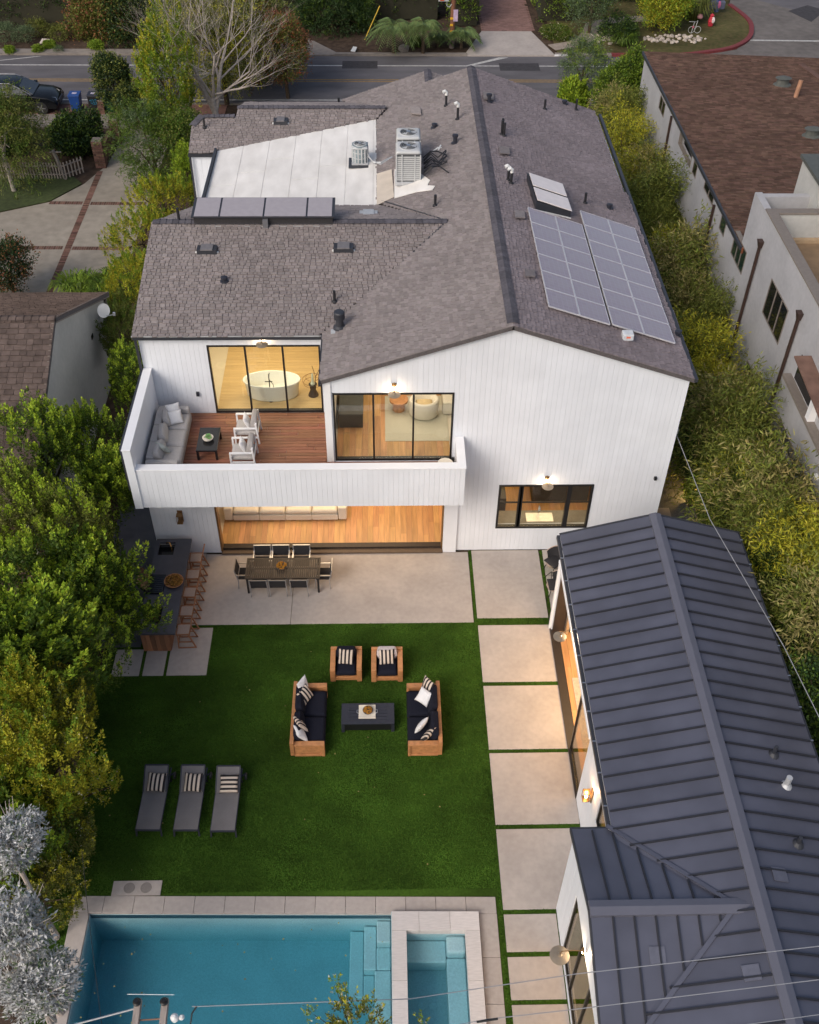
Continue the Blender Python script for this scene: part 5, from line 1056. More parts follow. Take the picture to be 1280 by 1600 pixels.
t = thing('bedroom_armchair', 'curved cream armchair seen through the right bedroom door', 'armchair', (1.25, 25.9, 4.075)); MB().lathe((0, 0, 0), [(.36, .02), (.42, .1), (.44, .6), (.40, .68), (.32, .64), (.28, .42), (0, .4)], 28, 1.1, .85).build('shell', cream, t, smooth=True); MB().soft((0, -.05, .5), .5, .4, .16, 4, 10).build('cushion', mat('tan_cushion', (.55, .42, .24), .9), t, smooth=True)
t = thing('bedroom_stool', 'low round wooden table on the bedroom rug', 'table', (.45, 26.2, 4.075)); MB().lathe((0, 0, 0), [(.2, 0), (.18, .3), (.3, .36), (.3, .42), (0, .42)], 24).build('table', teak, t)
t = thing('bedroom_cabinet', 'dark grey cabinet behind the left bedroom door', 'cabinet', (-1.05, 26.1, 4.06)); MB().box(-.4, .35, -.8, .9, 0, .5).build('carcass', mat('cabinet_grey', (.07, .07, .065), .5), t, False, .01); MB().box(-.4, .36, -.79, .89, .5, .53).build('top', mat('cabinet_grey', None), t)
t = thing('bed', 'cream bed end at the right of the bedroom', 'bed', (2.2, 26.3, 4.06)); MB().box(-.35, 1.4, -.4, 1.4, .02, .5).build('mattress', cream, t, False, .05)
t = thing('kitchen_island', 'dark kitchen island behind the ground floor window', 'kitchen island', (5.75, 26.3, .16)); MB().box(-.65, 1.3, -.35, .9, 0, .86).build('carcass', mat('cabinet_grey', None), t); MB().box(-.7, 1.35, -.4, .95, .86, .9).build('worktop', slate, t, False, .004)
t = thing('kitchen_counter', 'kitchen worktop with a steel sink under the window', 'counter', (5.1, 24.3, .16)); MB().box(-2.2, 2.2, -.3, .3, 0, .80).build('carcass', mat('cabinet_grey', None), t); MB().box(-2.2, 2.2, -.3, .32, .80, .84).build('worktop', mat('worktop', (.22, .19, .15), .35), t); MB().box(-.45, .45, -.22, .2, .841, .85).build('sink', chrome, t, False, .004); MB().tube([(0, .25, .84), (0, .25, 1.15), (0, .1, 1.2), (0, .02, 1.1)], .015).build('tap', chrome, t)
for x in (3.75,): tag(MB().box(-.3, .3, -.3, .3, 0, .75).build('kitchen_cabinet', mat('cabinet_grey', None), None, False, .01), 'small dark cabinet at the left of the kitchen window', 'cabinet').location = (3.8, 25.6, .16)
# wicker chairs and glass table by the garden house
def wicker(label, x, y, rz):
    t = thing('wicker_chair', label, 'chair', (x, y, .02), rz, 'wicker chairs'); b = MB(); n = 14; v = []; f = []
    for i in range(6):
        for k in range(n + 1):
            a = pi * (k / n) ; r = .26 + .08 * i / 5; v.append((cos(a) * r, -.02 + sin(a) * r, .38 + i * .09 * (.55 + .45 * sin(a))))
    for i in range(5):
        for k in range(n): f.append((i * (n + 1) + k, i * (n + 1) + k + 1, (i + 1) * (n + 1) + k + 1, (i + 1) * (n + 1) + k))
    o = b.add(v, f).build('shell', mesh_m, t, recalc=False); s_ = o.modifiers.new('solid', 'SOLIDIFY'); s_.thickness = .02
    MB().tube([v[5 * (n + 1) + k] for k in range(n + 1)], .018, 6).build('rim', rope, t); MB().soft((0, .02, .4), .5, .5, .1, 3, 10).build('cushion', mesh_m, t, smooth=True); MB().lathe((0, 0, .33), [(.27, 0), (.28, .04), (0, .04)], 20).build('seat_ring', rope, t)
    for a in (.8, 2.3, 3.9, 5.5): MB().bar((cos(a) * .2, sin(a) * .2, .34), (cos(a) * .3, sin(a) * .3, 0), .022).build('leg', black_fr, t)
wicker('dark wicker chair nearest the house wall by the garden house', *P(866, 876, .45)[:2], -.9); wicker('dark wicker chair farther from the house wall, half behind the metal roof', *P(868, 912, .45)[:2], -1.5)
p = P(862, 893, .4); t = thing('glass_table', 'small round glass table between the wicker chairs', 'table', (p.x, p.y, .02)); MB().lathe((0, 0, .4), [(.22, 0), (.22, .012)], 24).build('table_top', glass('window_glass'), t); 
for a in (0.5, 2.6, 4.7): MB().bar((0, 0, .38), (cos(a) * .2, sin(a) * .2, 0), .018).build('leg', black_fr, t)
# ================================================================== the neighbours' houses
nh = thing('neighbour_house', 'brown shingled stucco house on the left, low gable end with satellite dish', 'house', (-18, 28.6, 0))
X0, yr, zr, ye1, ye0, ze = -10.8, 28.6, 6.0, 34.9, 22.3, 3.0; ns = (zr - ze) / (ye1 - yr)
w_ = MB(); w_.prism([(X0, ye0, 0), (X0, ye1 - .3, 0), (X0, ye1 - .3, ze + .1), (X0, yr, zr - .08), (X0, ye0, ze - .05)], (-.2, 0, 0)).box(-30, X0 - .2, ye1 - .5, ye1 - .3, 0, ze); w_.build('wall', stucco2, nh, True)
shingles(nh, (X0 + .12, yr - .03, zr), (-1, 0, 0), (0, 1, -ns), [(0, 0), (22, 0), (22, (ye1 - yr) * math.hypot(1, ns)), (0, (ye1 - yr) * math.hypot(1, ns))], grshing, .3, .2, 0, name='shingle')
k_ = math.hypot(1, ns); shingles(nh, (X0 + .12, ye0, zr - ns * (yr - ye0)), (-1, 0, 0), (0, 1, ns), [(0, 0), (16, 0), (16, (yr - ye0) * k_), (0, (yr - ye0) * k_)], grshing, .3, .2, 300, name='shingle')
ridge(nh, (X0 + .12, yr, zr), (-26, yr, zr), grshing, .3, .25)
MB().bar((X0 + .06, yr, zr - .1), (X0 + .06, ye1, ze - .1), .07, .2).bar((X0 + .06, yr, zr - .1), (X0 + .06, ye0, ze - .1), .07, .2).build('rake_trim', winfr, nh, True)
a, b_ = PX(143, 523, X0), PX(131, 568, X0); MB().box(X0, X0 + .02, a.y - .12, a.y + .12, b_.z, a.z).build('window', mat('dark_glass', None), nh, True)
MB().tube([(X0 + .06, ye1 - .5, ze), (X0 + .06, ye1 - .5, 0)], .06).build('downpipe', winfr, nh, True)
p = PX(160, 485, X0 + .5); t = thing('satellite_dish', 'white satellite dish on the gable corner of the left house', 'satellite dish', tuple(p)); o = MB().lathe((0, 0, 0), [(.25, .07), (.26, .08), (.15, .03), (.0, .02), (0, .0), (.15, .015)], 24).build('dish', pipew, t, smooth=False); o.rotation_euler = (radians(70), 0, radians(50))
MB().tube([(0, 0, 0), (-.25, .1, -.45)], .03).build('mast', galv, t); MB().tube([(0, 0, -.25), (.45, -.2, -.05)], .018).build('feed_arm', galv, t); MB().box(.42, .5, -.24, -.16, -.08, .04).build('receiver', galv, t)

rh = thing('stucco_house', 'large two-storey stucco house on the right with brown shingle roof and brown downpipes', 'house', (18, 35, 0)); XR = 13.0
ops = []; wins = []
def wpx(ft, nt_, nb, n, m, nm='window', rec=.0):
    a = PX(*ft, XR); b = PX(*nt_, XR); c = PX(*nb, XR); y0, y1 = min(a.y, b.y), max(a.y, b.y); z1 = (a.z + b.z) / 2; z0 = min(c.z, z1 - .3); ops.append((y0, y1, z0, z1)); wins.append((y0, y1, z0, z1, n, m, nm, rec))
wpx((1033, 149), (1041, 161), (1037, 184), 2, darkgl); wpx((1085.7, 249), (1091, 259), (1087, 280), 1, darkgl); wpx((1103, 280.5), (1117, 305.6), (1112, 318.7), 2, darkgl); wpx((1129.3, 333.7), (1136.4, 347), (1129.3, 367.5), 1, greengl)
wpx((1148.8, 368), (1169.8, 387.5), (1158.8, 430), 3, greengl); wpx((1206.8, 434.8), (1232.8, 485), (1215.9, 539), 3, darkgl); wpx((1168.5, 563), (1191.5, 613), (1178, 655), 3, darkgl); wpx((1111, 433), (1140, 500), (1122, 540), 3, darkgl)
wpx((1215.7, 663.5), (1290, 790), (1270, 830), 1, darkgl, 'garage_opening', .5); wpx((1064, 205), (1083, 240), (1078, 262), 1, darkgl, 'balcony_opening', .5); wpx((1043.7, 283), (1092, 399), (1086, 460), 1, mat('tan_recess', (.16, .13, .10), .9, .2, 4), 'carport_opening', .7)
ops.sort()
b = MB(); fr_ = FX(XR); strips(b, fr_, 33.35, 52, -.0, 5.6, ops, .25); strips(b, fr_, 14, 33.35, 0, 7.95, ops, .25); b.box(13.26, 25, 51.75, 52, 0, 5.0).box(13.25, 16, 33.1, 33.35, 5.6, 7.9).box(13.25, 30, 14, 14.2, 0, 7.9); b.build('wall', stucco, rh, True)
bx('rear_wall', stucco, (13.7, 13.9, 14, 52, 0, 5.5), rh, True)
for (y0, y1, z0, z1, n, m, nm, rec) in wins:
    f = MB(); e = .035; f.box(XR - .02, XR + .14, y0, y0 + e, z0, z1).box(XR - .02, XR + .14, y1 - e, y1, z0, z1).box(XR - .02, XR + .14, y0 + e, y1 - e, z0, z0 + e).box(XR - .02, XR + .14, y0 + e, y1 - e, z1 - e, z1); fo = f.build(nm, winfr, rh, True)
    for k in range(n):
        a = y0 + e + (y1 - y0 - 2 * e) * k / n; c = y0 + e + (y1 - y0 - 2 * e) * (k + 1) / n; MB().box(XR + rec, XR + rec + .02, a + .001, c - .001, z0 + e, z1 - e).build('pane', m, fo)
        if k: MB().box(XR - .02, XR + .12, a - .03, a + .03, z0 + e, z1 - e).build('mullion', winfr, fo)
for p_ in ((1050, 180), (1118, 313)): q = PX(*p_, XR - .06); MB().bar((XR - .07, q.y, 5.55), (XR - .07, q.y, 0), .085, .085).build('downpipe', copper, rh, True)
for p_ in ((1189, 378), (1250, 490)):
    q = PX(*p_, XR - .08); MB().bar((XR - .08, q.y, q.z - .05), (XR - .08, q.y, 0), .085, .085).build('downpipe', copper, rh, True); MB().hexa([(XR - .12, q.y - .06, q.z - .22), (XR, q.y - .06, q.z - .22), (XR, q.y + .06, q.z - .22), (XR - .12, q.y + .06, q.z - .22), (XR - .19, q.y - .13, q.z + .06), (XR, q.y - .13, q.z + .06), (XR, q.y + .13, q.z + .06), (XR - .19, q.y + .13, q.z + .06)]).build('rain_head', copper, rh, True, .01)
# roof: eave along the side wall, almost level far edge
A_ = Vector((12.95, 52.3, 5.75)); B_ = Vector((12.95, 33.1, 5.95)); C_ = PY(1290, 91, 52.3); Uv = (A_ - B_).normalized(); Vv = (C_ - A_); Vv = (Vv - Uv * Vv.dot(Uv)).normalized(); Lx = 15.5
shingles(rh, B_, Vv, Uv, [(0, 0), (Lx, 0), (Lx, (A_ - B_).length), (0, (A_ - B_).length)], brshing, .28, .13, 300)
MB().bar(B_ + Vector((-.02, 0, -.06)), A_ + Vector((-.02, 0, -.06)), .09, .14).build('gutter', dark_met, rh, True); MB().bar(B_ + Vector((0, -.03, -.12)), B_ + Vector((.95, -.03, -.12 + Vv.z)), .05, .22).build('fascia', mat('rust_wood', (.22, .07, .03), .7), rh, True)
NR = Uv.cross(Vv).normalized(); NR = NR if NR.z > 0 else -NR
def RN(px, py, up=0): return PN(px, py, NR, NR.dot(B_) + up)
for px, py in ((1222, 133), (1268, 213)): p = RN(px, py); MB().lathe(p, [(.35, -.05), (.3, .05), (.22, .1), (.2, .3), (.28, .34), (.1, .42), (0, .43)], 12, 1.4).build('hooded_vent', mat('green_grey_vent', (.09, .095, .085), .6), rh, True)
p = RN(1243, 152); MB().tube([p, p + Vector((.1, .1, .75))], .1, 10).build('vent_pipe', mat('terracotta', (.38, .20, .12), .8), rh, True)
MB().bar(RN(1252, 100, .05), RN(1290, 128, .05), .3, .05).build('hip_cap', brshing, rh, True)
# parapet block
PT = 8.05
b = MB(); b.box(12.98, 13.34, 22, 32.0, PT - .06, PT).box(13.34, 24, 31.66, 32.0, PT - .06, PT - .002); b.build('parapet_cap', winfr, rh, True, .006)
b = MB(); b.box(13.0, 13.3, 22, 31.95, 7.952, PT - .061).box(13.3, 24, 31.7, 31.95, 5.6, PT - .062).box(13.26, 24, 31.96, 33.09, 5.0, 5.9); b.build('parapet', stucco2, rh, True)
struct_t = bx('terrace_floor', mat('tan_terrace', (.26, .17, .095), .9, .15, 3, .3, 40, big=.15), (13.3, 24, 22, 31.7, 6.9, 7.0), rh, True); bx('terrace_kerb', mat('tan_edge', (.42, .30, .18), .8), (13.3, 24, 31.5, 31.69, 7.0, 7.12), rh, True)
bx('chimney', stucco2, (14.9, 17, 32.4, 34.6, 5.5, 8.6), rh, True); bx('chimney_cap', mat('green_grey_vent', None), (14.8, 17.1, 32.3, 34.7, 8.6, 8.72), rh, True)
a, c = PX(1236, 585, XR), PX(1272, 652, XR); MB().bar((XR - .1, a.y, a.z), (XR - .1, c.y - 3, a.z), .35, .1).build('balcony_cap', winfr, rh, True); MB().box(XR - .01, XR + .005, c.y, a.y - .3, a.z + .1, a.z + 1.0).build('balcony_opening', darkgl, rh, True)
MB().bar((XR - .25, a.y - .9, a.z + 1.35), (XR - .25, c.y - 3, a.z + 1.0), .55, .06).build('balcony_awning', brshing, rh, True); MB().box(XR - .22, XR + .0, c.y - .12, c.y + .12, a.z + .05, a.z + 1.2).build('post', white_trim, rh, True)
for p_ in ((1246, 621 + 3), (1278, 745), (1055, 268 + 3), (1003, 195)): q = PX(*p_, XR); MB().box(XR - .1, XR, q.y - .1, q.y + .1, q.z - .06, q.z + .06).build('wall_light', pipew, rh, True, .01)
sheet('right_yard', oldconc, [R4(12.3, 30, 10, 56)], .0, .03)

# ================================================================== street things
def car():
    t = thing('parked_car', 'black car parked by the kerb, its nose beside the blue bin', 'car', (-20.75, 59.05, .0)); blk = mat('black_car_paint', (.006, .007, .009), .2, .05, 5, spec=.4); W = .94
    prof = [(-2.4, .35), (-2.42, .75), (-2.3, 1.0), (-1.9, 1.12), (1.0, 1.08), (1.9, .98), (2.28, .82), (2.4, .6), (2.36, .32)]
    b = MB(); secs = [(-1, 0), (-.86, 1), (.86, 1), (1, 0)]; n = len(prof); v = []
    for s_, k in secs:
        for x, z in prof: v.append((x * (1 if k else .975), s_ * W, z if k else z * .95 if z > .5 else z))
    f = []
    for i in range(3):
        for j in range(n): j2 = (j + 1) % n; f.append((i * n + j, i * n + j2, (i + 1) * n + j2, (i + 1) * n + j))
    f += [tuple(range(n)), tuple(range(3 * n, 4 * n))]; b.add(v, f); o = b.build('body', blk, t, False, .05, True, 3)
    cab = [(-2.15, 1.08), (-1.7, 1.55), (-1.1, 1.66), (-.1, 1.65), (.35, 1.5), (1.15, 1.06)]; b = MB(); n = len(cab); v = [(x, -W * .93 if i in (0, n - 1) else -W * .72, z) for i, (x, z) in enumerate(cab)] + [(x, W * .93 if i in (0, n - 1) else W * .72, z) for i, (x, z) in enumerate(cab)]
    b.add(v, [tuple(range(n)), tuple(range(n, 2 * n))] + [(i, (i + 1) % n, n + (i + 1) % n, n + i) for i in range(n)]); b.build('roof', blk, t, False, .05, True, 3)
    wg = mat('car_glass', (.03, .035, .04), .05, .1, 3, spec=.8); b = MB(); b.hexa([(.40, -.62, 1.50), (.40, .62, 1.50), (1.06, .80, 1.11), (1.06, -.80, 1.11), (.42, -.62, 1.53), (.42, .62, 1.53), (1.12, .80, 1.115), (1.12, -.80, 1.115)]); b.build('windscreen', wg, t)
    for s_ in (-1, 1):
        for xa, xb in ((-1.75, -.75), (-.68, .25)): MB().hexa([(xa, s_ * W * .90, 1.12), (xb + (.55 if xb > 0 else 0), s_ * W * .90, 1.12), (xb, s_ * W * .745, 1.55), (xa + .15, s_ * W * .745, 1.55), (xa, s_ * W * .92, 1.12), (xb + (.55 if xb > 0 else 0), s_ * W * .92, 1.12), (xb, s_ * W * .765, 1.56), (xa + .15, s_ * W * .765, 1.56)]).build('window', wg, t)
        MB().bar((-1.9, s_ * W * .93, 1.10), (1.05, s_ * W * .93, 1.08), .02).build('chrome_trim', chrome, t); MB().tube([(-1.8, s_ * W * .78, 1.56), (-1.0, s_ * W * .73, 1.67), (-.1, s_ * W * .73, 1.66), (.45, s_ * W * .80, 1.42), (1.0, s_ * W * .9, 1.12)], .018, 6).build('window_trim', chrome, t)
        for xw in (-1.5, 1.45):
            w_ = MB().lathe((0, 0, 0), [(.22, -.11), (.36, -.11), (.38, -.06), (.38, .06), (.36, .11), (.22, .11)], 24).build('wheel', pipeb, t); w_.rotation_euler = (pi / 2, 0, 0); w_.location = (xw, s_ * (W - .09), .38); r_ = MB(); r_.lathe((0, 0, -.1), [(.06, 0), (.06, .2)], 12)
            for k in range(5): a = 2 * pi * k / 5; r_.bar((0, 0, .112), (cos(a) * .24, sin(a) * .24, .112), .05, .02); r_.bar((0, 0, -.112), (cos(a) * .24, sin(a) * .24, -.112), .05, .02)
            r_.build('rim', chrome, w_)
        MB().hexa([(1.95, s_ * .86, .78), (2.33, s_ * .62, .66), (2.36, s_ * .62, .74), (1.98, s_ * .88, .88), (1.9, s_ * .7, .9), (2.25, s_ * .5, .80), (2.27, s_ * .5, .84), (1.92, s_ * .7, .96)]).build('headlight', chrome, t); MB().box(.75, .95, s_ * W, s_ * (W + .17), 1.05, 1.2).build('mirror', blk, t, False, .03)
    MB().box(2.36, 2.42, -.42, .42, .45, .70).build('grille', charc, t, False, .01)
car()
def bin_(label, x, m, lid, y=58.55):
    t = thing('wheelie_bin', label, 'bin', (x, y, .05), 0, 'wheelie bins at the kerb'); MB().hexa([(-.24, -.26, .06), (.24, -.26, .06), (.24, .26, .06), (-.24, .26, .06), (-.30, -.34, .95), (.30, -.34, .95), (.30, .34, .95), (-.30, .34, .95)]).build('bin_body', m, t, False, .02)
    MB().box(-.32, .32, -.37, .36, .952, 1.02).build('lid', lid, t, False, .025); MB().box(-.13, .13, -.1, .12, 1.021, 1.024).build('lid_label', mat('bin_label', (.45, .40, .50), .6), t); MB().tube([(-.25, .4, .93), (.25, .4, .93)], .02).build('handle', lid, t)
    for s_ in (-1, 1): w_ = MB().lathe((0, 0, 0), [(.1, -.03), (.11, 0), (.1, .03)], 14).build('wheel', pipeb, t); w_.rotation_euler = (0, pi / 2, 0); w_.location = (s_ * .25, .3, .11)
    return t
blue = mat('bin_blue', (.008, .05, .22), .45, .05, 5); bbk = mat('bin_black', (.012, .013, .016), .5, .05, 5); grn = mat('bin_green', (.01, .05, .02), .5, .05, 5)
bin_('bright blue wheelie bin next to the black car', -17.4, blue, blue); kb = bin_('black wheelie bin with pale blue scrawl on its front', -16.35, bbk, mat('bin_lid', (.02, .02, .03), .5)); bin_('green wheelie bin mostly hidden by the dark shrub', -15.55, grn, grn)
b = MB(); 
for pts in ([(-.2, .72), (-.08, .78), (-.12, .6), (-.02, .55)], [(-.04, .8), (.08, .72), (-.02, .66), (.1, .6), (.02, .5)], [(.1, .78), (.2, .8), (.14, .66), (.22, .62), (.12, .5)]): b.tube([(x, -.325 - .04 * (z - .5), z) for x, z in pts], .016, 4)
b.build('scrawl', mat('cyan_paint', (.02, .22, .36), .6), kb)
# street pole with cabinet, sign and yellow markers
p = P(706, 72, .1); t = thing('street_utility_pole', 'brown wooden utility pole with pale metal cabinet and yellow markers across the street', 'utility pole', (p.x, p.y, 0)); MB().tube([(0, 0, 0), (0, 0, .9)], .17, 14).build('base_sleeve', mat('pole_grey', (.20, .16, .14), .9), t); MB().tube([(0, 0, .9), (.0, 0, 9)], [.16, .12], 14).build('pole', polem, t)
for z in (1.0, 1.4, 1.8): MB().box(-.17, .02, -.19, -.16, z, z + .12).build('marker', mat('yellow_marker', (.75, .42, .02), .6), t)
MB().box(.02, .30, -.23, -.2, 1.7, 2.4).build('notice', mat('pink_notice', (.50, .38, .52), .6), t); MB().box(-.95, -.3, -.3, .1, 2.9, 4.9).build('cabinet', galv, t, False, .02); MB().box(-.85, -.6, -.32, -.301, 2.95, 3.05).build('cabinet_label', mat('red_label', (.6, .08, .03), .6), t); MB().tube([(-.4, -.1, 2.9), (-.42, -.1, 2.6), (-.25, -.1, 2.5), (-.1, -.1, 2.7)], .03).build('conduit', galv, t)
MB().tube([(-.3, 0, 3.1), (0, 0, 3.1)], .03).tube([(-.3, 0, 4.7), (0, 0, 4.7)], .03).build('bracket', galv, t)
a = P(570, 62, .1); o = MB().tube([tuple(a), (a.x + 1.0, a.y + .9, 1.9)], .035, 6).build('guy_wire_guard', mat('yellow_guard', (.55, .36, .02), .6)); tag(o, 'yellow guard on a guy wire beside the palms', 'wire guard')
# picket fence, brick pillars
t = thing('picket_fence', 'weathered white picket fence along the left front garden', 'fence', (-18, 49.9, 0)); pf = mat('old_white_wood', (.30, .26, .23), .85, .15, 8)
x = -21.5
while x < -15.5:
    yy = 50.2 + (0 if x < -16.3 else (x + 16.3) * .9); MB().hexa([(x, yy, .1), (x + .07, yy, .1), (x + .07, yy + .02, .1), (x, yy + .02, .1), (x, yy, .95), (x + .07, yy, .95), (x + .07, yy + .02, .95), (x, yy + .02, .95)]).build('picket', pf, t, True); x += .145
for z in (.3, .75): MB().bar((-21.5, 50.25, z), (-16.3, 50.25, z), .04, .06).bar((-16.3, 50.25, z), (-15.5, 51.0, z), .04, .06).build('rail', pf, t, True)
a = P(103, 280, 0); t = thing('lamp_post', 'leaning weathered post in front of the picket fence', 'post', tuple(a)); MB().bar((0, 0, 0), (-.35, .1, 1.5), .12).build('post', pf, t); MB().bar((-.55, .1, 1.4), (.05, .1, 1.42), .05).build('crosspiece', pf, t)
def pillar(label, x, y, h, w_=.55):
    t = thing('brick_pillar', label, 'pillar', (x, y, 0)); n = int(h / .13)
    MB().box(-w_ / 2 + .02, w_ / 2 - .02, -w_ / 2 + .02, w_ / 2 - .02, 0, h).build('core', mat('mortar', (.22, .18, .15), .9), t)
    for k in range(n):
        z = k * .13 + .01; o_ = (k % 2) * .13
        for s_ in (-1, 1):
            xs_ = sorted({-w_ / 2, w_ / 2} | {v for v in (-w_ / 2 + .27 - o_, w_ / 2 - .0 - o_ * .9) if -w_ / 2 + .05 < v < w_ / 2 - .05})
            for a, c in zip(xs_, xs_[1:]):
                ya, yb = sorted((s_ * w_ / 2, s_ * (w_ / 2 - .1))); MB().box(a + .006, c - .006, ya, yb, z, z + .11).build('brick', brick_m, t, recalc=False); MB().box(ya, yb, max(a, -w_ / 2 + .1) + .006, min(c, w_ / 2 - .1) - .006, z, z + .11).build('brick', brick_m, t, recalc=False)
pillar('brick pillar at the end of the picket fence by the driveway', -14.75, 51.8, 1.45); pillar('brick pillar farther up the drive beside the ivy', -14.45, 54.6, 1.35, .5); pillar('low brick pillar beside the black bin', -15.95, 58.3, .8, .35); pillar('low brick pier between the green bin and the driveway', -14.5, 58.3, .7, .35)
o = MB().box(-14.75, -14.55, 52.1, 54.3, 0, .9).build('brick_garden_wall', brick_m); tag(o, 'low brick wall joining the two brick pillars of the driveway', 'wall')
# toys and oddments on the corner lawn
a = P(1080, 52, .1); t = thing('toy_skeleton_bike', 'small white bicycle frame with pink parts on the corner lawn', 'bicycle', tuple(a)); t.scale = (.75, .75, .75); wm = mat('grey_white_toy', (.40, .40, .38), .6); pk = mat('pink_toy', (.45, .12, .16), .6)
MB().tube([(0, 0, 0), (.15, .1, .9), (.45, .2, 1.0), (.3, .1, .3), (.1, 0, .6)], .035, 6).tube([(-.35, 0, 1.0), (.2, .1, .95)], .03, 6).build('frame', wm, t); MB().lathe((.1, .05, .45), [(.09, 0), (.12, .1), (0, .2)], 10).build('seat', pk, t)
for x in (0, .55): w_ = MB(); w_.tube([(x + cos(k * pi / 8) * .28, .1, .28 + sin(k * pi / 8) * .28) for k in range(17)], .025, 5, False); w_.build('wheel', wm, t)
for (px, py, lb, cols, h) in ((1110, 40, 'small red and white garden figure on the corner lawn', ((.5, .03, .05), (.7, .6, .6)), .8), (1119, 18, 'blue and pink toy cart with a tall blue pole on the corner lawn', ((.05, .08, .25), (.5, .12, .25)), 1.0)):
    a = P(px, py, .1); t = thing('garden_toy', lb, 'toy', tuple(a)); MB().lathe((0, 0, 0), [(.16, 0), (.22, h * .4), (.12, h * .75), (.15, h * .85), (.0, h)], 10).build('body', mat('toy_' + str(px), cols[0], .6), t); MB().soft((.08, -.14, h * .5), .2, .2, h * .5, 3, 6).build('front', mat('toyb_' + str(px), cols[1], .6), t)
    if px == 1119: MB().tube([(.1, .1, .6), (.1, .1, 2.4)], .07, 8).build('pole', mat('toy_blue', (.03, .17, .42), .5), t); MB().box(-.5, .5, -.2, .2, .2, .7).build('cart', mat('toy_cart', (.10, .11, .16), .6), t, False, .05)
a = P(1094, 26, .6); o = MB().lathe(tuple(a), [(.0, -.15), (.18, -.08), (.2, .0), (.14, .14), (0, .2)], 14).build('ball', mat('red_white_toy', (.55, .25, .25), .5, .1, 3)); tag(o, 'red and white ball in the corner shrubs', 'ball')
for (px, py, lb) in ((405, 71, 0), (557, 76 - 8, 0)): pass
o = MB().prism([P(548, 80, .12), P(552, 73, .12), P(558, 74, .12), P(555, 81, .12)], (0, 0, .03)).build('litter', pipew); tag(o, 'scrap of white litter on the soil by the far kerb', 'litter')
vs, fs = blob(random.Random(1), tuple(P(630, 75, .1)), .4); o = MB().add(vs, fs).build('boulder', rock_m); tag(o, 'grey boulder on the soil strip below the palms', 'rock')
o = MB().prism([P(62, 68, .12), P(76, 69, .12), P(78, 62, .35), P(66, 61, .35)], (0, 0, .05)).build('stone_slab', conc); tag(o, 'pale stone slab lying in the far planting strip on the left', 'stone')
# overhead pole in the foreground: crossarm pair, insulators, wires
t = thing('utility_pole', 'weathered double crossarm of a utility pole above the pool', 'utility pole', (-3.54, 4.2, 0)); z = 9.0
MB().tube([(-3.54, 4.2, 0), (-3.54, 4.2, 9.6)], [.17, .13], 12).build('pole', polem, t, True)
for dx in (-.2, .2):
    e = Vector((-3.54 + dx, 6.02, z)); MB().bar(e, e + Vector((.10, -2.9, 0)), .095, .115).build('crossarm', armw, t, True, .006); MB().lathe(e + Vector((0, -.07, .055)), [(.05, 0), (.062, .02), (.062, .045), (.045, .06), (.03, .09), (0, .09)], 16).build('insulator', black_fr, t, True)
MB().tube([(-3.75, 5.72, z), (-3.32, 5.74, z)], .012).build('bolt', mat('rusty', (.25, .13, .08), .7), t, True)
MB().tube([(-3.9, 6.06, z + .1), (-3.2, 6.04, z + .1)], .005, 6).build('tie_wire', pipew, t, True)
MB().lathe((-3.17, 5.75, z - .06), [(.02, 0), (.06, .02), (.03, .05), (.06, .08), (.02, .12)], 14).lathe((-3.07, 5.76, z - .04), [(.02, 0), (.045, .02), (.02, .06)], 14).build('strain_insulator', pipew, t, True)
wirem = mat('pale_wire', (.34, .34, .35), .4, .05, 5, metal=.3); wired = mat('dark_wire', (.02, .02, .02), .6)
def wire(label, pts, r=.009, m=wirem, sag=0):
    v = []
    for a, c in zip(pts, pts[1:]):
        for k in range(13): s_ = k / 12; p = Vector(a).lerp(Vector(c), s_); p.z -= sag * 4 * s_ * (1 - s_); v.append(p)
    o = MB().tube(v, r, 6).build('overhead_wire', m); tag(o, label, 'wire')
wire('thick pale wire running from the crossarms out to the lower left', [P(212, 1576, 9), P(60, 1616, 8.6)], .014)
wire('upper pale wire crossing the spa and the metal roof', [P(300, 1573, 9), P(640, 1561, 8.7), P(900, 1522, 8.6), P(1320, 1474, 8.6)], .008)
wire('lower wire crossing the metal roof below the other', [P(640, 1616, 8.2), P(760, 1593, 8.2), P(900, 1577, 8.2), P(1320, 1526, 8.2)], .008)
wire('lowest wire at the right edge of the metal roof', [P(1130, 1606, 8), P(1320, 1580, 8)], .007)
wire('short dark splice on the lower wire', [P(745, 1597, 8.22), P(778, 1592, 8.22)], .02, wired)
wire('black drop cable hanging from the strain insulator', [P(307, 1573, 9), P(300, 1584, 8.9), P(297, 1606, 8.8)], .012, wired)
wire('thin dark wire across the left end of the pool', [P(128, 1330, 6.5), P(138, 1430, 6.5), P(160, 1610, 6.5)], .005, wired)
wire('service cable from the house corner over the hedge', [Vector((8.9, 24.2, 4.75)), P(1110, 812, 5.2), P(1225, 1010, 5.6), P(1300, 1160, 6)], .011)
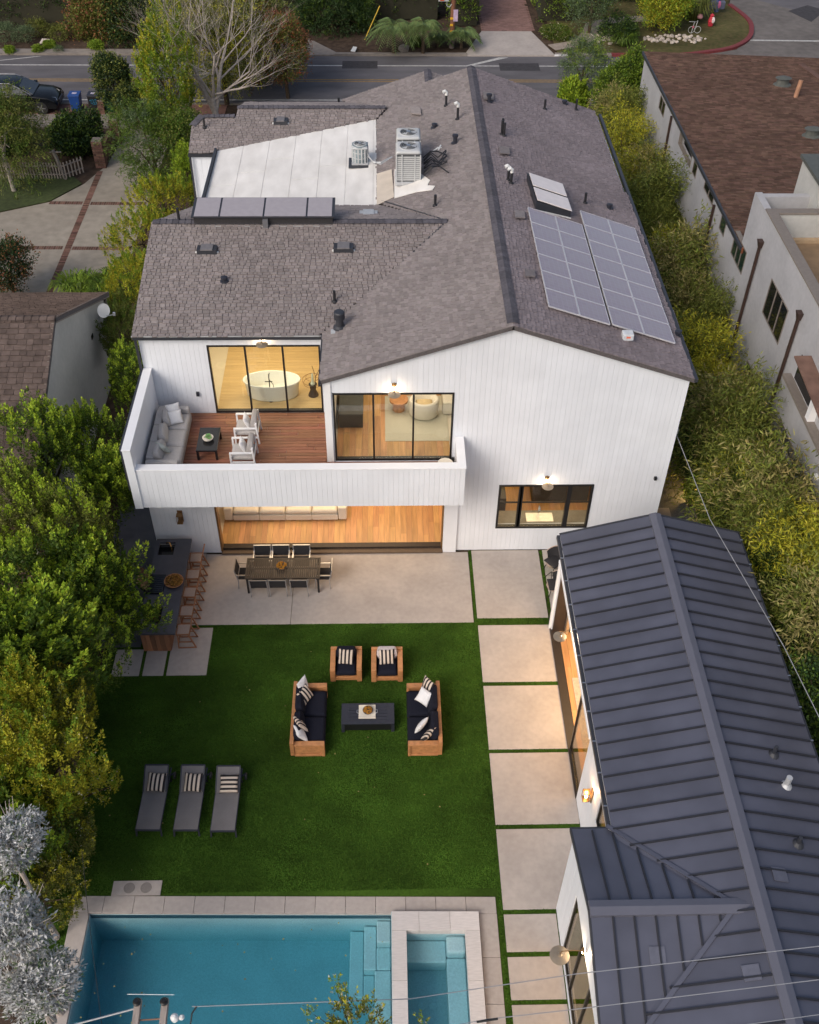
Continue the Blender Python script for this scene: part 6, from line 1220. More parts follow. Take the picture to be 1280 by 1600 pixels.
# ================================================================== plants
def leafmat(nm, c, hu=.02, rn=.35, tr=.22): return mat(nm, c, .55, .12, 2, rnd=rn, huern=hu, trans=tr, spec=.3)
LG = leafmat('leaf_green', (.092, .150, .018)); LD = leafmat('leaf_dark', (.034, .066, .018)); LY = leafmat('leaf_young', (.38, .50, .045), .02, .3); LO = leafmat('leaf_yellow_green', (.42, .40, .032), .02)
LB = leafmat('leaf_bamboo', (.17, .20, .034), .025, .4); LT = leafmat('leaf_tan', (.32, .28, .10), .02, .35); LS = leafmat('leaf_silver', (.62, .62, .61), .01, .35); LR = leafmat('leaf_rust', (.24, .105, .045), .02, .35)
LM = leafmat('leaf_olive', (.155, .175, .035), .02, .35); LV = leafmat('leaf_vivid', (.19, .28, .025), .015, .3); LW = leafmat('petal_white', (.62, .58, .42), .01, .1); LE = leafmat('petal_red', (.40, .03, .012), .01, .2); LGR = leafmat('leaf_grey_green', (.12, .17, .08), .015, .3); LP = leafmat('leaf_palm', (.15, .21, .07), .02, .3)
def unit(v): return v / np.maximum(np.linalg.norm(v, axis=1, keepdims=True), 1e-6)
def leaf_obj(name, p, d, L, W, mi, mats, r, parent=None, curl=.15):
    n = len(p); d = unit(d); s = unit(np.cross(d, r.normal(0, 1, (n, 3)))); u = np.cross(s, d)
    L = L[:, None]; W = W[:, None]
    v = np.stack([p, p + d * L * .45 + s * W * .5 + u * L * curl * .3, p + d * L, p + d * L * .45 - s * W * .5 + u * L * curl * .3], 1).reshape(-1, 3)
    me = bpy.data.meshes.new(name); me.vertices.add(4 * n); me.vertices.foreach_set('co', v.ravel().astype(np.float32)); me.loops.add(4 * n); me.loops.foreach_set('vertex_index', np.arange(4 * n, dtype=np.int32))
    me.polygons.add(n); me.polygons.foreach_set('loop_start', np.arange(0, 4 * n, 4, dtype=np.int32)); me.polygons.foreach_set('material_index', mi.astype(np.int32))
    for m in mats: me.materials.append(m)
    me.update(); o = link(bpy.data.objects.new(name, me)); attach(o, parent, False); return o
def lobes(r, k=7): return unit(r.normal(0, 1, (k, 3))), r.uniform(.1, .34, k)
def crown_pts(r, rad, ncl, shell=.55, top=.25, box=False, lob=None):
    d = unit(r.normal(0, 1, (ncl, 3)) + np.array([0, 0, top])); ld, la = lob or lobes(r); k = .72 + (np.clip(d @ ld.T, 0, 1) ** 4 * la).sum(1)
    if box: d = d / np.maximum(np.abs(d).max(1, keepdims=True), .01); k = .92 + r.normal(0, .03, ncl)
    f = r.uniform(shell ** 3, 1, ncl) ** (1 / 3.); return d * (k * f)[:, None] * np.array(rad), d
def foliage(name, parent, rad, style, mats, seed, ncl, nl, ll, lw, tip=.25, shell=.55, box=False, cs=.16, accent=0, z0=0, droop=0):
    r = np.random.default_rng(seed); c, d = crown_pts(r, rad, ncl, shell, .35, box); out = unit(d * np.array([1, 1, .8]) + np.array([0, 0, .25])); R_ = min(rad)
    N_ = ncl * nl; ci = np.repeat(np.arange(ncl), nl); t = np.tile(np.linspace(0, 1, nl), ncl)
    if style == 'sprig':
        ax = unit(out[ci] * .55 + np.array([0, 0, .9]) + 0); ax = unit(ax + np.repeat(r.normal(0, .18, (ncl, 3)), nl, 0)); sl = np.repeat(r.uniform(.6, 1.3, ncl), nl) * cs
        p = c[ci] + ax * (t * sl)[:, None] + r.normal(0, .012, (N_, 3)); q = unit(np.cross(ax, r.normal(0, 1, (N_, 3)))); dd = q * (1.1 - .75 * t)[:, None] + ax * (.35 + .7 * t)[:, None]; young = (t > .70) & (r.random(N_) < tip * 3)
    elif style == 'plume':
        ax = unit(out[ci] * .38 + np.array([0, 0, 1.0]) + np.repeat(r.normal(0, .12, (ncl, 3)), nl, 0)); sl = np.repeat(r.uniform(.55, 1.3, ncl), nl) * cs; t = t ** .85
        q = unit(np.cross(ax, r.normal(0, 1, (N_, 3)))); wd = (.20 * (1 - t) ** .8 + .015) * sl; p = c[ci] + ax * (t * sl)[:, None] + q * (wd * r.uniform(.2, 1, N_))[:, None]
        dd = q * (1.0 - .6 * t)[:, None] + ax * (.45 + .5 * t)[:, None] + r.normal(0, .15, (N_, 3)); yb = np.repeat(r.uniform(.35, 1.15, ncl), nl); young = (t + r.normal(0, .12, N_) > yb)
    elif style == 'bamboo':
        ax = unit(out[ci] * .8 + np.array([0, 0, .1]) + np.repeat(r.normal(0, .5, (ncl, 3)), nl, 0)); p = c[ci] + ax * (t * cs * 2.2)[:, None] + r.normal(0, cs * .22, (N_, 3)) - np.array([0, 0, 1]) * (t * t * cs * .8)[:, None]; dd = ax * .7 + r.normal(0, .55, (N_, 3)) + np.array([0, 0, -.25]); young = np.repeat(r.random(ncl) < tip, nl)
    else:
        p = c[ci] + r.normal(0, 1, (N_, 3)) * cs * R_ * np.array([1, 1, .8]); dd = out[ci] * .6 + r.normal(0, .7, (N_, 3)) + np.array([0, 0, .25 - droop]); young = (((p - c[ci]) * out[ci]).sum(1) > cs * R_ * .5) & (r.random(N_) < tip * 3)
    mi = np.where(young, 1, 0) if len(mats) > 1 else np.zeros(N_, int)
    if accent: mi = np.where(r.random(N_) < accent, len(mats) - 1, mi)
    p[:, 2] += z0; L = r.uniform(.7, 1.25, N_) * ll; Wd = r.uniform(.8, 1.2, N_) * lw
    return leaf_obj(name, p, dd, L, Wd, mi, mats, r, parent)
def limbs(parent, base, c, rad, m=barkm, n=6, r0=.09, seed=1):
    rg = random.Random(seed); b = MB(); base = Vector(base); c = Vector(c); b.tube([base, base.lerp(c, .5) + Vector((rg.uniform(-.1, .1), rg.uniform(-.1, .1), 0)), c], [r0, r0 * .75, r0 * .5], 8); b.build('trunk', m, parent)
    for i in range(n): a = 2 * pi * i / n + rg.uniform(-.3, .3); s_ = base.lerp(c, rg.uniform(.45, .95)); e = c + Vector((cos(a) * rad[0] * .7, sin(a) * rad[1] * .7, rg.uniform(-.2, .7) * rad[2])); MB().tube([s_, s_.lerp(e, .5) + Vector((0, 0, .12 * rad[2])), e], [r0 * .45, r0 * .3, r0 * .12], 6).build('branch', m, parent)
PROTO = {}
def tree(nm, label, cat, pos, h, rad, style, mats, ncl, nl, ll, lw, group=None, seed=0, rz=None, key=None, bark=barkm, root=None, **kw):
    # pos = ground point; crown centre at height h; crown meshes of one kind share data
    rx = root if root is not None else pos[0]; dx = pos[0] - rx; t = thing(nm, label, cat, (rx, pos[1], 0), 0, group)
    if key and key in PROTO:
        o = link(bpy.data.objects.new('crown', PROTO[key][0])); attach(o, t, False); r0 = PROTO[key][1]; o.location = (dx, 0, h); o.scale = [rad[i] / r0[i] for i in range(3)]; o.rotation_euler = (0, 0, rz if rz is not None else RS.uniform(0, 6.28))
    else:
        o = foliage('crown', t, rad, style, mats, seed + 11, ncl, nl, ll, lw, **kw); o.location = (dx, 0, h); o.rotation_euler = (0, 0, rz or 0)
        if key: PROTO[key] = (o.data, rad)
    limbs(t, (0, 0, 0), (dx, 0, h), rad, bark, 5 if rad[0] > .8 else 2, .05 + .04 * rad[0], seed); return t
def atz(px, py, z): p = P(px, py, z); return (p.x, p.y)
def aty(px, py, y): p = PY(px, py, y); return (p.x, y), p.z
# --- tall trees along the left boundary: crown centre given by its place in the photo at height h
K = 'boundary trees on the left side of the garden'
def lt(label, px, py, h, rad, mats, key, seed, ncl=170, nl=74, ll=.10, lw=.05, tip=.25, cs=.85, **kw):
    p = atz(px, py, h); return tree('boundary_tree', label, 'tree', p, h - .25, rad, 'plume', mats, ncl, nl, ll, lw, K, seed, key=key, tip=tip, cs=cs, root=min(p[0], -9.3), **kw)
G1 = [LG, LY]; G2 = [LO, LV, LW]
lt('dark green tree in front of the left neighbour gable', 62, 700, 3.9, (1.6, 1.5, 1.5), [LG, LY], 'a', 1, 190, 74)
lt('dark green tree against the white gable wall of the left house', 140, 695, 3.0, (1.2, 1.2, 1.4), G1, 'a', 2)
lt('tree whose crown touches the terrace parapet corner', 172, 765, 2.8, (.85, 1.2, 1.4), [LG, LY], 'b', 3, 190, 74)
lt('yellow-tinged tree at the left edge beside the balcony', 20, 800, 4.1, (1.5, 1.5, 1.3), [LM, LY], 'c', 4, 200, 74, .09, .045)
lt('olive-toned tree in the middle of the left tree mass', 100, 835, 3.7, (1.4, 1.4, 1.4), [LM, LY], 'c', 5)
lt('bright-tipped tree level with the outdoor bar', 130, 910, 3.3, (1.3, 1.4, 1.4), [LG, LY], 'b', 6)
lt('bright-tipped tree overhanging the bar counter', 176, 965, 2.1, (.6, 1.2, 1.1), G1, 'b', 7)
lt('green tree at the left picture edge level with the dining table', 30, 930, 4.2, (1.7, 1.5, 1.5), G1, 'a', 8)
lt('green tree at the left edge level with the upper lawn', 70, 1015, 4.0, (1.6, 1.4, 1.6), G1, 'b', 9)
lt('drooping tree whose branches reach over the upper lawn', 118, 1030, 2.8, (1.05, 1.2, 1.4), [LG, LY], 'a', 10)
lt('golden yellow-green tree at the left edge', 18, 1110, 4.2, (1.4, 1.5, 1.5), [LO, LV], 'd', 11, 210, 74, .08, .04)
lt('olive tree between the golden tree and the lawn', 85, 1130, 3.3, (1.15, 1.4, 1.7), [LM, LO], 'e', 12, 210, 74, .08, .04)
lt('golden flowering tree above the sun loungers', 60, 1215, 3.5, (1.5, 1.3, 1.5), [LO, LV, LW], 'f', 13, 210, 74, .08, .04, accent=.012)
lt('low flowering branch reaching towards the sun loungers', 150, 1225, 2.4, (.75, .6, .6), [LO, LV, LW], 'g', 14, 40, 60, .07, .035, accent=.03, cs=.5)
lt('shaggy shrub below the golden tree at the lawn edge', 92, 1310, 1.9, (.85, 1.1, 1.2), [LM, LO, LW], 'h', 15, 150, 70, .07, .034, accent=.02, cs=.6)
lt('yellow-green shrub beside the pool corner', 70, 1400, 1.3, (.7, 1.1, .9), [LM, LO, LW], 'h', 16)
lt('dark green tree behind the golden one at the left edge', -15, 1010, 4.4, (1.3, 1.6, 1.5), [LG, LY], 'a', 24)
lt('dark undergrowth tree behind the flowering tree', 5, 1290, 3.0, (1.2, 1.3, 1.4), G1, 'b', 25)
for k in range(9):
    y = 11.6 + k * 1.3; tree('understory_shrub', 'dark shrub under the boundary trees, ' + ['first', 'second', 'third', 'fourth', 'fifth', 'sixth', 'seventh', 'eighth', 'ninth'][k] + ' counted from the pool', 'shrub', (-9.15 - .15 * (k % 2), y), 1.15, (.85, .95, 1.2), 'plume', G1, 300, 26, .105, .05, 'understory shrubs on the left boundary', 300 + k, key='b' if k % 2 else 'a', tip=.2)
# silver tree bottom left
for k, (lb, px, py, h, rad) in enumerate((('silver-leaved tree at the bottom left, upper crown', 12, 1320, 4.6, (.7, .8, .7)), ('silver-leaved tree at the bottom left, lower crown', 18, 1455, 4.4, (.95, .9, .9)), ('silver-leaved branch reaching over the pool coping', 55, 1545, 3.6, (.85, .7, .8)))):
    t = tree('silver_tree', lb, 'tree', atz(px, py, h), h, rad, 'clump', [LS, LGR], 210, 30, .095, .036, 'silver trees at the bottom left', 30 + k, key='sv', bark=barkp, tip=.12, cs=.085, shell=.3)
    b = MB(); rg = random.Random(k)
    for j in range(16): a = rg.uniform(0, 6.28); e = rg.uniform(-.2, .9); q = Vector((cos(a) * rad[0], sin(a) * rad[1], h + e * rad[2])); s_ = Vector((0, 0, h - .5)); b.tube([s_, s_.lerp(q, .55) + Vector((rg.uniform(-.1, .1), rg.uniform(-.1, .1), .1)), q * 1.0], [.022, .013, .004], 5)
    b.build('twigs', barkp, t)
# hedge strip beside the house, left side
for k, (px, py, h, rad, ky, lb) in enumerate(((205, 600, 2.6, (.75, 1.3, 1.6), 'b', 'dark hedge tree below the terrace wall'), (192, 530, 2.2, (.9, 1.6, 1.3), 'i', 'olive hedge shrub beside the gutter corner'), (202, 440, 1.7, (1.1, 1.9, 1.0), 'j', 'golden hedge shrub along the driveway'), (222, 372, 1.7, (1.3, 2.0, 1.0), 'j', 'golden hedge shrub level with the wing ridge'), (255, 315, 1.8, (1.5, 1.9, 1.1), 'j', 'golden hedge shrub by the flat roof'), (292, 268, 2.0, (.6, 1.0, 1.3), 'k', 'bright lime shrub beside the white wall'), (190, 490, 1.3, (.6, 1.2, .9), 'i', 'low olive shrub by the left house gable'))):
    m = {'b': G1, 'i': [LM, LG], 'j': [LO, LV], 'k': [LV, LY]}[ky]
    tree('hedge_shrub', lb, 'shrub', atz(px, py, h), h, rad, 'plume', m, 190, 60, .085, .036, 'hedge shrubs along the left side of the house', 50 + k, key='hs' + ky, tip=.3, cs=.55)
# rear-left trees
tree('flowering_column_tree', 'tall yellow-green flowering tree beside the bare tree', 'tree', *aty(262, 135, 54.5), (1.7, 1.5, 3.0), 'plume', [LV, LO, LW], 420, 60, .11, .055, None, 61, tip=.25, cs=.8, accent=.015)
tree('soft_shrub', 'soft grey-green feathery shrub beside the driveway', 'shrub', atz(236, 232, 2.2), 2.2, (1.6, 1.7, 2.2), 'bamboo', [LG, LGR], 520, 36, .14, .034, None, 62, tip=.2, cs=.32)
tree('dark_shrub_tree', 'dark green shrub between the feathery shrub and the rear wing', 'shrub', atz(285, 225, 2.6), 2.6, (1.3, 1.4, 2.0), 'clump', [LG, LM], 320, 26, .12, .06, None, 63, tip=.2, cs=.13)
tree('mottled_tree', 'tree with mottled olive and rust foliage behind the bare tree', 'tree', *aty(395, 50, 62.5), (2.6, 2.0, 3.0), 'bamboo', [LM, LR, LE], 900, 34, .18, .05, None, 64, tip=.3, cs=.45, accent=.004)
tree('olive_tree_right', 'pale olive tree filling the gaps of the bare tree', 'tree', *aty(345, 75, 59.5), (2.6, 1.6, 3.0), 'bamboo', [LM, LO], 600, 34, .18, .045, None, 65, tip=.3, cs=.45)
tree('bottlebrush_tree', 'rust-brown bottlebrush tree with red flowers over the street', 'tree', *aty(445, 78, 60.5), (1.7, 1.4, 2.4), 'clump', [LM, LR, LE], 420, 30, .16, .05, None, 66, tip=.35, cs=.14, accent=.03)
tree('dark_tree', 'dark olive tree overhanging the left pavement', 'tree', *aty(205, 25, 70), (2.9, 2.2, 3.0), 'clump', [LD, LM], 700, 28, .17, .08, None, 67, tip=.2, cs=.11)
tree('brown_tree', 'reddish-brown tree at the far side of the street', 'tree', *aty(160, 25, 70.5), (2.6, 2.0, 2.6), 'clump', [LM, LR], 560, 26, .17, .08, None, 68, tip=.3, cs=.11)
tree('kerb_shrub', 'dark round shrub beside the green bin', 'shrub', *aty(176, 125, 57.6), (1.25, 1.1, 1.6), 'clump', [LD, LM], 380, 28, .13, .06, None, 69, tip=.25, cs=.12)
tree('kerb_shrub', 'lower dark shrub between bins and flowering tree', 'shrub', atz(215, 165, 1.3), 1.3, (1.2, 1.1, 1.2), 'clump', [LD, LM], 320, 28, .13, .06, None, 70, tip=.3, cs=.12)
# bare pale tree
t = thing('bare_tree', 'tall bare pale-barked tree behind the grey roof', 'tree', (*P(338, 182, 1.0)[:2], 0)); rg = random.Random(21); tips = []
base = P(338, 182, 1.0); bt = MB()
def grow(b, p, d, r, L_, lev):
    pts = [p]; rr = [r]
    for k in range(4): d = (d + Vector((rg.uniform(-.17, .17), rg.uniform(-.17, .17), rg.uniform(-.05, .12)))).normalized(); p = p + d * L_ / 4; pts.append(p); rr.append(r * (1 - .13 * (k + 1)))
    b.tube(pts, rr, 7 if r > .03 else 5, False)
    if lev == 0: return
    for k in range(4 if lev > 2 else 3 if lev > 1 else 4):
        i = rg.randint(2, 4); nd = (d + Vector((rg.uniform(-1, 1), rg.uniform(-1, 1), rg.uniform(-.3, .7))) * .95).normalized(); grow(b, pts[i], nd, rr[i] * rg.uniform(.5, .72), L_ * rg.uniform(.6, .85), lev - 1)
b = MB(); b.tube([(0, 0, 0), (0, 0, 1.0), (-.1, 0, 2.0)], [.2, .17, .15], 10); b.build('trunk', barkp, t)
for k, (dx, dy, dz, r, L_) in enumerate(((-.28, .0, 1.0, .15, 3.7), (.30, .1, 1.0, .13, 3.3), (-.85, .15, .7, .08, 2.7), (.95, 0, .45, .08, 2.5), (.1, -.3, 1, .09, 2.8), (-.5, -.2, 1.0, .07, 3.0), (1.0, -.2, .25, .06, 2.2))):
    b = MB(); grow(b, Vector((0, 0, 1.1 + .15 * k)) if k < 2 else Vector((-.05, 0, 1.6 + .1 * k)), Vector((dx, dy, dz)).normalized(), r, L_, 4); b.build('limb', barkp, t, recalc=False)
# left front garden
tree('weeping_tree', 'weeping olive-green tree on the left front lawn', 'tree', (*P(22, 298, 0)[:2],), 2.9, (1.9, 1.7, 2.2), 'bamboo', [LM, LG], 620, 34, .16, .035, None, 80, tip=.3, cs=.4, bark=barkp)
tree('ivy_mound', 'dark ivy mound behind the picket fence', 'shrub', (-16.4, 53.6), .8, (1.9, 1.8, 1.1), 'clump', [LD, LG], 500, 26, .13, .08, None, 81, tip=.2, cs=.12)
tree('ivy_mound', 'dark clipped hedge behind the weeping tree', 'hedge', (-20.5, 53.6), .8, (2.6, 1.8, 1.1), 'clump', [LD, LG], 500, 26, .13, .08, None, 82, tip=.15, cs=.12)
tree('dark_bush', 'dark reddish bush at the left picture edge above the neighbour roof', 'shrub', atz(10, 420, 1.4), 1.4, (1.1, 1.3, 1.3), 'clump', [LD, LR], 340, 26, .11, .05, None, 83, tip=.2, cs=.12)
def straps(nm, label, cat, pos, n, R_, hh, m, seed, group=None, w_=.04):
    r = np.random.default_rng(seed); t = thing(nm, label, cat, (pos[0], pos[1], 0), 0, group); b = MB()
    for i in range(n):
        a = r.uniform(0, 2 * pi); q = r.uniform(0, .25) * R_; p = Vector((cos(a) * q, sin(a) * q, 0)); d = Vector((cos(a), sin(a), 0)); s_ = Vector((-sin(a), cos(a), 0)) * w_ / 2; l = r.uniform(.6, 1) * R_; h = r.uniform(.6, 1) * hh
        p1 = p + d * l * .35 + Vector((0, 0, h * .8)); p2 = p + d * l * .75 + Vector((0, 0, h)); p3 = p + d * l * 1.1 + Vector((0, 0, h * .6)); b.add([p - s_, p + s_, p1 + s_, p1 - s_, p2 + s_ * .8, p2 - s_ * .8, p3], [(0, 1, 2, 3), (3, 2, 4, 5), (5, 4, 6)])
    b.build('leaves', m, t, recalc=False); return t
for k, (px, py) in enumerate(((112, 452), (135, 450), (158, 452), (180, 445), (194, 455), (168, 462), (125, 462))):
    straps('strap_leaf_plant', ['first', 'second', 'third', 'fourth', 'fifth', 'sixth', 'seventh'][k] + ' dark strap-leaved clump from the left at the foot of the driveway', 'plant', atz(px, py, .1), 150, .9, .75, LG if k % 2 else LV, k, 'strap-leaved clumps by the driveway')
# far side of the street
hg = [LD, LG]
def hedge(label, x0, x1, y0, y1, h, mats, seed, dens=26, ll=.14, tip=.15):
    t = thing('hedge', label, 'hedge', ((x0 + x1) / 2, (y0 + y1) / 2, 0)); rad = ((x1 - x0) / 2, (y1 - y0) / 2, h / 2); A = 2 * (rad[0] * rad[2] * 4 + rad[1] * rad[2] * 4) / 2 + rad[0] * rad[1] * 4
    o = foliage('foliage', t, rad, 'clump', mats, seed, int(A * dens / 3), 24, ll, ll * .5, tip=tip, box=True, cs=.12, shell=.8); o.location = (0, 0, h / 2 + .05)
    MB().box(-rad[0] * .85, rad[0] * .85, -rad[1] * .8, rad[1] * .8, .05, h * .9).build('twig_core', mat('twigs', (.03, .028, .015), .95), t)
hedge('long dark green hedge across the street at the top left', -28, -18.2, 71.0, 73.5, 3.6, hg, 90, 20)
hedge('green hedge left of the brick drive', 4.4, 6.5, 71.4, 80, 3.0, [LG, LV], 91, 20, tip=.3); hedge('sunlit green hedge right of the brick drive', 10.5, 13.2, 72.2, 82, 3.0, [LG, LV], 92, 20, tip=.4)
hedge('dark hedge behind the palms', -3, 4.3, 73.2, 75.5, 4.5, hg, 93, 18); hedge('dark hedge behind the weeping tree and side drive', -15, -3.1, 75.5, 78, 4.8, hg, 96, 14)
tree('willow_tree', 'dark weeping tree left of the palms across the street', 'tree', *aty(520, 28, 72.0), (2.9, 1.8, 2.4), 'bamboo', [LD, LG], 700, 34, .26, .045, None, 94, tip=.25, cs=.5)
tree('willow_tree', 'dark tree behind the grey side drive across the street', 'tree', (-7.5, 77), 3.2, (3.6, 2.8, 3.2), 'clump', [LD, LG], 600, 26, .2, .09, None, 95, tip=.15, cs=.11)
def palm(label, px, py, h, R_, seed):
    g = P(px, py, h); t = thing('palm', label, 'palm', (g.x, g.y, 0)); rg = random.Random(seed); MB().tube([(0, 0, 0), (0, 0, h)], [.12, .09], 8).build('trunk', barkm, t)
    for k in range(22):
        a = 2 * pi * k / 22 + rg.uniform(-.2, .2); el = rg.uniform(.1, .9); d = Vector((cos(a), sin(a), 0)); b = MB(); pts = []
        for j in range(9): s_ = j / 8; pts.append(Vector((0, 0, h)) + d * R_ * s_ * (.6 + .4 * (1 - el)) + Vector((0, 0, R_ * (el * s_ * 1.0 - s_ * s_ * (.55 + el * .5)))))
        sd = Vector((-sin(a), cos(a), 0))
        for j in range(1, 9):
            for q in (-1, 1):
                for f_ in (0, .5):
                    p = pts[j - 1].lerp(pts[j], f_); l = .42 * R_ * (1 - abs(j / 8 - .4)); e = p + (sd * q * .8 + d * .5 + Vector((0, 0, -.35))) * l; w_ = d * .045; b.add([p - w_, p + w_, e], [(0, 1, 2)])
        b.tube(pts, .012, 4, False); b.build('frond', LP, t, recalc=False)
palm('bushy palm left of the street pole, the larger one', 615, 42, 1.7, 2.1, 1); palm('smaller palm nearest the street pole on its left', 662, 40, 1.8, 1.8, 2); palm('low dark palm right of the street pole', 722, 50, 1.0, 1.6, 3); palm('small palm between the two bushy palms and the pole', 685, 56, .7, 1.2, 5)
for k, (px, py, r_, m, lb) in enumerate(((650, 64, .45, LG, 'small round green shrub under the palms'), (8, 56, .9, LGR, 'grey-green round shrub at the top left edge'), (40, 58, .8, LGR, 'grey-green round shrub left of the stone slab'), (92, 55, .75, LM, 'olive round shrub right of the stone slab'), (62, 48, .8, LM, 'olive shrub behind the stone slab'), (14, 76, .35, LV, 'small lime plant at the far left of the strip'), (60, 75, .35, LV, 'small lime plant below the stone slab'), (76, 69, .4, LV, 'lime plant touching the stone slab'), (91, 75, .35, LGR, 'pale plant right of the lime ones'), (152, 72, .45, LV, 'small yellow-green plant near the dark tree'), (135, 52, .8, LM, 'olive shrub at the foot of the brown tree'))):
    tree('small_shrub', lb, 'shrub', atz(px, py, .3), r_ * .6, (r_, r_, r_ * .75), 'clump', [m], 90, 20, .1, .04, 'small shrubs in the far planting strip', 100 + k, key='sh' + m.name, cs=.2)
tree('corner_olive', 'small grey-green tree over the pale rocks', 'tree', (*P(920, 54, 0)[:2],), 2.4, (1.9, 1.7, 1.5), 'clump', [LGR, LG], 420, 26, .13, .05, None, 120, tip=.2, cs=.13)
tree('golden_shrub', 'large round yellow-green shrub on the street corner', 'shrub', (*P(1032, 50, 0)[:2],), 1.7, (2.0, 1.7, 1.7), 'clump', [LO, LV], 520, 26, .13, .07, None, 121, tip=.4, cs=.12)
tree('corner_shrub', 'low dark green shrub between the rocks and the path', 'shrub', atz(970, 48, .6), .6, (1.6, 1.2, .8), 'clump', [LD, LG], 240, 26, .13, .05, None, 122, tip=.2, cs=.14)
tree('corner_shrub', 'flowering groundcover at the foot of the sunlit hedge', 'shrub', atz(870, 52, .3), .3, (1.3, 1.0, .5), 'clump', [LG, LM, LW], 240, 24, .1, .05, None, 123, tip=.3, cs=.14, accent=.04)
tree('corner_hedge', 'dark foliage behind the corner shrubs', 'hedge', (19, 77.5), 1.6, (5.5, 2.0, 2.0), 'clump', [LD, LM], 700, 26, .18, .07, None, 124, tip=.2, cs=.1)
straps('spiky_plant', 'dark spiky clump behind the golden shrub', 'plant', atz(1085, 18, .5), 260, 1.6, 1.6, LM, 125, None, .05)
straps('spiky_plant', 'dark grassy clump left of the golden shrub', 'plant', atz(975, 62, .4), 200, 1.0, .8, LG, 126, None, .05)
# right side: between the houses
Kb = 'bamboo clumps between the two houses'
bl = [(912, 108, 2.6, (1.3, 1.3, 1.9), 'lb', 'light green feathery shrub at the rear corner of the house'), (895, 160, 1.6, (.8, 1.0, 1.3), 'lv', 'bright green shrub behind the rear roof corner'), (985, 130, 2.6, (1.1, 1.2, 1.7), 'lg', 'green shrub under the eave of the stucco house'), (955, 150, 2.2, (1.2, 1.2, 1.6), 'lg', 'green shrub beside the feathery one')]
for k, (px, py, h, rad, ky, lb) in enumerate(bl):
    st_, m = ('bamboo', [LGR, LV]) if ky == 'lb' else ('sprig', [LV, LY]) if ky == 'lv' else ('clump', [LG, LV])
    tree('side_shrub', lb, 'shrub', atz(px, py, h), h, rad, st_, m, 420, 30, .13, .03 if ky == 'lb' else .06, None, 130 + k, key='r' + ky, tip=.25, cs=.3 if st_ != 'clump' else .13)
bam = [(955, 190, 2.6), (985, 200, 2.4), (975, 240, 2.6), (995, 280, 2.6), (1018, 300, 2.2), (1015, 335, 2.6), (1033, 378, 2.2), (1046, 415, 2.2), (1058, 450, 2.4), (1076, 490, 2.6), (1092, 530, 2.3), (1094, 580, 2.6), (1112, 620, 2.5), (1120, 670, 2.7), (1142, 700, 2.4), (1150, 750, 2.7), (1168, 765, 2.3), (1185, 800, 2.6), (1212, 830, 2.4), (1205, 860, 2.6), (1240, 885, 2.8), (1265, 930, 3.0), (1275, 1010, 3.0), (1245, 985, 2.4)]
ordn = ['rearmost', 'second', 'third', 'fourth', 'fifth', 'sixth', 'seventh', 'eighth', 'ninth', 'tenth', 'eleventh', 'twelfth', 'thirteenth', 'fourteenth', 'fifteenth', 'sixteenth', 'seventeenth', 'eighteenth', 'nineteenth', 'twentieth', 'twenty-first', 'twenty-second', 'twenty-third', 'nearest']
for k, (px, py, h) in enumerate(bam):
    ky = ['b0', 'b1', 'b2'][(k * 2 + k // 3) % 3]; m = {'b0': [LB, LT], 'b1': [LO, LB], 'b2': [LB, LM]}[ky]; r_ = .60 + .3 * ((k * 7) % 3) / 2
    t = tree('bamboo', (ordn[k] + ' bamboo clump counted from the street between the houses'), 'bamboo', atz(px, py, h), h, (r_, r_ * 1.2, 1.3 + .3 * (k % 3)), 'bamboo', m, 260, 36, .17, .034, Kb, 150 + k, key=ky, tip=.3 if ky != 'b0' else .38, cs=.5, shell=.3)
dk = [(1092, 665, 1.9), (1100, 715, 1.8), (1125, 690, 2.2), (1128, 775, 1.8), (1150, 775, 2.4), (1172, 812, 2.2), (1200, 890, 2.3), (1218, 945, 2.3), (1240, 1030, 2.3), (1258, 1090, 2.3), (1285, 1180, 2.0), (1035, 480, 1.5), (1060, 560, 1.5), (1000, 340, 1.5), (1280, 1090, 3.0)]
for k, (px, py, h) in enumerate(dk):
    tree('hedge_tree', 'dark green hedge tree number by place: ' + '', 'tree', atz(px, py, h), h, (.75, 1.0, 1.5), 'clump', [LD, LG], 420, 26, .10, .055, 'dark hedge trees in the side yard', 180 + k, key='dk', tip=.22, cs=.15)['label'] = ['dark hedge tree beside the house meter', 'dark hedge tree above the ground spotlight', 'dark hedge tree between meter and bamboo', 'dark hedge tree lit by the ground spotlight', 'dark hedge tree at the north end of the metal roof', 'dark hedge tree just right of the metal ridge end', 'dark hedge tree right of the metal roof, first along the eave', 'dark hedge tree right of the metal roof, second along the eave', 'dark hedge tree right of the metal roof, third along the eave', 'dark hedge tree right of the metal roof, fourth along the eave', 'dark hedge tree right of the metal roof, last before the picture edge', 'dark hedge tree beside the solar panels', 'dark hedge tree below the last solar panels', 'dark hedge tree beside the roof skylight', 'tall dark hedge tree at the right picture edge'][k]
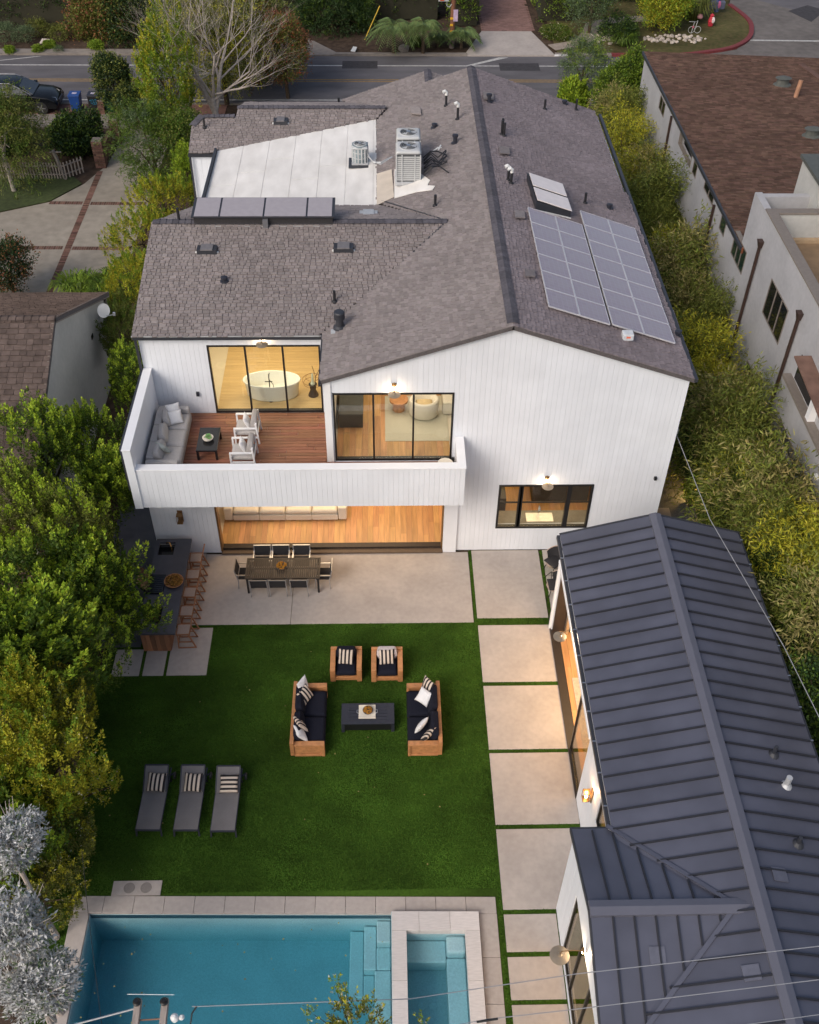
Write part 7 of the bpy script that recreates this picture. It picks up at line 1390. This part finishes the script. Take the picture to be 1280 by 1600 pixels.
# yellow-lit low bush by the spotlight, foreground twig tree
tree('lit_bush', 'small bush glowing yellow in the spotlight of the side yard', 'shrub', atz(1085, 765, .8), .8, (.35, .4, .8), 'clump', [LV], 120, 22, .08, .045, None, 210, cs=.2)
t = thing('flowering_treetop', 'top of a flowering tree rising at the bottom edge of the picture', 'tree', (-.6, 3.6, 0)); c = P(555, 1618, 9.5)
o = foliage('crown', t, (.62, .6, .42), 'sprig', [LM, LO, LW], 211, 150, 22, .05, .026, tip=.3, cs=.18, accent=.06); o.location = (c.x + .6, c.y - 3.6, 9.45)
MB().tube([(0, 0, 0), (.1, .3, 5), (c.x + .6, c.y - 3.6, 9.4)], [.12, .08, .02], 8).build('trunk', barkm, t)
b = MB(); r0 = Vector((c.x + .6, c.y - 3.6, 9.2))
for (px, py) in ((523, 1540), (540, 1545), (490, 1585), (600, 1575), (612, 1590)): e = P(px, py, 9.6) - Vector(t.location); b.tube([r0, r0.lerp(e, .5), e], [.012, .008, .003], 5)
b.build('twigs', barkm, t)
for k, (px, py) in enumerate(((523, 1545), (535, 1552), (488, 1586), (660, 1594))):
    e = P(px, py, 9.6) - Vector(t.location); o = foliage('spray', t, (.09, .09, .11), 'sprig', [LV, LO, LW], 220 + k, 9, 14, .04, .02, tip=.3, cs=.10, accent=.1); o.location = e
straps('red_leaf_plant', 'red and green leafy plant by the fire pit of the bar', 'plant', (-7.15, 20.25), 40, .35, .95, mat('red_leaf', (.16, .03, .02), .5, .3, 6, rnd=.4, huern=.05), 230, None, .07)

b = MB(); rg = random.Random(31)                     # fallen leaves on the water and the turf
for k in range(60):
    x, y = (rg.uniform(-7.2, -.1), rg.uniform(8.8, 11.2)) if k < 34 else (rg.uniform(-8, 2.5), rg.uniform(12.2, 20)); z = -.115 if k < 34 else .05; a = rg.uniform(0, 6.28); l = rg.uniform(.02, .04)
    b.add([(x, y, z), (x + cos(a) * l, y + sin(a) * l, z + .004), (x + cos(a + .6) * l * 1.5, y + sin(a + .6) * l * 1.5, z + .006), (x + cos(a + 1.3) * l, y + sin(a + 1.3) * l, z + .003)], [(0, 1, 2, 3)])
tag(stuff(b.build('fallen_leaves', LT, recalc=False)), 'scattered fallen leaves on the pool water and lawn', 'leaves')
